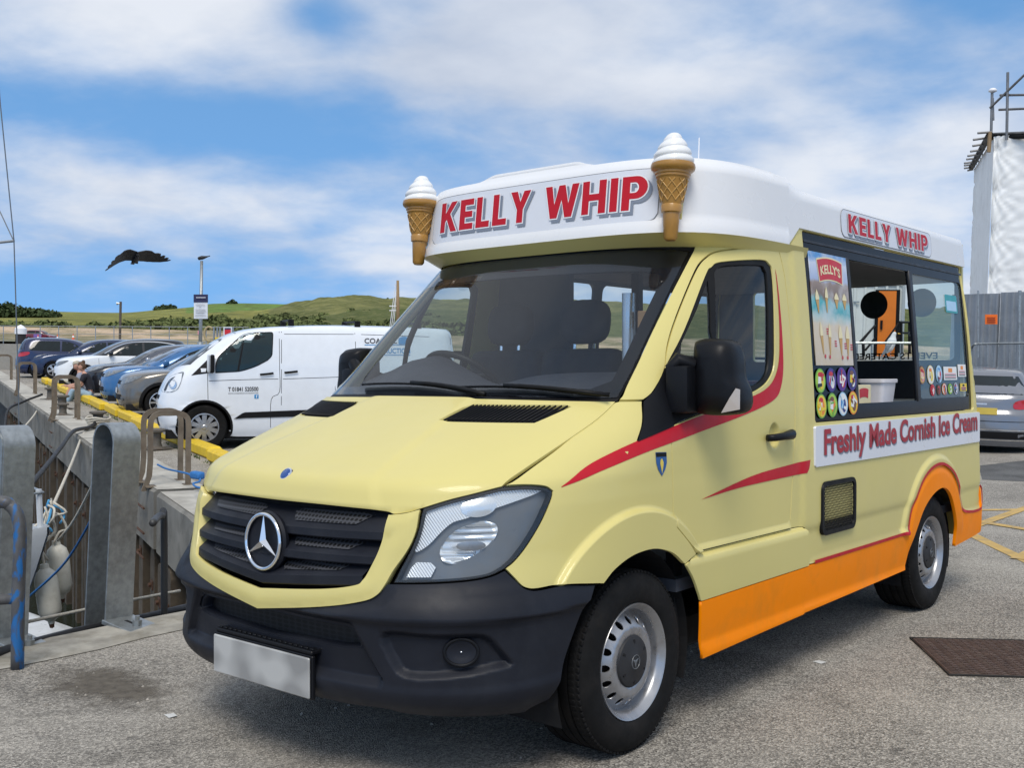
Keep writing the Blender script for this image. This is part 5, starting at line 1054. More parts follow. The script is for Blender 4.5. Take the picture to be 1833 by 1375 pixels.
# lolly stickers: two rows of four ovals, each its own picture
rnd = random.Random(2)
pal = [('green', 'lime', 'yellow', 'white', 'red'), ('navy', 'purple', 'white', 'sky', 'red'), ('purple', 'purple', 'red', 'white', 'navy'), ('purple', 'navy', 'white', 'yellow', 'brown'), ('green', 'yellow', 'orange', 'white', 'red'), ('green', 'lime', 'orange', 'white', 'brown'), ('sky', 'white', 'navy', 'blue', 'white'), ('orange', 'yellow', 'brown', 'white', 'red')]
def sticker(y, z, a, b, p, off=.0015):
    st = decal('oval_sticker', [F2(oval(y, z, a, b))], pf, off, cols[p[0]], van)
    decal('sticker_field', [F2(oval(y, z, a * .86, b * .88))], pf, off + .0007, cols[p[1]], st)
    decal('sticker_picture', [F2(oval(y + a * .15, z - b * .12, a * .42, b * .60, 12, .6))], pf, off + .0014, cols[p[2]], st)
    decal('sticker_picture', [F2([(y - a * .55, z - b * .30), (y + a * .05, z - b * .38), (y + a * .10, z + b * .28), (y - a * .45, z + b * .35)])], pf, off + .0021, cols[p[3]], st)
    decal('sticker_picture', [F2(oval(y - a * .1, z + b * .5, a * .4, b * .2, 10))], pf, off + .0021, cols[p[4]], st)
    for k in range(3):
        yy, zz_, t_ = y + rnd.uniform(-.45, .45) * a, z + rnd.uniform(-.6, .5) * b, rnd.uniform(0, 3); c_, s_ = math.cos(t_), math.sin(t_); l_, w_ = rnd.uniform(.25, .5) * b, rnd.uniform(.08, .16) * a
        decal('sticker_picture', [F2([(yy + c_ * l_ * i - s_ * w_ * j, zz_ + s_ * l_ * i + c_ * w_ * j) for i, j in ((-1, -1), (1, -.7), (1, .7), (-1, 1))])], pf, off + .0026 + k * .0003, cols[rnd.choice(p + ('white', 'black', 'red'))], st)
for k in range(8): sticker(1.625 + (k % 4) * .130, (1.403 if k < 4 else 1.277) + (k % 4) * .003, .060, .061, pal[k])
for y, z, a, b, p in ((3.085, 1.430, .055, .055, ('brown', 'wafer', 'pink', 'cream', 'red')), (3.235, 1.432, .062, .058, ('cream', 'white', 'yellow', 'cream', 'orange')), (3.385, 1.436, .058, .055, ('sky', 'sky', 'red', 'white', 'blue')), (3.255, 1.338, .040, .036, ('red', 'red', 'white', 'red', 'red')), (3.365, 1.338, .038, .034, ('black', 'brown', 'red', 'black', 'red')), (3.470, 1.342, .044, .036, ('orange', 'white', 'navy', 'orange', 'red')), (3.580, 1.342, .042, .034, ('green', 'lime', 'white', 'green', 'teal')), (3.690, 1.343, .044, .036, ('white', 'navy', 'white', 'blue', 'red'))):
    sticker(y, z, a, b, p, .001 - .010)
def notice(y0, y1, z0, z1, m1, m2, nm):
    n_ = decal(nm, [F2([(y0, z0), (y1, z0), (y1, z1), (y0, z1)])], pv(-.009), .0015, cols[m1], van)
    decal('notice_crest', [F2(rrect((y0 * .65 + y1 * .35), (y0 * .35 + y1 * .65), z1 - (z1 - z0) * .42, z1 - (z1 - z0) * .12, .006))], pv(-.009), .0022, cols[m2], n_)
    for k in range(4):
        zz_ = z0 + (z1 - z0) * (.10 + .11 * k); decal('notice_line', [F2([(y0 + .02, zz_), (y1 - .02, zz_), (y1 - .02, zz_ + .005), (y0 + .02, zz_ + .005)])], pv(-.009), .0022, cols['pink' if k % 2 else 'black'], n_)
notice(3.47, 3.72, 1.398, 1.482, 'white', 'orange', 'price_notice'); notice(3.745, 3.905, 1.418, 1.498, 'white', 'orange', 'small_notice'); notice(3.775, 3.905, 1.325, 1.375, 'yellow', 'black', 'yellow_notice')
teal_n = decal('hygiene_sticker', [F2(rrect(3.60, 3.83, 1.83, 1.945, .015))], pv(-.009), .0015, cols['teal'], van); decal('hygiene_panel', [F2(rrect(3.62, 3.81, 1.842, 1.905, .006))], pv(-.009), .0022, cols['sky'], teal_n)
# inside: counter, cabinets, far wall windows
MB().box(.30, .90, 1.50, 3.98, 1.235, 1.268, .006).build('serving_counter', pm('grey_counter', (.16, .165, .17), .35), van)
MB().box(.32, .88, 1.50, 3.98, .60, 1.235).build('counter_cabinet', pm('dark_cabinet', (.03, .03, .033), .6), van)
MB().box(-.90, -.45, 1.50, 3.98, .60, 1.36).build('back_cabinet', pm('back_cabinet', (.022, .022, .025), .5), van)
MB().box(-.92, -.44, 1.50, 3.98, 1.362, 1.392, .006).build('back_counter', pm('red_worktop', (.30, .015, .02), .35), van)
MB().box(-.92, .90, 1.46, 3.98, 2.078, 2.10).build('ceiling_panel', pm('dark_ceiling', (.02, .02, .022), .6), van)
pn = smap(-1, -.004)
fo_ = [rrect(1.62, 2.34, 1.40, 2.03, .05), rrect(2.42, 3.40, 1.40, 2.03, .05), rrect(3.46, 3.95, 1.40, 2.03, .05)]
ff = panel('far_window_frame', inset(hatch, .003), pn, gloss_black, van, holes=fo_, res=.08, thick=.03, flip=True)
for h in fo_: panel('far_window', inset(h, -.01), smap(-1, -.016), glass('far_glass', (.86, .90, .90), .97), ff, res=.15, thick=0, flip=True)
# things standing on the counter
tub = MB(); rr_ = []
for z, a, b in ((0, .062, .095), (.115, .072, .110), (.117, .080, .118), (.135, .081, .119), (.138, .076, .114), (.125, .07, .105)): rr_.append([(p, q, z) for p, q in rrect(-a, a, -b, b, .025, 4)])
n_ = len(rr_[0]); V = [v for r in rr_ for v in r]; Fc = [(i * n_ + j, i * n_ + (j + 1) % n_, (i + 1) * n_ + (j + 1) % n_, (i + 1) * n_ + j) for i in range(len(rr_) - 1) for j in range(n_)] + [tuple(range(n_))[::-1], tuple((len(rr_) - 1) * n_ + j for j in range(n_))]
tub.add(V, Fc); to = tub.build('plastic_tub', pm('white_plastic', (.72, .70, .72), .4), smooth=35); tag(to, 'white plastic tub with a lipped rim on the serving counter', 'tub')
to.matrix_world = MV @ TR(.80, 2.82, 1.269)
bxo = empty('card_box', label='small cream card box with red crest on the serving counter', cat='box'); bxo.matrix_world = MV @ TR(.84, 2.52, 1.269)
MB().box(-.06, .0, -.115, .095, 0, .105, .003).build('box_body', cols['cream'], bxo)
MB().add([(-.06, -.115, .106), (.0, -.115, .106), (-.0, -.235, .104), (-.06, -.235, .104)], [(0, 3, 2, 1), (0, 1, 2, 3)]).build('open_flap', cols['cream'], bxo)
MB().add([(.0015, y - 2.52 - .01, z - 1.90) for y, z in arch(2.52, 1.955, .065, .05, .008)], [tuple(range(18))[::-1]]).build('box_crest', cols['red'], bxo)
# ================================================================ parked vehicles: bodies are stacks of rounded outlines (own frame: nose to -y, left side +x)
carglass = pm('car_window_glass', (.006, .012, .014), .06, coat=.0, spec=.4, var=.2, rvar=.02)
cladding = pm('black_cladding', (.008, .008, .009), .6, spec=.2, var=.1)
lampglass = pm('lamp_glass', (.16, .18, .20), .12, coat=.6, var=.35, vs=18)
lampred = pm('tail_lamp_red', (.45, .01, .02), .15, coat=.6, var=.1)
alloy = pm('alloy_wheel', (.55, .56, .58), .3, metal=.8, var=.05)
class Car:
    def __init__(s, name, label, rows, width, roofrows, fo, wb, wr=.325, belt=None, group=None, cat='car'):
        s.E = empty(name, label=label, cat=cat, group=group); R = rows
        z = [r[0] for r in R]; s.z0, s.z1 = z[0], z[-1]
        s.yf = pchip(z, [r[1] for r in R]); s.yr = pchip(z, [r[2] for r in R]); s.w = pchip(z, [r[3] for r in R]); s.n = pchip(z, [r[4] for r in R]); s.fo, s.wb, s.wr = fo, wb, wr
        s.roofrows = roofrows; s.wheels_at = [(0, wr), (wb, wr)]
    dmax = .80
    def df(s, z): return np.minimum(s.dmax, (s.yr(z) - s.yf(z)) * .48)
    def X(s, y, z):
        n = s.n(z); d = s.df(z); a = np.clip((s.yf(z) + d - y) / d, 0, .9995); b = np.clip((y - s.yr(z) + d) / d, 0, .9995); return s.w(z) * np.maximum(1e-3, 1 - a ** n - b ** n) ** (1 / n)
    def side(s, sg=1, o=0.0): return lambda y, z: np.stack([sg * (s.X(y, z) + o), y, z], 1)
    def front(s, o=0.0, rear=False):
        def f(x, z):
            n = s.n(z); d = s.df(z); t = np.clip(np.abs(x) / s.w(z), 0, .9995); k = d * (1 - t ** n) ** (1 / n)
            y = (s.yr(z) - d + k + o) if rear else (s.yf(z) + d - k - o); return np.stack([x, y, z], 1)
        return f
    def cyl(s, o=0.0, rear=False):
        def f(a, z):
            n = s.n(z); d = s.df(z); r = ((np.abs(np.sin(a)) / s.w(z)) ** n + (np.maximum(0, np.cos(a)) / d) ** n) ** (-1 / n) + o
            y = (s.yr(z) - d + r * np.cos(a)) if rear else (s.yf(z) + d - r * np.cos(a)); return np.stack([r * np.sin(a), y, z], 1)
        return f
    def body(s, name, za, zb, m, nz=16, cap=False, arch=None):
        zs = np.linspace(za, zb, nz); A = np.linspace(-math.pi / 2, math.pi / 2, 33); rows = []
        ns = 40
        for z in zs:
            zz = np.full(len(A), z); f = s.cyl()(A, zz); r = s.cyl(rear=True)(A[::-1], zz); ya, yb = f[-1][1], r[0][1]
            t = np.linspace(0, 1, ns + 2)[1:-1]; L_ = np.c_[np.full(ns, s.w(z)), ya + (yb - ya) * t, np.full(ns, z)]; R_s = L_[::-1] * np.array([-1, 1, 1])
            rows.append(np.concatenate([f, L_, r, R_s]))
        n = len(rows[0]); V = np.concatenate(rows)
        if arch:
            for (wy, wz) in s.wheels_at:
                d = np.hypot(V[:, 1] - wy, V[:, 2] - wz); near = (np.abs(d - arch) < .045) & (np.abs(V[:, 0]) > s.w(.5) * .7)
                u = (V[:, 1:] - np.array([wy, wz])) / np.maximum(d, 1e-6)[:, None]; V[near, 1:] = np.array([wy, wz]) + u[near] * arch
                V[near, 2] = np.clip(V[near, 2], za, zb)
        Fc = []
        for i in range(nz - 1):
            for j in range(n):
                f = (i * n + j, i * n + (j + 1) % n, (i + 1) * n + (j + 1) % n, (i + 1) * n + j)
                if arch:
                    c = V[list(f)].mean(0)
                    if abs(c[0]) > s.w(.5) * .7 and any(math.hypot(c[1] - wy, c[2] - wz) < arch - .008 for wy, wz in s.wheels_at): continue
                Fc.append(f)
        V = V.tolist()
        if cap:
            k = len(V); top = V[(nz - 1) * n:(nz) * n]; cy = sum(p[1] for p in top) / n; last = (nz - 1) * n
            for q, dz in ((.8, .014), (.5, .026), (.2, .032)):
                base = len(V); V += [(p[0] * q, cy + (p[1] - cy) * q, p[2] + dz) for p in top]; Fc += [(last + j, last + (j + 1) % n, base + (j + 1) % n, base + j) for j in range(n)]; last = base
            Fc.append(tuple(last + j for j in range(n)))
        return mobj(name, V, Fc, m, s.E, smooth=True)
    def glassp(s, name, poly, sg=1, m=None, o=.004, par=None): return panel(name, poly, s.side(sg, o), m or carglass, par or s.E, res=.12, thick=0, flip=sg < 0)
    def both(s, name, poly, m=None, o=.004):
        for sg in (1, -1): s.glassp(name, poly, sg, m, o)
    def fpanel(s, name, poly, m, o=.004, rear=False): return panel(name, poly, s.front(o, rear), m, s.E, res=.12, thick=0, flip=rear)
    def cpanel(s, name, poly, m, o=.004, rear=False, both=True, par=None):
        for sg in ((1, -1) if both else (1,)):
            P = poly if sg > 0 else [(-a, b) for a, b in poly][::-1]; panel(name, P, s.cyl(o, rear), m, par or s.E, res=.06, thick=0, flip=rear)
    def wheels(s, rimr=.225, spokes=5, style='alloy', tw=.2):
        for sg in (1, -1):
            for wy, wz in s.wheels_at:
                w_ = empty('wheel'); w_.parent = s.E; w_.location = (sg * (float(s.w(.5)) - .015), wy, wz); w_.rotation_euler = (0, math.pi / 2 * sg, 0); r = s.wr
                MB().lathe([(rimr, -.01), (rimr + .02, .0), (r * .93, .004), (r * .985, -.012), (r, -.03), (r, -tw + .03), (r * .98, -tw), (rimr, -tw)], 36).build('tyre', tyre_m, w_, smooth=40)
                MB().lathe([(rimr + .004, -.005), (rimr - .012, -.002), (rimr - .02, -.03), (rimr - .03, -.12)], 36).build('rim', alloy if style != 'trim' else silver, w_, smooth=40)
                MB().lathe([(0, -.09), (rimr - .02, -.09)], 24).build('brake_disc', dark, w_)
                sp = MB()
                for k in range(spokes):
                    a = 2 * math.pi * k / spokes; Mx = Matrix.Rotation(a, 4, 'Z')
                    if style == 'vee':
                        for d in (-1, 1): sp.add([(.02, d * .012, -.012), (.05, d * .045, -.012), (rimr - .012, d * .10 * rimr / .22, -.022), (rimr - .012, d * .055 * rimr / .22, -.022)], [(0, 1, 2, 3) if d > 0 else (3, 2, 1, 0)], Mx)
                    else:
                        wd = .5 * rimr * 2 * math.pi / spokes * (.55 if style == 'trim' else .38)
                        sp.add([(.0, -.025, -.008), (rimr - .012, -wd, -.02), (rimr - .008, wd, -.02), (.0, .025, -.008)], [(0, 1, 2, 3)], Mx)
                sp.lathe([(0, .0), (.03, -.002), (.045, -.012)], 16); sp.build('spokes', alloy if style != 'trim' else silver, w_)
        for sg in (1, -1):
            for wy, wz in s.wheels_at:
                V = []; Fc = []; n = 16
                for i in range(n + 1):
                    t = math.pi * (-.1 + 1.2 * i / n)
                    for h in (.0, -.32): V.append((sg * (float(s.w(.5)) - .02 + h), wy - (s.wr + .07) * math.cos(t), wz + (s.wr + .07) * math.sin(t)))
                for i in range(n): Fc.append((2 * i, 2 * i + 1, 2 * i + 3, 2 * i + 2))
                mb = MB().add(V, Fc); mb.box(sg * .45 - .01, sg * .45 + .01, wy - .4, wy + .4, .2, .75); mb.build('wheel_arch_liner', dark, s.E)
    def archtrim(s, rad, wd, m, o=.012, z0=.25):
        for sg in (1, -1):
            for wy, wz in s.wheels_at:
                t = [math.pi * (-.08 + 1.16 * i / 24) for i in range(25)]
                P = [(wy - (rad + wd) * math.cos(a), wz + (rad + wd) * math.sin(a)) for a in t] + [(wy - (rad - .012) * math.cos(a), wz + (rad - .012) * math.sin(a)) for a in t[::-1]]
                panel('wheel_arch_trim', P, s.side(sg, o), m, s.E, res=.08, thick=.03, flip=sg < 0)
    def mirrors(s, y, z, m, w_=.12):
        for sg in (1, -1):
            x = float(s.X(np.array([y]), np.array([z]))[0])
            mo = MB().box(-.02, .20, -.07, .06, -.07, .08, .035, M=TR(sg * (x + .02) - (0 if sg > 0 else .18), y, z), seg=2).build('door_mirror', m, s.E, smooth=True)
    def strip(s, name, pts, w2, m, o=.006, sgs=(1, -1)):
        a = np.array(cr(pts, 4)); tg = np.gradient(a, axis=0); tg /= np.linalg.norm(tg, axis=1)[:, None] + 1e-9; nn = np.c_[-tg[:, 1], tg[:, 0]] * w2
        for sg in sgs: panel(name, [tuple(p) for p in a + nn] + [tuple(p) for p in (a - nn)[::-1]], s.side(sg, o), m, s.E, res=.2, thick=0, flip=sg < 0)
    def seam(s, *lines):
        for L_ in lines: s.strip('panel_gap', L_, .004, dark, .0015)
    def floor(s):
        MB().box(-float(s.w(.4)) + .12, float(s.w(.4)) - .12, -s.fo + .15, s.wb + .5, .16, .30).build('underbody', dark, s.E)
    def place(s, x, y, rz): s.E.location = (x, y, float(gz(x, y))); s.E.rotation_euler = (0, 0, rz); return s
def hatchback(name, label, paint, roofpaint, L, W, H, fo, wb, belt=.98, hood=.95, screen=(.30, 1.12), tail=.42, wr=.325, nose=.62, clad=None, style='alloy', spokes=5, rimr=.22, mirror=None, group='cars parked along the far quay', lampz=.74, glassm=None):
    re = L - fo; h2 = W / 2; sb, st = screen
    rows = [(.17, -fo + .10, re - .10, h2 * .93, 3.0), (.28, -fo + .03, re - .03, h2 * .97, 3.0), (.45, -fo, re, h2 * .995, 2.9), (.60, -fo + .005, re - .01, h2, 2.8), (.72, -fo + .04, re - .03, h2, 2.8), (hood - .14, -fo + .11, re - .06, h2 * .995, 2.7), (hood - .06, -fo + .26, re - .08, h2 * .985, 2.7), (hood, -fo + nose, re - .09, h2 * .97, 2.8), (belt + .02, sb - .12, re - .11, h2 * .955, 3.2), (belt + .08, sb, re - .14, h2 * .935, 3.4), (H - .20, st - .33, re - tail * .62, h2 * .80, 3.6), (H - .10, st - .08, re - tail * .80, h2 * .745, 3.6), (H - .045, st + .14, re - tail * .95, h2 * .70, 3.4), (H - .03, st + .30, re - tail - .08, h2 * .66, 3.2)]
    c = Car(name, label, rows, W, None, fo, wb, wr, group=group); zb = belt + .03
    c.body('body', .17, zb, paint, 26, arch=wr + .055); c.body('cabin', zb, H - .03, roofpaint, 16, cap=True); c.floor()
    # side glass follows the roof line
    zt = H - .14; yA = lambda z: float(c.yf(z)); g0, g1 = belt + .045, H - .135
    fr_ = lambda z, k: yA(z) + k
    mid = (sb + re) * .5 - .10
    P1 = segs([(fr_(g0, .52), g0), (fr_(g0 + .08, .50), g0 + .07), (fr_(zt - .1, .42), zt - .10), (fr_(g1, .46), g1)], [(fr_(g1, .46), g1), (mid - .05, g1 + .012)], [(mid - .05, g1 + .012), (mid - .03, g0 + .01)], [(mid - .03, g0 + .01), (fr_(g0, .52), g0)])
    rr = float(c.yr(g1)) - .42
    P2 = segs([(mid + .03, g0 + .012), (mid + .02, g1 + .012)], [(mid + .02, g1 + .012), (rr - .1, g1 + .004), (rr + .08, g1 - .05)], [(rr + .08, g1 - .05), (rr + .22, g0 + .09), (rr + .12, g0 + .03)], [(rr + .12, g0 + .03), (mid + .03, g0 + .012)])
    c.both('front_window', P1, glassm); c.both('rear_window', P2, glassm)
    wz0, wz1 = belt + .03, H - .085; ww = lambda z, k: float(c.w(z)) * k
    c.fpanel('windscreen', [(-ww(wz0, .90), wz0), (0, wz0 - .015), (ww(wz0, .90), wz0), (ww(wz1, .84), wz1), (0, wz1 + .015), (-ww(wz1, .84), wz1)], carglass)
    c.fpanel('tailgate_glass', [(-ww(wz0, .84), wz0 + .08), (ww(wz0, .84), wz0 + .08), (ww(wz1, .82), wz1 - .05), (-ww(wz1, .82), wz1 - .05)], carglass, rear=True)
    c.cpanel('headlight', cr([(.42, lampz), (.55, lampz + .10), (.80, lampz + .145), (.98, lampz + .165), (1.0, lampz + .12), (.85, lampz + .04), (.62, lampz - .02)], 3, True), lampglass, .006)
    c.cpanel('tail_lamp', cr([(.62, .80), (.95, .82), (1.15, .90), (1.12, .98), (.85, .97), (.62, .92)], 3, True), lampred, .006, rear=True)
    c.fpanel('front_grille', [(-h2 * .62, .26), (h2 * .62, .26), (h2 * .70, .40), (h2 * .55, .50), (-h2 * .55, .50), (-h2 * .70, .40)], cladding)
    c.fpanel('upper_grille', [(-.34, lampz - .03), (.34, lampz - .03), (.40, lampz + .05), (-.40, lampz + .05)], cladding)
    c.fpanel('front_plate', [(-.26, .52), (.26, .52), (.26, .63), (-.26, .63)], pm('plate_white', (.6, .6, .58), .4), .012)
    if clad: c.archtrim(wr + .055, .055, clad); c.both('sill_cladding', [(wr + .08, .18), (wb - wr - .08, .18), (wb - wr - .08, .33), (wr + .08, .33)], clad, .008)
    else: c.archtrim(wr + .05, .022, paint, .006)
    d1 = float(mid); c.seam([(.42, belt + .02), (.44, .75), (.50, .42), (.62, .30)], [(d1, belt + .02), (d1 + .01, .7), (d1, .30)], [(wb - .12, belt + .02), (wb - .20, .85), (wb - .36, .55)])
    for y_ in (d1 - .20, wb - .28): c.strip('door_handle', [(y_ - .09, belt - .10), (y_ + .07, belt - .095)], .014, paint, .016)
    c.wheels(rimr, spokes, style); c.mirrors(sb + .42, belt + .10, mirror or paint); return c
gloss = lambda nm, c_, metal=.0: pm(nm, c_, .22, metal=metal, coat=.7, var=.03, rvar=.04)
grey_b, roof_k, sky_b, black_p, white_p, navy_p, silver_p = gloss('beige_grey_paint', (.17, .155, .135), .5), gloss('black_roof_paint', (.010, .010, .012)), gloss('light_blue_paint', (.035, .135, .32), .2), gloss('black_paint', (.012, .013, .018)), gloss('white_paint', (.76, .79, .82)), gloss('navy_paint', (.012, .022, .075), .2), gloss('silver_paint', (.36, .37, .40), .6)
RZ = R_(-26)
def park(c, s, t=2.75, rz=RZ): x, y, _ = qp(s, t); return c.place(x, y, rz)
c = hatchback('parked_car', 'beige grey crossover with black roof parked next to the white van', grey_b, roof_k, 4.12, 1.78, 1.57, .84, 2.61, belt=1.00, hood=1.0, screen=(.28, 1.15), wr=.335, clad=cladding, style='vee', spokes=5, rimr=.235); c.place(-17.9, 9.55, RZ)
c = hatchback('parked_car', 'light blue hatchback parked beside the beige grey crossover', sky_b, sky_b, 4.08, 1.75, 1.56, .82, 2.59, belt=.98, hood=.99, screen=(.22, 1.15), wr=.32, style='vee', rimr=.22, lampz=.76); c.place(-21.0, 10.85, RZ)
c = hatchback('parked_car', 'black hatchback with silver mirror parked between blue and white cars', black_p, gloss('grey_roof_paint', (.10, .105, .12), .4), 4.05, 1.74, 1.50, .82, 2.57, belt=.95, hood=.93, screen=(.40, 1.22), wr=.32, style='alloy', spokes=7, rimr=.215, mirror=silver_p); c.place(-24.3, 12.15, RZ)
c = hatchback('parked_car', 'white crossover with black roof parked beyond the black hatchback', white_p, roof_k, 4.21, 1.80, 1.60, .86, 2.60, belt=1.03, hood=1.02, screen=(.36, 1.2), wr=.345, clad=cladding, style='vee', spokes=5, rimr=.235, mirror=roof_k); c.place(-29.0, 13.75, RZ)
c.strip('chrome_roof_line', [(.60, 1.13), (.95, 1.34), (1.30, 1.47), (1.8, 1.515), (2.3, 1.50), (2.75, 1.42), (2.95, 1.30)], .012, chrome, .010)
c = hatchback('parked_car', 'navy car parked tail first next to the white crossover', navy_p, navy_p, 4.3, 1.8, 1.52, .86, 2.62, belt=.96, hood=.94, screen=(.45, 1.3), wr=.32, rimr=.21); c.place(-35.9, 18.6, RZ + math.pi)
c = hatchback('parked_car', 'dark blue car farthest along the far quay with pale headlight', gloss('dark_blue_paint', (.014, .030, .085), .2), gloss('dark_blue_roof', (.012, .026, .075), .2), 4.4, 1.8, 1.50, .9, 2.65, belt=.94, hood=.93, screen=(.5, 1.35), wr=.32, rimr=.21); c.place(-36.6, 16.6, RZ)
# silver car seen from behind
steel_p = gloss('steel_grey_paint', (.20, .21, .235), .4)
c = hatchback('parked_car', 'silver grey car with yellow plate seen from behind beside the hoarding', steel_p, steel_p, 4.7, 1.85, 1.47, .9, 2.81, belt=.93, hood=.90, screen=(.45, 1.35), tail=.75, wr=.33, rimr=.23, group=None)
c.place(-3.35, 19.0, R_(195)); SIL = c
c.fpanel('rear_plate', [(-.26, .70), (.26, .70), (.26, .81), (-.26, .81)], pm('plate_yellow', (.50, .37, .05), .4), .012, rear=True)
c.fpanel('rear_bumper_insert', [(-.80, .30), (.80, .30), (.82, .42), (-.82, .42)], cladding, .006, rear=True)
c.fpanel('chrome_strip', [(-.80, .44), (.80, .44), (.80, .455), (-.80, .455)], chrome, .008, rear=True)
c.fpanel('chrome_strip', [(-.80, .27), (.80, .27), (.80, .285), (-.80, .285)], chrome, .008, rear=True)
c.fpanel('tailgate_gap', [(-.84, .585), (.84, .585), (.84, .595), (-.84, .595)], dark, .006, rear=True)
c.fpanel('badge_lettering', [(-.10, .855), (.12, .855), (.12, .885), (-.10, .885)], alloy, .006, rear=True)
# ---- white panel van
rows = [(.20, -.62, 3.98, .93, 3.2), (.32, -.69, 4.05, .965, 3.2), (.50, -.725, 4.08, .985, 3.1), (.66, -.73, 4.08, .992, 3.0), (.80, -.71, 4.08, .992, 2.9), (.92, -.665, 4.08, .988, 2.9), (1.03, -.615, 4.08, .982, 2.9), (1.13, -.55, 4.075, .975, 2.9), (1.20, -.475, 4.07, .968, 3.0), (1.30, -.34, 4.06, .958, 3.2), (1.40, -.21, 4.05, .942, 3.4), (1.55, -.01, 4.03, .915, 3.6), (1.66, .135, 4.01, .892, 3.8), (1.77, .34, 3.99, .866, 4.0), (1.86, .62, 3.97, .835, 4.2), (1.905, .95, 3.94, .812, 4.2), (1.935, 1.35, 3.9, .78, 4.0)]
vanw = gloss('van_white_paint', (.77, .80, .84)); t = Car('panel_van', 'white panel van parked behind the ice cream van', rows, 1.98, None, .72, 2.93, .345, cat='van'); t.dmax = .62
t.body('body', .20, 1.935, vanw, 72, cap=True, arch=.415); t.floor()
wp1 = segs([(.17, 1.197), (.36, 1.21), (.534, 1.227), (.75, 1.30), (.929, 1.396)], [(.929, 1.396), (.98, 1.45), (.996, 1.493)], [(.996, 1.493), (1.009, 1.79)], [(1.009, 1.79), (1.0, 1.812), (.97, 1.816)], [(.97, 1.816), (.713, 1.80), (.60, 1.775), (.529, 1.735)], [(.529, 1.735), (.36, 1.58), (.216, 1.43), (.17, 1.30), (.17, 1.197)])
t.both('door_window_seal', inset(wp1, -.016), cladding, .003); t.both('door_window', wp1, glass('van_door_glass', (.45, .55, .55), .70, body=(.03, .06, .065)), .006)
t.both('window_bar', [(.475, 1.215), (.505, 1.215), (.60, 1.775), (.575, 1.765)], cladding, .008)
t.both('corner_trim', [(-.20, 1.140), (.045, 1.180), (.10, 1.20), (.10, 1.42), (.035, 1.383)], cladding, .005)
t.fpanel('windscreen', [(-.78, 1.30), (0, 1.23), (.78, 1.30), (.66, 1.80), (0, 1.83), (-.66, 1.80)], carglass)
lamp = cr([(-.645, .883), (-.597, .985), (-.517, 1.104), (-.40, 1.165), (-.31, 1.190), (-.325, 1.11), (-.36, 1.0), (-.40, .925), (-.47, .885), (-.55, .870)], 3, True)
t.both('headlight', lamp, lampglass, .005); t.both('headlight_reflector', oval(-.47, 1.0, .06, .075, 14, .3), chrome, .009); t.both('headlight_trim', cr([(-.60, .90), (-.56, 1.0), (-.50, 1.08), (-.42, 1.12), (-.45, 1.10), (-.53, 1.0), (-.57, .90)], 3, True), pm('lamp_dark', (.02, .022, .025), .2), .008)
t.fpanel('front_grille', [(-.50, .62), (.50, .62), (.58, .82), (-.58, .82)], cladding, .006)
t.fpanel('lower_grille', [(-.60, .34), (.60, .34), (.55, .50), (-.55, .50)], cladding, .006)
t.fpanel('front_plate', [(-.26, .50), (.26, .50), (.26, .61), (-.26, .61)], pm('plate_white2', (.6, .6, .58), .4), .014)
t.archtrim(.405, .020, cladding, .004)
t.both('rubbing_strip', [(.43, .475), (.56, .565), (.60, .580), (2.5, .66), (2.5, .545), (.60, .49)], cladding, .012)
t.seam([(.04, 1.17), (.045, .95), (.05, .775)], [(1.115, 1.84), (1.118, 1.3), (1.12, .90), (.995, .78), (.99, .34)], [(1.15, 1.84), (1.148, 1.2), (1.15, .33)], [(2.30, 1.84), (2.32, 1.2), (2.33, .55)], [(1.19, 1.80), (2.28, 1.82)], [(1.17, 1.10), (2.3, 1.15)], [(.06, 1.06), (.6, 1.085), (1.10, 1.10)], [(2.40, 1.82), (3.88, 1.80)], [(3.90, 1.80), (3.92, .60)])
for y0, z0 in ((.82, 1.165), (1.19, 1.198)):
    t.strip('door_handle', [(y0, z0), (y0 + .10, z0 + .010), (y0 + .205, z0 + .024)], .017, cladding, .03)
t.wheels(.215, 10, 'trim', .215)
for sg in (1, -1):
    mo = empty('door_mirror'); mo.parent = t.E; mo.location = (sg * 1.03, .10, 1.32)
    MB().box(-.09, .09, -.07, -.02, -.13, .15, .03, seg=2).build('mirror_cover', vanw, mo, smooth=True); MB().box(-.085, .085, -.022, .04, -.13, .145, .025, seg=2).box(-.16 if sg > 0 else .06, -.06 if sg > 0 else .16, -.03, .03, -.15, -.08, .01).build('mirror_back', cladding, mo)
for y0 in (1.30, 2.35, 3.35):
    rb = MB().tube([(-.78, y0, 2.02), (.78, y0, 2.02)], .018, 8)
    for sg in (-1, 1): rb.box(sg * .74 - .03, sg * .74 + .03, y0 - .04, y0 + .05, 1.93, 2.035, .008)
    rb.build('roof_bar', cladding, t.E)
tm = pm('print_charcoal', (.05, .05, .055), .5); tb = pm('print_blue', (.02, .24, .52), .5)
def vtext(s_, y0, y1, z0, h, m, nm, bold=.02, off=.006):
    V, Fc = text_mesh(s_, 1, bold); k = (y1 - y0) / V[:, 0].max(); decal(nm, [(np.c_[V[:, 0] * k + y0, V[:, 1] / V[:, 1].max() * h + z0 + (V[:, 0] * k) * .02], Fc)], t.side(1, .0), off, m, t.E)
vtext('T 01841 520500', .345, .798, .900, .068, tm, 'phone_number'); vtext('www.coastalconstruction.biz', .345, .798, .862, .024, tm, 'web_address', .0)
decal('square_logo', [F2(rrect(.738, .802, .795, .855, .006))], t.side(1, .0), .006, tb, t.E); vtext('f', .762, .784, .80, .048, pure_white, 'square_logo_letter', .03, .009)
vtext('COASTAL', 2.45, 2.98, 1.675, .085, tm, 'company_name'); vtext('CONSTRUCTION', 2.45, 3.19, 1.515, .085, tb, 'company_trade')
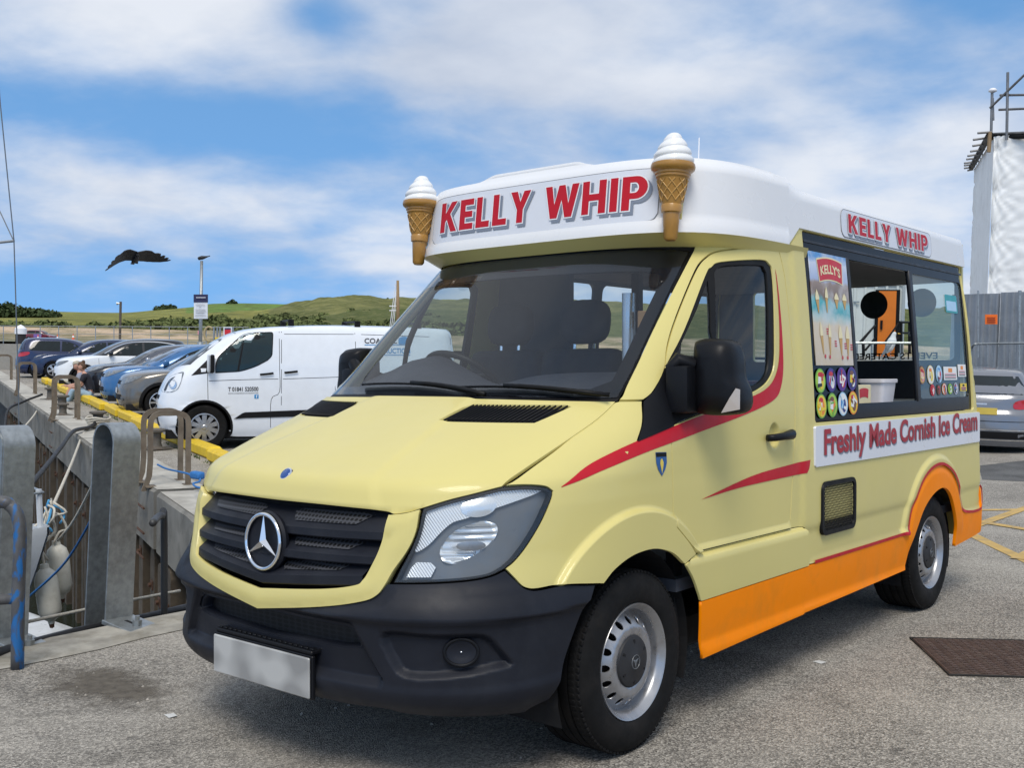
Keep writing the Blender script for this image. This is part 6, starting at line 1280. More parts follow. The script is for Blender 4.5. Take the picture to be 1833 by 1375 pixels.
for z in (1.648, 1.485): decal('logo_rule', [F2([(2.45, z), (3.19, z + .015), (3.19, z + .025), (2.45, z + .010)])], t.side(1, .0), .006, tb, t.E)
decal('logo_wave', [F2([(3.0, 1.675), (3.19, 1.68), (3.19, 1.80)] + [(3.095 + .095 * math.cos(a), 1.74 + .06 * math.sin(a)) for a in np.linspace(.6, 3.0, 8)])], t.side(1, .0), .006, tb, t.E)
t.place(-12.226, 6.933, R_(-33)); t.E.scale = (1.03,) * 3
# ================================================================ quayside furniture
galv = pm('galvanised_steel', (.33, .355, .365), .42, metal=.65, var=.18, vs=30, dirt=(.12, .12, .11), dscale=5, damt=.5, bump=.05, bs=80)
hoopm = pm('weathered_bronze_steel', (.17, .135, .095), .7, var=.25, vs=5, dirt=(.09, .05, .03), dscale=6, damt=.6, bump=.2, bs=60)
kerby = pm('yellow_kerb_paint', (.74, .50, .012), .55, var=.08, vs=6, dirt=(.35, .24, .05), dscale=5, damt=.35, bump=.15, bs=60)
castiron = pm('cast_iron_bollard', (.10, .09, .075), .7, var=.3, vs=9, dirt=(.16, .09, .05), dscale=7, damt=.5, bump=.3, bs=50)
rope_w = pm('white_rope', (.55, .51, .43), .9, var=.2, vs=40); rope_b = pm('blue_rope', (.03, .16, .42), .8, var=.2, vs=40); rope_k = pm('black_hose', (.012, .012, .014), .6)
RY = Matrix.Rotation(R_(-21), 4, 'Z')    # turns x onto -E1 and y onto E2
def qm(s, t, z=-.262): return Matrix.Translation(qp(s, t, z)) @ Matrix.Rotation(math.atan2(E1[1], E1[0]), 4, 'Z')   # local x along the quay (away), local -y away from the water
# ladder hoops: two inverted U frames of flat bar
def hoop(s, label):
    e = empty('ladder_hoop', label=label, cat='ladder hoop', group='ladder hoops along the far quay'); e.matrix_world = qm(s, 0)
    for k, x in enumerate((-.22, .22)):
        w2, d2 = .018, .035; P = [(0, -.0), (0, .62), (.05, .80), (.12, .855), (.36, .855), (.42, .80), (.45, .72), (.45, 0)]
        mb = MB(); out_ = cr([(.0, -.05), (.0, .45), (.0, .74), (.03, .83), (.11, .87), (.22, .87), (.33, .87), (.41, .83), (.44, .74), (.44, .45), (.44, 0)], 3)
        V = []; Fc = []
        for i, (a, b) in enumerate(out_):
            q = out_[min(i + 1, len(out_) - 1)]; p = out_[max(i - 1, 0)]; tx, tz = q[0] - p[0], q[1] - p[1]; l = math.hypot(tx, tz); nx, nz = -tz / l, tx / l
            lean = -.07 * max(0, (.16 - b) / .2) if a < .1 and b < .16 else 0
            for dx, dn in ((-w2, -.031), (w2, -.031), (w2, .031), (-w2, .031)): V.append((x + dx, -(a + nx * dn + .02 + lean), b + nz * dn + .01))
        for i in range(len(out_) - 1):
            for j in range(4): Fc.append((4 * i + j, 4 * i + (j + 1) % 4, 4 * i + 4 + (j + 1) % 4, 4 * i + 4 + j))
        mb.add(V, Fc); mb.build('hoop_frame', hoopm, e)
        for yy in (.02, .46): MB().box(x - .08, x + .08, -yy - .06, -yy + .06, .0, .022, .004).build('foot_plate', hoopm, e)
    for z in (-.25, -.55, -.85): MB().tube([(-.22, .05, z), (.22, .05, z)], .014, 6).build('ladder_rung', rusty, e)
    return e
hoop(2.62, 'brown flat-bar ladder hoop on the quay nearest the ice cream van'); hoop(12.9, 'brown ladder hoop in front of the two seated people'); hoop(22.3, 'brown ladder hoop beside the navy car seen through its frame'); hoop(31.5, 'farthest brown ladder hoop at the edge of the photo')
# mooring bollards
def bollard(s, t, label, sc=1.0):
    e = empty('mooring_bollard', label=label, cat='bollard', group='mooring bollards on the far quay'); e.location = qp(s, t, -.246); e.scale = (sc,) * 3
    MB().lathe([(0, .0), (.16, .0), (.165, .02), (.11, .035), (.095, .08), (.092, .24), (.12, .262), (.155, .27), (.158, .30), (.14, .312), (0, .318)], 28).build('bollard_post', castiron, e, smooth=35)
    MB().box(-.2, .2, -.2, .2, -.004, .016, .004).build('bollard_base', castiron, e)
bollard(6.6, .85, 'round iron bollard behind the tall galvanised post'); bollard(10.6, .55, 'iron bollard wrapped in white rope and black hose'); bollard(16.0, .50, 'iron bollard between the two brown ladder hoops'); bollard(14.0, .30, 'small iron bollard at the feet of the seated people', .8); bollard(19.5, .6, 'iron bollard beyond the rope lines near the white crossover')
# yellow parking blocks
yb0 = MB().box(-.93, .93, -.115, .115, 0, .175, .03, seg=1).build('yellow_kerb_block', kerby)
K0 = np.array([-9.35, 5.40]); rk = random.Random(5); ordn = ['nearest', 'second', 'third', 'fourth', 'fifth', 'sixth', 'seventh', 'eighth', 'ninth', 'tenth', 'eleventh', 'twelfth', 'thirteenth', 'fourteenth', 'fifteenth', 'sixteenth']
for i in range(13):
    o = yb0 if i == 0 else inst(yb0); s_ = -.15 + i * 2.06; p_ = K0 + E1 * s_ + E2 * rk.uniform(-.05, .05)
    o.location = (p_[0], p_[1], -.262 + .002); o.rotation_euler = (0, 0, R_(159) + rk.uniform(-.03, .03)); tag(o, f'yellow concrete parking block, {ordn[i]} in the row counted from the ice cream van', 'parking block', 'yellow blocks along the parking bays')
gk = random.Random(3); gv = []; gf = []
for i in range(13):
    for _ in range(26):
        s_ = -.15 + i * 2.06 + gk.uniform(-1, 1); p_ = K0 + E1 * s_ + E2 * (-.14 - gk.uniform(0, .05)); h = gk.uniform(.02, .07); a = gk.uniform(0, 6.28); k = len(gv)
        gv += [(p_[0] - .012 * math.cos(a), p_[1] - .012 * math.sin(a), -.262), (p_[0] + .012 * math.cos(a), p_[1] + .012 * math.sin(a), -.262), (p_[0] + gk.uniform(-.04, .04), p_[1] + gk.uniform(-.04, .04), -.262 + h)]; gf.append((k, k + 1, k + 2))
tag(mobj('weeds', gv, gf, pm('weed_green', (.06, .10, .02), .9)), 'tufts of weeds growing along the yellow blocks', 'weeds', kind='stuff')
# galvanised guide posts on the near edge (arched channels)
def guide_post(name, x, y, ztop, webside, label, lean=0.0, lean2=0.0):
    e = empty(name, label=label, cat='post', group='galvanised guide posts'); zb = -1.6; e.location = (x, y, 0); e.rotation_euler = (lean2, lean, 0)
    w2 = .105; path = [(-w2, zb), (-w2, ztop - w2)] + [(-w2 * math.cos(a), ztop - w2 + w2 * math.sin(a)) for a in np.linspace(.2, math.pi - .2, 9)] + [(w2, ztop - w2), (w2, zb)]
    V = []; Fc = []; n = len(path)
    for i, (a, b) in enumerate(path):
        p = path[max(i - 1, 0)]; q = path[min(i + 1, n - 1)]; tx, tz = q[0] - p[0], q[1] - p[1]; l = math.hypot(tx, tz); nx, nz = -tz / l, tx / l
        for dn, yy in ((0, -.085), (.012, -.085), (.012, .085), (0, .085)): V.append((a + nx * dn, yy, b + nz * dn))
    for i in range(n - 1):
        for j in range(4): Fc.append((4 * i + j, 4 * i + (j + 1) % 4, 4 * i + 4 + (j + 1) % 4, 4 * i + 4 + j))
    MB().add(V, Fc).build('post_flange', galv, e, smooth=30)
    MB().prism([(a, b) for a, b in path], .012, M=Matrix(((1, 0, 0, 0), (0, 0, 1, webside * .085 - .006), (0, 1, 0, 0), (0, 0, 0, 1)))).build('post_web', galv, e)
    MB().box(.10, .42, -.10, .10, -.092, -.066, .003).build('base_plate', galv, e)
    MB().tube([(.31, 0, -.07), (.31, 0, -.035)], .026, 6).tube([(.31, 0, -.04), (.31, 0, -.012)], .013, 8).build('anchor_bolt', galv, e)
    MB().box(.19, .27, -.010, .010, -.067, -.0645).build('plate_slot', dark, e)
    return e
g2 = guide_post('guide_post', -2.64, -.12, 1.05, 1, 'tall galvanised post with open arched top beside the ladder hoop', lean=R_(1.9), lean2=R_(-1.5))
g1 = guide_post('guide_post', -2.68, -.72, 1.06, -1, 'tall galvanised post with closed face at the left edge of the photo', lean=R_(1.8), lean2=R_(-1.4))
MB().tube([(-.20, -.09, .72), (.02, -.09, .72)], .02, 8).build('side_pin', galv, g1, smooth=True)
# grab rail beyond the open post
gr_ = MB().tube(cr([(-2.46, .05, .47), (-2.62, .18, .47), (-2.70, .26, .46), (-2.74, .30, .40), (-2.745, .31, -.55), (-2.74, .30, -.62), (-2.66, .26, -.64), (-2.56, .20, -.64)], 4), .022, 8).build('grab_rail', pm('dark_grab_rail', (.06, .062, .065), .5, metal=.4), smooth=True); tag(gr_, 'dark bent grab rail fixed behind the open galvanised post', 'rail')
# blue painted hoop rail
bluep = bpy.data.materials.new('chipped_blue_paint'); bluep.use_nodes = True; _nt = bluep.node_tree; _b = _nt.nodes['Principled BSDF']; _b.inputs['Roughness'].default_value = .5
_nt.links.new(_ramp(_nt, _noise(_nt, _map(_nt, (9, 9, 4)), 1.0, 6, .6, .5), [(.40, (.012, .12, .34)), (.45, (.07, .07, .075)), (.56, (.10, .10, .10)), (.62, (.015, .13, .36))]), _b.inputs['Base Color'])
brl = empty('blue_rail', label='blue pipe rail with chipped paint at the lower left', cat='rail'); P0 = onz(31, 1200, -.075)
def bl_(px, py, dep): return tuple(at(px, py, dep))
dB = float((P0 - CAMP) @ CF)
MB().tube(cr([tuple(P0), bl_(33, 1060, dB), bl_(36, 965, dB), bl_(32, 925, dB), bl_(18, 905, dB), bl_(-5, 898, dB), bl_(-120, 892, dB * 1.02)], 5), .031, 14).build('rail_hoop', bluep, brl, smooth=True)
MB().tube([bl_(30, 1072, dB), bl_(-60, 1078, dB), bl_(-160, 1080, dB)], .026, 12).build('rail_bar', bluep, brl, smooth=True)
MB().tube([bl_(-118, 893, dB * 1.02), bl_(-120, 1210, dB * 1.02)], .034, 12).build('rail_leg', bluep, brl, smooth=True)
# lines, hoses
def line(name, label, pts, r, m, sag=0, seg=6, n=6, cat='rope'):
    o = MB().tube(cr(pts, n), r, seg).build(name, m, smooth=True); return tag(o, label, cat)
bq = qp(10.6, .55)
line('mooring_rope', 'pale mooring rope running from the wrapped bollard down to the boat', [at(166, 762, 20.0), at(150, 775, 19.2), at(128, 830, 16), at(95, 905, 13), at(62, 970, 11.5)], .022, rope_w)
line('mooring_rope', 'pale rope lying across the quay top towards the open post', [at(158, 770, 20.0), at(168, 790, 18.6), at(185, 808, 17.2), at(215, 822, 16.2), at(262, 862, 13.6)], .020, rope_w)
line('mooring_rope', 'pale rope hanging from behind the open post to the boat bow', [at(187, 822, 9), at(160, 880, 10), at(130, 935, 10.5), at(104, 968, 11)], .014, rope_w)
line('blue_line', 'thin blue rope slanting from the open post to the boat side', [at(180, 895, 8.5), at(150, 955, 9.4), at(110, 1015, 10.2), at(45, 1075, 10.8)], .012, rope_b)
line('black_hose', 'black hose hanging over the quay edge below the wrapped bollard', [at(174, 755, 20.1), at(160, 765, 19.6), at(132, 772, 18.6), at(110, 800, 16.5), at(80, 838, 14), at(45, 880, 12)], .035, rope_k)
line('mooring_rope', 'long slack pale rope beside the wire stay at the far left', [at(72, 722, 27), at(60, 745, 24), at(20, 790, 19), at(-30, 840, 15)], .020, rope_w)
line('black_hose', 'black rope hanging over the quay by the second ladder hoop', [at(76, 706, 27.5), at(40, 720, 27), at(14, 735, 26), at(8, 780, 24.5)], .03, rope_k)
line('taut_rope', 'taut pale rope strung low between the two galvanised posts', [at(20, 1120, 5.9), at(90, 1105, 6.1), at(152, 1092, 6.35), at(208, 1080, 6.55), at(322, 1058, 7.1)], .010, rope_w)
line('black_pipe', 'black pipe lying along the near quay edge', [at(-40, 1180, 5.3), at(60, 1152, 5.75), at(150, 1129, 6.1), at(240, 1111, 6.5), at(345, 1086, 7.1)], .028, rope_k)
line('blue_line', 'blue rope coiled on the quay top beside the nearest hoop', [at(282, 832, 13.6), at(300, 840, 13.3), at(335, 848, 12.6), at(350, 856, 12.4), at(358, 852, 12.4), at(357, 862, 12.1), at(346, 866, 12.0), at(352, 872, 11.7), at(372, 876, 11.4)], .012, rope_b)
coil = MB()
for k in range(5): coil.tube([(bq[0] + (.17 + .012 * k) * math.cos(a), bq[1] + (.17 + .012 * k) * math.sin(a), -.20 + .035 * k + .015 * math.sin(3 * a + k)) for a in np.linspace(0, 6.28, 20)[:-1]], .020, 5, closed=True)
tag(coil.build('rope_coil', rope_w, smooth=True), 'white rope coiled round the iron bollard behind the post', 'rope')
tag(MB().box(-.09, .09, -.05, .05, 0, .09, .03, M=TR(*at(353, 858, 12.3)), seg=2).build('blue_plug', rope_b, smooth=True), 'blue plug connector lying on the quay top', 'plug')
# boat with fenders
boat = empty('moored_boat', label='white boat with grey deck moored below the quay between the posts', cat='boat'); bc = at(100, 940, 10.8) - np.array([.764, .645, 0]) * 1.5 - np.array([0, 0, .60]); boat.location = tuple(bc); boat.rotation_euler = (0, 0, R_(214))
hull_m = pm('white_hull', (.62, .64, .65), .35, coat=.3, var=.05, dirt=(.30, .31, .26), dscale=3, damt=.5); deck_m = pm('grey_deck', (.34, .37, .40), .5, var=.08, dirt=(.2, .2, .2), damt=.4)
V = []; Fc = []; st_ = [(-1.5, .02, .62), (-1.3, .30, .58), (-1.0, .52, .53), (-.5, .78, .47), (.3, .95, .43), (1.5, 1.0, .41), (3.5, .95, .41)]
for x, hw, zt in st_:
    for k, (f, z) in enumerate(((-1, zt), (-1.02, zt - .08), (-.9, zt - .45), (-.55, -.45), (0, -.62), (.55, -.45), (.9, zt - .45), (1.02, zt - .08), (1, zt))): V.append((x + (.12 if k in (2, 6) else .35 if k in (3, 4, 5) else 0) * (1 if x < 0 else 0), f * hw, z))
Fc = [(i * 9 + j, i * 9 + j + 1, (i + 1) * 9 + j + 1, (i + 1) * 9 + j)[::-1] for i in range(6) for j in range(8)]
MB().add(V, Fc).build('hull', hull_m, boat, smooth=30)
V = [(x, s2 * hw * .99, zt - .015) for x, hw, zt in st_ for s2 in (-1, 1)]; MB().add(V, [(2 * i, 2 * i + 1, 2 * i + 3, 2 * i + 2)[::-1] for i in range(6)]).build('deck', deck_m, boat)
MB().box(.5, 3.0, -.5, .5, .40, .60, .06, seg=2).build('deck_house', hull_m, boat)
rl = MB()
for s2 in (-1, 1):
    rl.tube(cr([(-1.45, 0, .95), (-1.0, s2 * .50, .92), (-.4, s2 * .78, .88), (.6, s2 * .95, .85)], 4), .012, 6)
    for x, y in ((-1.0, .50), (-.4, .78), (.6, .95)): rl.tube([(x, s2 * y, .45), (x, s2 * y, .90)], .010, 6)
rl.build('pulpit_rail', galv, boat, smooth=True)
MB().tube([(-1.42, 0, .60), (-1.40, 0, .98)], .03, 8).build('bow_post', hull_m, boat)
fm_ = pm('fender_white', (.62, .60, .52), .45, var=.06, dirt=(.35, .30, .22), dscale=8, damt=.5)
def fender(px, py, dep, tilt, label, L_=.62, r=.115):
    e = empty('boat_fender', label=label, cat='fender', group='fenders hung on the moored boat'); e.location = tuple(at(px, py, dep)); e.rotation_euler = (R_(4), tilt, 0)
    MB().lathe([(0, -L_), (.03, -L_), (.035, -L_ + .03), (r * .8, -L_ + .07), (r, -L_ + .14), (r, -.16), (r * .82, -.09), (.045, -.045), (.04, 0), (0, 0)], 24).build('fender_body', fm_, e, smooth=40)
    MB().tube([(0, 0, -.02), (.0, .0, .45)], .010, 6).build('fender_line', rope_w, e); MB().lathe([(0, -L_ - .05), (.022, -L_ - .04), (.028, -L_)], 10).build('fender_eye', rusty, e)
fender(79, 1010, 11.0, R_(-7), 'white fender lower on the boat side beside the blue rail'); fender(100, 968, 11.3, R_(-5), 'white fender with blue top hanging behind the lower one')
tk = random.Random(9); tg_ = MB(); tb_ = MB()
for i in range(9):
    a = at(86 + tk.uniform(-8, 10), 905 + tk.uniform(-10, 15), 11.2); pts = [a]
    for k in range(5): pts.append(pts[-1] + np.array([tk.uniform(-.10, .10), tk.uniform(-.10, .10), -tk.uniform(.02, .16)]))
    (tg_ if i % 3 else tb_).tube(cr(pts, 3), .013, 5)
tag(tg_.build('rope_tangle', rope_w, smooth=True), 'tangle of pale ropes at the bow of the moored boat', 'rope'); tag(tb_.build('blue_rope_tangle', pm('sky_blue_rope', (.08, .35, .62), .8), smooth=True), 'loops of bright blue rope on the boat bow', 'rope')
# yacht rigging at the far left
yr_ = empty('yacht', label='thin mast stay and spreader of a yacht at the left edge', cat='yacht'); yr_.location = tuple(at(-60, 1150, 14))
il = Matrix.Translation(-Vector(yr_.location)); wire = pm('stay_wire', (.16, .17, .18), .4, metal=.6); al = pm('mast_alloy', (.42, .43, .44), .35, metal=.6)
MB().tube([at(-8, 60, 14), at(0, 180, 14), at(25, 431, 14), at(33, 690, 14), at(37, 1000, 14)], .008, 6, M=il).build('shroud', wire, yr_); MB().tube([at(25, 431, 14), at(-60, 440, 14.2)], .018, 8, M=il).build('spreader', al, yr_)
MB().tube([at(24, 430, 14), at(-60, 250, 14.2)], .007, 6, M=il).build('diagonal_stay', wire, yr_); MB().tube([at(-62, -250, 14.2), at(-60, 1100, 14.2)], .07, 12, M=il).build('mast', al, yr_, smooth=True)
hb = [];
V = []; st_ = [(-3.5, .05, .55), (-2.5, .7, .45), (-1, 1.2, .38), (1, 1.3, .35), (3.5, 1.0, .36)]
for x, hw, zt in st_:
    for f, z in ((-1, zt), (-.8, -.3), (0, -.7), (.8, -.3), (1, zt)): V.append((x, f * hw, z - .35))
MB().add(V, [(i * 5 + j, i * 5 + j + 1, (i + 1) * 5 + j + 1, (i + 1) * 5 + j)[::-1] for i in range(4) for j in range(4)] + [tuple(i * 5 for i in range(5)) + tuple(i * 5 + 4 for i in range(4, -1, -1))]).build('hull', hull_m, yr_)
# ================================================================ middle distance
def post(px, py_top, py_bot, dep, r, m, par, nm): return MB().tube([at(px, py_bot, dep), at(px + (py_bot - py_top) * .0, py_top, dep)], r, 8).build(nm, m, par, smooth=40)
lp = empty('lamp_post', label='galvanised lamp post carrying a navy and white parking notice', cat='lamp post'); B_ = at(358, 672, 44); lp.location = tuple(B_); IL = Matrix.Translation(-Vector(B_))
def lpb(px, py, d=44): return np.array(at(px, py, d))
MB().tube([lpb(357.5, 680), lpb(361, 467)], [.085, .06], 10, M=IL).build('lamp_pole', galv, lp, smooth=True)
MB().tube([lpb(358, 680), lpb(358.5, 612)], .12, 10, M=IL).build('pole_base', galv, lp, smooth=True)
MB().tube(cr([lpb(355, 463), lpb(360, 461.5), lpb(366, 460.5), lpb(376, 458)], 3), [.10, .12, .12, .13, .14, .12, .10, .07, .04, .03][:10], 8, flat=.6, M=IL).build('lamp_head', pm('lamp_black', (.02, .02, .022), .5), lp, smooth=True)
def board(px0, px1, py0, py1, dep, m, par, M_, nm, th=.03):
    a, b, c, d = (np.array(at(px, py, dep)) for px, py in ((px0, py1), (px1, py1), (px1, py0), (px0, py0))); k = CF * th
    return MB().add([a, b, c, d, a + k, b + k, c + k, d + k], [(0, 1, 2, 3), (7, 6, 5, 4), (0, 4, 5, 1), (1, 5, 6, 2), (2, 6, 7, 3), (3, 7, 4, 0)], M_).build(nm, m, par)
nv = pm('notice_navy', (.02, .02, .07), .5); nw = pm('notice_white', (.72, .75, .80), .5); ng = pm('notice_print', (.18, .19, .22), .6)
board(347, 371.5, 541, 570.5, 43.9, nw, lp, IL, 'notice_panel'); board(346.5, 372, 527, 541, 43.88, nv, lp, IL, 'notice_header')
for y, w0, w1 in ((545, 350, 367), (549, 356, 360), (554, 350, 368), (557, 350, 368), (560, 350, 366), (564.5, 349, 369)): board(w0, w1, y, y + .8, 43.85, ng, lp, IL, 'notice_text', .005)
board(351, 368, 532, 533.2, 43.84, nw, lp, IL, 'header_text', .005)
# concrete parapet and railing at the back of the quay
par_ = empty('parapet_wall', label='low concrete parapet wall behind the parked dark blue car', cat='wall'); a, b = at(-120, 640, 46), at(255, 640, 52)
for k in range(5):
    p, q = a + (b - a) * (k + .004) / 5, a + (b - a) * (k + .996) / 5; d = (q - p) / np.linalg.norm(q - p); nrm = np.array([-d[1], d[0], 0]) * .35
    V = [(*(p + n_)[:2], z) for z in (-.3, .88) for n_ in (0 * nrm, nrm)] + [(*(q + n_)[:2], z) for z in (-.3, .88) for n_ in (0 * nrm, nrm)]
    MB().add(V, [(0, 4, 6, 2), (2, 6, 7, 3), (3, 7, 5, 1), (0, 2, 3, 1), (4, 5, 7, 6)]).build('wall_block', pm('parapet_concrete', (.36, .34, .30), .9, var=.15, vs=3, bump=.5, bs=30, dirt=(.22, .2, .17), damt=.6) if k == 0 else bpy.data.materials['parapet_concrete'], par_)
post_m = galv
rail = empty('quay_railing', label='long galvanised railing along the back of the quay', cat='railing'); A, B = at(-60, 612, 66), at(445, 612, 62); 
for k, (py) in enumerate((584.5, 598, 611)):
    pa = [at(px, py + (px - 200) * .006, 66 - (px + 60) / 505 * 4) for px in (-60, 100, 260, 445)]; MB().tube(pa, .026 if k == 0 else .018, 6).build('rail_bar', galv, rail)
for k in range(16):
    px = -60 + k * 33; d = 66 - (px + 60) / 505 * 4; MB().tube([at(px, 630, d), at(px, 584 + (px - 200) * .006, d)], .026, 6).build('railing_post', galv, rail)
# lifesaving stand, hose, signs by the railing
ls = empty('rescue_stand', label='rescue stand with hose, yellow box and red warning sign by the railing', cat='rescue stand'); d = 58; ls.location = tuple(at(395, 625, d)); IS = Matrix.Translation(-Vector(ls.location))
for px in (383, 389, 394, 402, 417): MB().tube([at(px, 622, d), at(px, 586, d)], .05, 6, M=IS).build('stand_post', galv, ls)
MB().tube([at(374 + 8 * math.cos(t), 598 + 13 * math.sin(t), d) for t in np.linspace(1.2, 5.6, 14)], .06, 6, M=IS).build('hose_loop', pm('hose_buff', (.38, .30, .16), .7), ls, smooth=True)
board(385, 399, 604, 613, d - .1, cols['yellow'], ls, IS, 'yellow_box', .3); board(400, 415, 585.5, 600, d - .1, nw, ls, IS, 'sign_plate'); board(402, 413, 590, 599, d - .13, cols['red'], ls, IS, 'sign_red_field', .01); board(402, 413, 587, 590, d - .13, nv, ls, IS, 'sign_blue_field', .01); board(354, 360, 592, 599, d - .1, cols['pink'], ls, IS, 'small_notice')
# buoy-like capped pile, cones, red car on the far shore
cp = empty('capped_pile', label='dark harbour pile with white conical cap left of the parked cars', cat='pile'); d = 52; cp.location = tuple(at(37, 640, d)); IC = Matrix.Translation(-Vector(cp.location))
q0 = np.array(at(37, 617, d)); hh = 19 / FPX * d
MB().lathe([(.24, -.6), (.24, hh)], 20, M=TR(0, 0, q0[2] - cp.location.z)).build('pile_shaft', pm('pile_dark', (.022, .018, .02), .7), cp, smooth=40); MB().lathe([(.28, hh), (.27, hh + .26), (.12, hh + .40), (0, hh + .46)], 20, M=TR(0, 0, q0[2] - cp.location.z)).build('pile_cap', pure_white, cp, smooth=40)
cone_o = pm('cone_orange', (.75, .12, .02), .5)
def tcone(px, py, dep, label):
    e = empty('traffic_cone', label=label, cat='traffic cone', group='traffic cones on the far shore'); e.location = tuple(at(px, py, dep)); s = 1.25
    MB().box(-.22 * s, .22 * s, -.22 * s, .22 * s, 0, .04).lathe([(.17 * s, .04), (.12 * s, .30 * s)], 12).lathe([(.07 * s, .52 * s), (.03 * s, .78 * s), (0, .78 * s)], 12).build('cone_body', cone_o, e); MB().lathe([(.121 * s, .30 * s), (.071 * s, .52 * s)], 12).build('cone_band', pure_white, e)
tcone(68, 611, 150, 'orange and white traffic cone left of the red vehicle on the far shore'); tcone(103, 611, 150, 'orange and white traffic cone right of the red vehicle on the far shore'); tcone(131, 609, 152, 'traffic cone farthest to the right on the far shore')
c = hatchback('far_car', 'dark red car standing between traffic cones on the far shore', gloss('dark_red_paint', (.14, .01, .02)), gloss('dark_red_roof', (.12, .01, .02)), 4.4, 1.8, 1.6, .88, 2.7, group=None); p_ = at(90, 611.5, 153); c.E.location = tuple(p_); c.E.rotation_euler = (0, 0, R_(130))
tag(board(60, 74, 598, 604, 151, pm('banner_purple', (.18, .10, .35), .6), None, None, 'shore_banner'), 'small purple banner on the far shore above a traffic cone', 'banner')
st = empty('street_lamp', label='distant dark lamp post standing before the green hills', cat='lamp post'); d = 120; st.location = tuple(at(215, 612, d)); IT = Matrix.Translation(-Vector(st.location))
MB().tube([at(214.5, 612, d), at(216, 540, d)], .14, 8, M=IT).build('lamp_pole', pm('dark_pole', (.09, .075, .06), .8), st); MB().tube([at(216, 544, d), at(212, 543, d), at(209, 543.5, d)], [.08, .10, .18], 6, M=IT).build('lamp_arm', galv, st)
mb_ = empty('boat_mast', label='wooden boat mast with white rigging before the dunes', cat='mast'); d = 105; mb_.location = tuple(at(713, 600, d)); IM = Matrix.Translation(-Vector(mb_.location))
MB().tube([at(712.5, 610, d), at(712, 502, d)], [.22, .13], 8, M=IM).build('mast_pole', pm('varnished_wood', (.26, .17, .08), .6), mb_, smooth=True)
for x0, x1 in ((700, 711), (704, 711), (697, 708), (714, 712)): MB().tube([at(x0, 592, d), at(x1, 508, d)], .035, 5, M=IM).build('rigging_line', pure_white, mb_)
for y0 in (548, 556): MB().tube([at(697, y0, d), at(713, y0, d)], .05, 5, M=IM).build('cross_spar', pure_white, mb_)
# ================================================================ right side: wrapped building, hoarding, barrier
bld = empty('wrapped_building', label='tall building wrapped in creased white sheeting with scaffold on top', cat='building'); d0 = 27.0
C0 = np.array(at(1768, 520, d0)); Lf = np.array(at(1736, 524, 33)); Rt = np.array(at(1990, 520, 25.5))
def gy(px, y, dep): return at(px, y, dep)[2]
zt1, zt0, ztr = gy(1768, 246, d0), gy(1736, 304, 33), gy(1833, 240, 26.5)
shm = pm('white_sheeting', (.88, .885, .87), .55, var=.05, vs=.8, dirt=(.5, .5, .48), damt=.3)
def sheet(P, Q, zb, zp, zq, nm, wr, seed, nu=90, nv=90):
    P = np.array(P[:2]); Q = np.array(Q[:2]); n = np.array([Q[1] - P[1], -(Q[0] - P[0])]); n /= np.linalg.norm(n); U, W = np.meshgrid(np.linspace(0, 1, nu), np.linspace(0, 1, nv)); u = U.ravel(); w_ = W.ravel()
    Lx = np.linalg.norm(Q - P); zt = zp + (zq - zp) * u; z = zb + (zt - zb) * w_
    f = wr * (fbm(u * Lx * .8, z * .5, 3, seed) * .10 + .02 * np.sin(u * Lx * 9 + 4 * fbm(u * 3, z, 3, seed + 2)) * (fbm(u * 2, z * 1.3, 2, seed + 5) + .5))
    # puckers where the sheet is lashed to the scaffold along its edge
    for zk in np.arange(zb + .5, max(zp, zq), 1.05): r = np.hypot(u * Lx, z - zk); a = np.arctan2(z - zk, u * Lx + 1e-6); f += wr * .045 * np.sin(a * 16 + zk) * np.exp(-r / .5) * np.clip(r / .08, 0, 1) - .08 * wr * np.exp(-r / .14)
    X = P[0] + (Q[0] - P[0]) * u + n[0] * f; Y = P[1] + (Q[1] - P[1]) * u + n[1] * f
    return mobj(nm, np.c_[X, Y, z].tolist(), [(i * nu + j, i * nu + j + 1, (i + 1) * nu + j + 1, (i + 1) * nu + j) for i in range(nv - 1) for j in range(nu - 1)], shm, bld, smooth=True)
sheet(C0, Rt, -.2, zt1, zt1 + .05, 'sheeted_front', 1.0, 2); sheet(Lf, C0, -.2, zt0, zt1, 'sheeted_side', .7, 7)
MB().add([(*C0[:2], zt1), (*Rt[:2], zt1), (Rt[0] - 3, Rt[1] + 9, zt1), (*Lf[:2], zt0)], [(0, 1, 2, 3)]).build('building_roof', black, bld)
sca = pm('scaffold_tube', (.20, .20, .20), .45, metal=.7, var=.2)
def tubepx(a, b, r, par, nm, m=sca): return MB().tube([at(*a), at(*b)], r, 8).build(nm, m, par)
for (x0, y0, x1, y1, d_) in ((1750, 238, 1775, 236, 26.9), (1742, 250, 1770, 246, 27.4), (1741, 261, 1766, 257, 28.2), (1737, 271, 1763, 267, 29), (1732, 279, 1759, 275, 29.8), (1730, 285, 1755, 282, 30.6), (1726, 292, 1752, 288, 31.4), (1726, 296, 1748, 293, 32), (1726, 301, 1745, 298, 32.6), (1732, 305, 1742, 303, 33)):
    tubepx((x0, y0, d_), (x1, y1, d_), .028, bld, 'roof_batten')
MB().tube([(C0[0] - .1, C0[1], zt1 + .06), (Lf[0] - .1, Lf[1], zt0 + .06)], .09, 6).build('eaves_board', black, bld)
tubepx((1768, 240, 27.2), (1860, 236, 26), .035, bld, 'scaffold_rail'); tubepx((1772, 246, 27.2), (1860, 243, 26), .06, bld, 'scaffold_ledger', black)
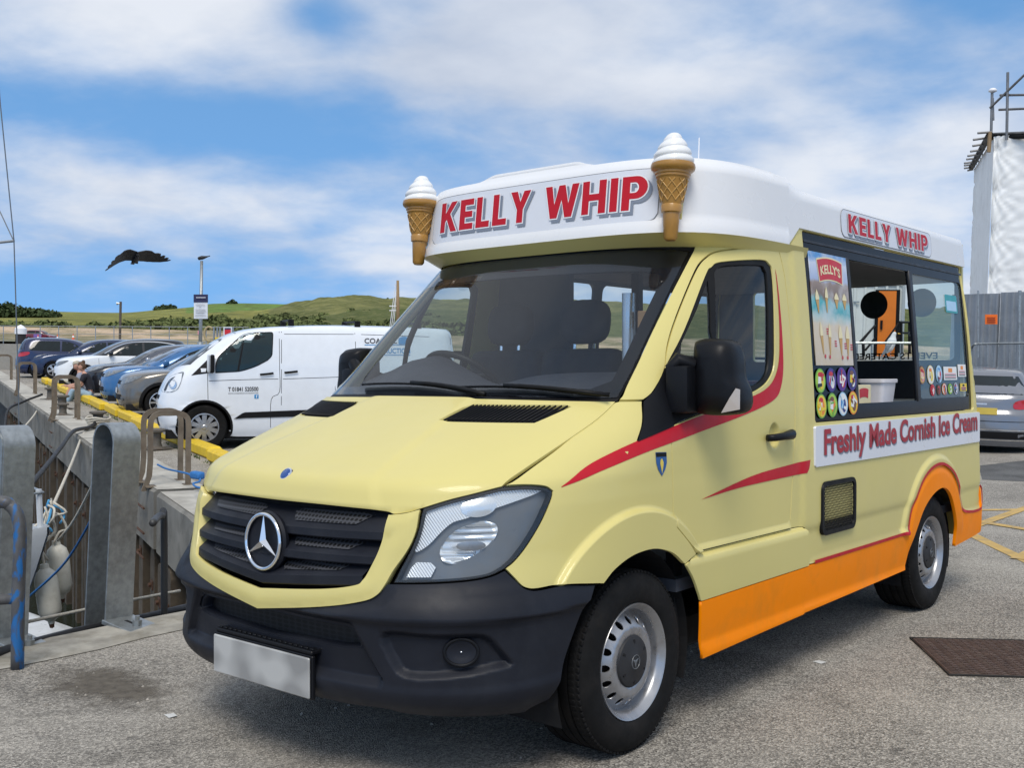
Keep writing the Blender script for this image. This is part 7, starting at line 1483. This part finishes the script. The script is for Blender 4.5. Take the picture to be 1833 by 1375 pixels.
tubepx((1774, 244, 27), (1776, 164, 27), .035, bld, 'scaffold_standard'); tubepx((1778, 215, 27), (1777, 175, 27), .03, bld, 'scaffold_standard'); tubepx((1802, 250, 26.6), (1804, 129, 26.6), .035, bld, 'scaffold_standard')
tubepx((1772, 193, 27), (1850, 118, 26), .03, bld, 'scaffold_brace'); tubepx((1790, 170, 26.8), (1860, 169, 26), .03, bld, 'scaffold_rail'); tubepx((1788, 196, 26.8), (1860, 193, 26), .03, bld, 'scaffold_rail')
rd = at(1777, 162, 27); MB().lathe([(0, .07), (.06, .06), (.10, .02), (.10, -.02), (.03, -.05)], 14, M=TR(*rd)).build('aerial_dome', pure_white, bld, smooth=True)
tubepx((1770, 272, 26.9), (1772, 236, 26.9), .05, bld, 'lashing_clamp', pm('clamp_brown', (.25, .17, .09), .7))
# hoarding of ribbed steel sheets
hrd = empty('steel_hoarding', label='grey ribbed steel hoarding in front of the wrapped building', cat='hoarding'); ribm = pm('ribbed_steel', (.27, .295, .325), .5, metal=.3, var=.1, vs=2, dirt=(.11, .12, .12), damt=.4)
hA, hB = np.array(at(1700, 640, 24.3)), np.array(at(1990, 640, 21.3)); hl_ = np.linalg.norm((hB - hA)[:2]); hd = (hB - hA)[:2] / hl_; hn = np.array([hd[1], -hd[0]]); zt_ = gy(1780, 525, 23.3)
def ribs(s0, s1, z0, z1, par, nm, m, P=None):
    V = []; Fc = []; s = s0; pts = []
    while s < s1: pts += [(s, .0), (s + .085, 0), (s + .105, .032), (s + .145, .032)]; s += .165
    pts = [(min(a, s1), b) for a, b in pts]
    for a, b in pts:
        for z in (z0, z1): q = hA[:2] + hd * a + hn * b; V.append((q[0], q[1], z))
    Fc = [(2 * i, 2 * i + 2, 2 * i + 3, 2 * i + 1) for i in range(len(pts) - 1)]; return mobj(nm, V, Fc, m, par)
k = 0; s = 0
while s < hl_: ribs(s, min(s + 1.18, hl_), -.25, zt_ + (.02 if k % 2 else 0), hrd, 'hoarding_sheet', ribm); s += 1.185; k += 1
for px in (1824.5,): tubepx((px, 700, 21.9), (px + 1, 520, 21.9), .035, hrd, 'hoarding_post', galv)
og = pm('sign_orange', (.85, .16, .01), .5); board(1763.5, 1785.5, 563, 580.5, 22.8, og, hrd, None, 'orange_sign', .01)
for y_ in (568, 572, 576): board(1767, 1782, y_, y_ + 1.5, 22.78, pm('sign_dark_red', (.30, .03, .01), .6), hrd, None, 'sign_text_line', .004)
br_e = empty('crowd_barrier', label='grey tube crowd barrier standing before the ribbed hoarding', cat='barrier'); 
MB().tube(cr([at(1738, 700, 20.6), at(1738.5, 650, 20.6), at(1739.5, 625, 20.6), at(1744, 617, 20.5), at(1760, 615.5, 20.4), at(1860, 614, 19.6)], 4), .022, 8).build('barrier_frame', galv, br_e, smooth=True)
for k in range(12): px = 1747 + k * 10; MB().tube([at(px, 616, 20.3), at(px, 700, 20.3)], .008, 5).build('barrier_bar', galv, br_e)
for px in (1751, 1825): tubepx((px, 520, 22.4), (px, 640, 22.4), .02, hrd, 'hoarding_stay', galv)
# site cabin seen through the van's rear window
cab = empty('site_cabin', label='white ribbed cabin with orange door seen through the van windows', cat='cabin'); cA, cB = np.array(at(1440, 620, 19.6)), np.array(at(1612, 620, 19.0)); cdv = (cB - cA)[:2]; cl_ = np.linalg.norm(cdv); cdv /= cl_; cn = np.array([cdv[1], -cdv[0]]); ztc = gy(1570, 512, 19.2)
def cpt(s, z, o=0.0): q = cA[:2] + cdv * s + cn * o; return (q[0], q[1], z)
cwm = pm('cabin_white', (.66, .68, .66), .6, var=.04, dirt=(.45, .45, .42), damt=.3); V = []; s = 0
while s < cl_: 
    for ds2, o in ((0, 0), (.10, 0), (.115, .025), (.15, .025), (.165, 0)): V.append(cpt(min(s + ds2, cl_), -.2, o)); V.append(cpt(min(s + ds2, cl_), ztc, o))
    s += .18
n_ = len(V) // 2; mobj('cabin_wall', V, [(2 * i, 2 * i + 2, 2 * i + 3, 2 * i + 1) for i in range(n_ - 1)], cwm, cab)
MB().add([cpt(0, ztc, .03), cpt(cl_, ztc, .03), cpt(cl_, ztc + .12, .03), cpt(0, ztc + .12, .03), cpt(0, ztc, -2.4), cpt(cl_, ztc, -2.4), cpt(cl_, ztc + .12, -2.4), cpt(0, ztc + .12, -2.4)], [(0, 1, 2, 3), (3, 2, 6, 7), (1, 5, 6, 2), (0, 3, 7, 4)]).build('cabin_roof_edge', cwm, cab)
MB().add([cpt(cl_, -.2, 0), cpt(cl_, -.2, -2.4), cpt(cl_, ztc, -2.4), cpt(cl_, ztc, 0)], [(0, 1, 2, 3)]).build('cabin_end', cwm, cab)
def s_of(px): return float(((np.array(at(px, 600, 19.2))[:2] - cA[:2]) @ cdv))
od0, od1, zdb = s_of(1571.5), s_of(1603), gy(1590, 636, 19.1)
def cbox(s0, s1, z0, z1, o0, o1, m, nm):
    V = [cpt(s, z, o) for o in (o0, o1) for s, z in ((s0, z0), (s1, z0), (s1, z1), (s0, z1))]; return MB().add(V, [(4, 5, 6, 7), (0, 3, 2, 1), (0, 1, 5, 4), (1, 2, 6, 5), (2, 3, 7, 6), (3, 0, 4, 7)]).build(nm, m, cab)
cbox(od0 - .06, od1 + .06, zdb - .3, gy(1590, 519, 19.1), .028, .045, black, 'door_frame'); od = cbox(od0, od1, zdb - .3, gy(1590, 521.5, 19.1), .03, .07, pm('orange_door', (.75, .19, .01), .45), 'cabin_door'); cbox(od0 + .04, od0 + .08, gy(1590, 590, 19.1), gy(1590, 574, 19.1), .07, .10, black, 'door_handle')
cbox(s_of(1525), s_of(1536), gy(1530, 541, 19), gy(1530, 538.5, 19), .03, .06, galv, 'wall_conduit')
def rl_(pts, r, nm): return MB().tube([at(*p) for p in pts], r, 6).build(nm, black, cab)
rl_([(1540, 613, 18.6), (1566, 583, 18.8), (1566.5, 630, 18.8)], .028, 'stair_rail'); rl_([(1545, 614, 18.6), (1546, 640, 18.6)], .028, 'stair_post'); rl_([(1549, 627, 18.6), (1566, 606, 18.8)], .02, 'stair_rail')
rl_([(1586, 612, 18.5), (1609, 577, 18.6), (1609.5, 632, 18.6)], .028, 'stair_rail'); rl_([(1609, 577, 18.6), (1628, 577, 18.9), (1628, 632, 18.9)], .028, 'landing_rail'); rl_([(1600, 614, 18.5), (1609, 603, 18.6)], .02, 'stair_rail'); rl_([(1613, 577, 18.6), (1613, 632, 18.6)], .028, 'stair_post'); rl_([(1613, 596, 18.6), (1628, 596, 18.9)], .02, 'landing_rail')
cbox(s_of(1535), s_of(1635), -.25, zdb - .02, .1, 1.2, pm('step_concrete', (.33, .32, .30), .9), 'landing_block')
bar2 = empty('yard_barrier', label='low grey barrier rail in front of the site cabin', cat='barrier'); MB().tube([at(1500, 614, 17.6), at(1640, 614, 17.3)], .022, 6).build('barrier_rail', galv, bar2)
for px in (1534, 1560, 1586, 1612, 1636): MB().tube([at(px, 614, 17.5), at(px, 668, 17.5)], .014, 6).build('barrier_post', galv, bar2)
# ================================================================ birds and people
def skin_body(name, joints, edges, m, parent=None, sub=2, root=0):
    me = bpy.data.meshes.new(name); me.from_pydata([tuple(j[0]) for j in joints], edges, []); me.update(); me.materials.append(m); o = bpy.data.objects.new(name, me); COL.objects.link(o)
    if parent is not None: o.parent = parent
    sm_ = o.modifiers.new('skin', 'SKIN'); sm_.use_smooth_shade = True
    for i, j in enumerate(joints):
        r = j[1]; v = me.skin_vertices[0].data[i]; v.radius = r if isinstance(r, tuple) else (r, r); v.use_root = i == root
    s2 = o.modifiers.new('sub', 'SUBSURF'); s2.levels = sub; s2.render_levels = sub
    bpy.context.view_layer.update(); dg = bpy.context.evaluated_depsgraph_get(); nm_ = bpy.data.meshes.new_from_object(o.evaluated_get(dg)); o.modifiers.clear(); o.data = nm_
    nm_.polygons.foreach_set('use_smooth', [True] * len(nm_.polygons)); return o
feather = pm('black_feathers', (.012, .012, .016), .6, var=.3, vs=30)
def wing(par, sg, droop, m):
    # planform with rounded arm, pointed hand and notched primaries, bent along its span
    P = [(0, .05), (.10, .075), (.20, .085), (.30, .06), (.40, .01), (.50, -.07), (.545, -.125), (.525, -.12), (.485, -.085), (.505, -.15), (.475, -.145), (.435, -.10), (.445, -.17), (.415, -.165), (.38, -.12), (.37, -.18), (.33, -.175), (.28, -.15), (.22, -.185), (.12, -.19), (0, -.17)]
    V, T = fill2d(P, (), .05); zf = lambda x: .05 * np.sin(np.clip(x / .2, 0, 1.57)) - droop * np.maximum(0, x - .12) ** 1.5; n = len(V); z = zf(V[:, 0]); th = .006
    VV = [(sg * a, b, c) for (a, b), c in zip(V, z + th)] + [(sg * a, b, c) for (a, b), c in zip(V, z - th)]; cnt = {(f[i], f[(i + 1) % 3]) for f in T for i in range(3)}
    FF = [f for f in T] + [tuple(n + i for i in f[::-1]) for f in T] + [(j, i, n + i, n + j) for i, j in cnt if (j, i) not in cnt]
    return mobj('wing', VV, FF if sg > 0 else [f[::-1] for f in FF], m, par)
crow = empty('crow', label='black crow gliding with spread wings against the sky', cat='bird'); crow.location = tuple(at(243, 463, 14.5))
skin_body('crow_body', [((0, -.16, .01), .022), ((0, -.10, .005), .036), ((0, 0, 0), .055), ((0, .10, 0), .042), ((0, .18, .005), .018), ((0, .27, .008), (.045, .008))], [(0, 1), (1, 2), (2, 3), (3, 4), (4, 5)], feather, crow, 2, 2)
MB().lathe([(0, .06), (.008, .03), (.013, 0)], 8, M=TR(0, -.165, .008, rx=R_(90))).build('beak', pm('beak_black', (.02, .02, .02), .4), crow, smooth=True)
wl_o = wing(crow, 1, .35, feather); wr_o = wing(crow, -1, 1.3, feather)
wl_o.rotation_euler = (R_(-16), R_(-4), 0); wr_o.rotation_euler = (R_(-16), R_(-10), 0)
crow.rotation_euler = (R_(-16), R_(8), math.atan2(CR[1], CR[0]) + R_(28)); crow.scale = (.80, .95, .9)
gull = empty('herring_gull', label='white gull with grey wings standing before the orange door', cat='bird'); gp = at(1594, 643, 17.8); gull.location = tuple(gp); gull.rotation_euler = (0, 0, R_(110)); gull.scale = (1.0,) * 3
gw = pm('gull_white', (.75, .75, .74), .7); gg = pm('gull_grey', (.30, .32, .35), .7)
skin_body('gull_body', [((0, .11, .07), (.02, .012)), ((0, .04, .16), .060), ((0, .0, .25), .080), ((0, -.025, .33), .062), ((0, -.035, .39), .042), ((0, -.05, .43), .043), ((0, -.08, .43), .026)], [(0, 1), (1, 2), (2, 3), (3, 4), (4, 5), (5, 6)], gw, gull, 2, 2)
for sg in (1, -1): skin_body('folded_wing', [((sg * .055, -.02, .29), .022), ((sg * .066, .03, .22), (.016, .045)), ((sg * .05, .085, .13), (.012, .03)), ((sg * .02, .15, .04), (.006, .012))], [(0, 1), (1, 2), (2, 3)], gg, gull, 2, 0)
MB().lathe([(0, .05), (.008, .03), (.010, 0)], 8, M=TR(0, -.10, .427, rx=R_(95))).build('beak', pm('beak_yellow', (.70, .42, .03), .4), gull, smooth=True)
for sg in (1, -1): MB().tube([(sg * .03, .0, .16), (sg * .03, .0, .0), (sg * .03, -.045, .004)], .006, 6).build('gull_leg', pm('leg_pink', (.55, .30, .25), .6), gull)
gbk = MB().box(-.35, .35, -.2, .2, -1.0, 0, .02, M=TR(*gp)).build('concrete_post', pm('post_concrete', (.33, .32, .30), .9, var=.2)); tag(gbk, 'low concrete block the gull stands on beside the barrier', 'block')
# seated people: nose to -y, seat at z = .22
skinm = pm('skin_tone', (.55, .30, .21), .55, var=.08)
def person(label, loc, rz, shirt, trousers, hair, cap=None, bun=False, sleeve=.5, lean=.0, legs_skin=False):
    e = empty('person', label=label, cat='person'); e.location = loc; e.rotation_euler = (0, 0, rz); z0 = .20
    J = [((0, .05, z0 + .09), (.15, .12)), ((0, .03 - lean * .3, z0 + .26), (.135, .10)), ((0, -.02 - lean * .7, z0 + .44), (.155, .105)), ((0, -.05 - lean, z0 + .56), (.12, .085)), ((0, -.075 - lean, z0 + .64), .05), ((0, -.10 - lean, z0 + .70), .05),
         ((.17, -.05 - lean, z0 + .53), .058), ((.22, -.16 - lean, z0 + .30), .043), ((.13, -.36 - lean, z0 + .27), .033), ((-.17, -.05 - lean, z0 + .53), .058), ((-.22, -.16 - lean, z0 + .30), .043), ((-.13, -.36 - lean, z0 + .27), .033),
         ((.10, -.02, z0 + .06), .095), ((.13, -.40, z0 + .24), .072), ((.12, -.56, z0 - .12), .05), ((-.10, -.02, z0 + .06), .095), ((-.13, -.38, z0 + .20), .072), ((-.12, -.58, z0 - .13), .05)]
    E_ = [(0, 1), (1, 2), (2, 3), (3, 4), (4, 5), (3, 6), (6, 7), (7, 8), (3, 9), (9, 10), (10, 11), (0, 12), (12, 13), (13, 14), (0, 15), (15, 16), (16, 17)]
    body = skin_body('body', J, E_, skinm, e, 2, 0)
    # clothes: the figure's own skin lifted a little, kept where cloth covers it
    me = body.data; Vb = np.array([tuple(v.co) for v in me.vertices]); Nb = np.array([tuple(v.normal) for v in me.vertices]); Q = [np.array(j[0]) for j in J]; best = np.full(len(Vb), 9.0); seg_i = np.zeros(len(Vb), int); seg_t = np.zeros(len(Vb))
    for k, (i, j) in enumerate(E_):
        d_ = Q[j] - Q[i]; tt = np.clip(((Vb - Q[i]) @ d_) / (d_ @ d_), 0, 1); r_ = np.linalg.norm(Vb - Q[i] - tt[:, None] * d_, axis=1) / (.5 + .5 * (J[i][1][0] if isinstance(J[i][1], tuple) else J[i][1]) / .1); m_ = r_ < best; best[m_] = r_[m_]; seg_i[m_] = k; seg_t[m_] = tt[m_]
    sh_ok = np.isin(seg_i, [0, 1, 2, 5, 8]) | (np.isin(seg_i, [6, 9]) & (seg_t < sleeve)); tr_ok = np.isin(seg_i, [11, 14]) | (np.isin(seg_i, [12, 15]) & (seg_t < (.85 if legs_skin else 2))) | (np.isin(seg_i, [13, 16]) & (not legs_skin)) | ((seg_i == 0) & (seg_t < .35))
    sh_ok &= ~((seg_i == 0) & (seg_t < .2))
    for nm, ok, m, th in (('shirt', sh_ok, shirt, .014), ('shorts' if legs_skin else 'jeans', tr_ok, trousers, .012)):
        fs = [tuple(p.vertices) for p in me.polygons if all(ok[i] for i in p.vertices)]; us = sorted({i for f in fs for i in f}); ix = {q: n for n, q in enumerate(us)}; mobj(nm, (Vb[us] + Nb[us] * th).tolist(), [tuple(ix[i] for i in f) for f in fs], m, e, smooth=True)
    hc = (0, -.13 - lean, z0 + .80); hd_ = empty('head'); hd_.parent = e; hd_.location = hc; hd_.rotation_euler = (R_(22), 0, 0)
    V = []; nl, nm2 = 14, 20; Fc = []
    for i in range(nl + 1):
        p_ = math.pi * i / nl
        for j in range(nm2):
            a = 2 * math.pi * j / nm2; x = .074 * math.sin(p_) * math.cos(a); y = .096 * math.sin(p_) * math.sin(a); z = .118 * math.cos(p_)
            if z < -.02: x *= 1 + (z + .02) * 2.6; y = y * (1 + (z + .02) * 2.2) - (.012 if y < 0 else 0) * 1
            if y < -.05 and abs(x) < .02 and -.03 < z < .025: y -= .020 * (1 - abs(x) / .02) * (1 - abs(z + .012) / .04)
            V.append((x, y, z))
    Fc = [(i * nm2 + j, (i + 1) * nm2 + j, (i + 1) * nm2 + (j + 1) % nm2, i * nm2 + (j + 1) % nm2) for i in range(nl) for j in range(nm2)]
    mobj('face', V, Fc, skinm, hd_, smooth=True)
    for sg in (1, -1): MB().lathe([(0, .008), (.009, .006), (.012, 0)], 10, M=TR(sg * .030, -.088, .012, rx=R_(90))).build('eye', pm('eye_dark', (.03, .02, .015), .3), hd_); MB().box(-.008, .008, -.02, .02, -.028, .028, .007, M=TR(sg * .074, .01, -.005)).build('ear', skinm, hd_)
    MB().box(-.022, .022, -.005, .005, -.004, .004, .003, M=TR(0, -.088, -.062)).build('mouth', pm('lip', (.42, .16, .13), .5), hd_)
    hv = [(x * 1.10, y * 1.10 + .010, z * 1.10 + .006) for x, y, z in V]; hf_ = [f for f in Fc if (sum(hv[i][2] for i in f) / 4 > .052) or (sum(hv[i][1] for i in f) / 4 > .018 and sum(hv[i][2] for i in f) / 4 > -.085)]
    mobj('hair', hv, hf_, hair, hd_, smooth=True)
    if bun: MB().lathe([(.0, .05), (.035, .035), (.045, 0), (.035, -.03), (0, -.04)], 12, M=TR(0, .085, .10)).build('hair_bun', hair, hd_, smooth=True)
    if cap: mobj('cap', [(x * 1.16, y * 1.14, z * 1.14 + .01) for x, y, z in V], [f for f in Fc if sum(V[i][2] for i in f) / 4 > .042], cap, hd_, smooth=True); MB().box(-.065, .065, -.175, -.09, .045, .053, .006).build('cap_peak', cap, hd_)
    for sg, i in ((1, 8), (-1, 11)):
        h = empty('hand'); h.parent = e; h.location = J[i][0]; h.rotation_euler = (R_(-10), 0, 0)
        hb = MB().box(-.036, .036, -.085, .0, -.014, .014, .010, seg=2)
        for k, (dx, L_) in enumerate(((-.028, .062), (-.010, .075), (.009, .070), (.027, .052))): hb.tube([(dx, -.08, 0), (dx, -.08 - L_ * .5, -.006), (dx, -.08 - L_ * .85, -.032)], [.009, .0085, .007], 6)
        hb.tube([(-sg * .034, -.03, 0), (-sg * .058, -.06, -.008), (-sg * .055, -.088, -.022)], [.011, .010, .008], 6); hb.build('fingers', skinm, h, smooth=True)
    for sg, i in ((1, 14), (-1, 17)):
        p_ = J[i][0]; skin_body('shoe', [((p_[0], p_[1] + .03, z0 - .165), (.042, .04)), ((p_[0], p_[1] - .07, z0 - .175), (.045, .032)), ((p_[0], p_[1] - .17, z0 - .185), (.038, .02))], [(0, 1), (1, 2)], pm('trainer_white', (.62, .60, .60), .6), e, 2, 0)
    return e
pz = -.262
p1 = onz(163, 719, -.262); p2 = p1[:2] + E1 * .75 + E2 * .02; pz -= .10
fa = R_(-21) + R_(0)
person('seated person in black T-shirt and pale jeans with brown hair in a bun', (p1[0], p1[1], pz), R_(-40), pm('black_tee', (.012, .013, .02), .9), pm('pale_denim', (.30, .42, .52), .9, var=.12, vs=20), pm('brown_hair', (.10, .05, .025), .7, var=.3, vs=40), bun=True, lean=.10, sleeve=.5)
person('seated person in grey shirt and pale cap behind the one in black', (p2[0], p2[1], pz), R_(-32), pm('grey_tee', (.26, .27, .32), .9), pm('pale_shorts', (.34, .44, .50), .9), pm('grey_hair', (.28, .24, .19), .8), cap=pm('straw_cap', (.42, .38, .30), .8), lean=.14, legs_skin=True)
bag = MB().box(-.16, .16, -.12, .12, 0, .14, .04, M=TR(p1[0] + .30, p1[1] - .12, pz), seg=2).build('blue_bag', pm('bag_blue', (.01, .09, .42), .6), smooth=True); tag(bag, 'bright blue bag on the ground beside the seated person in jeans', 'bag')
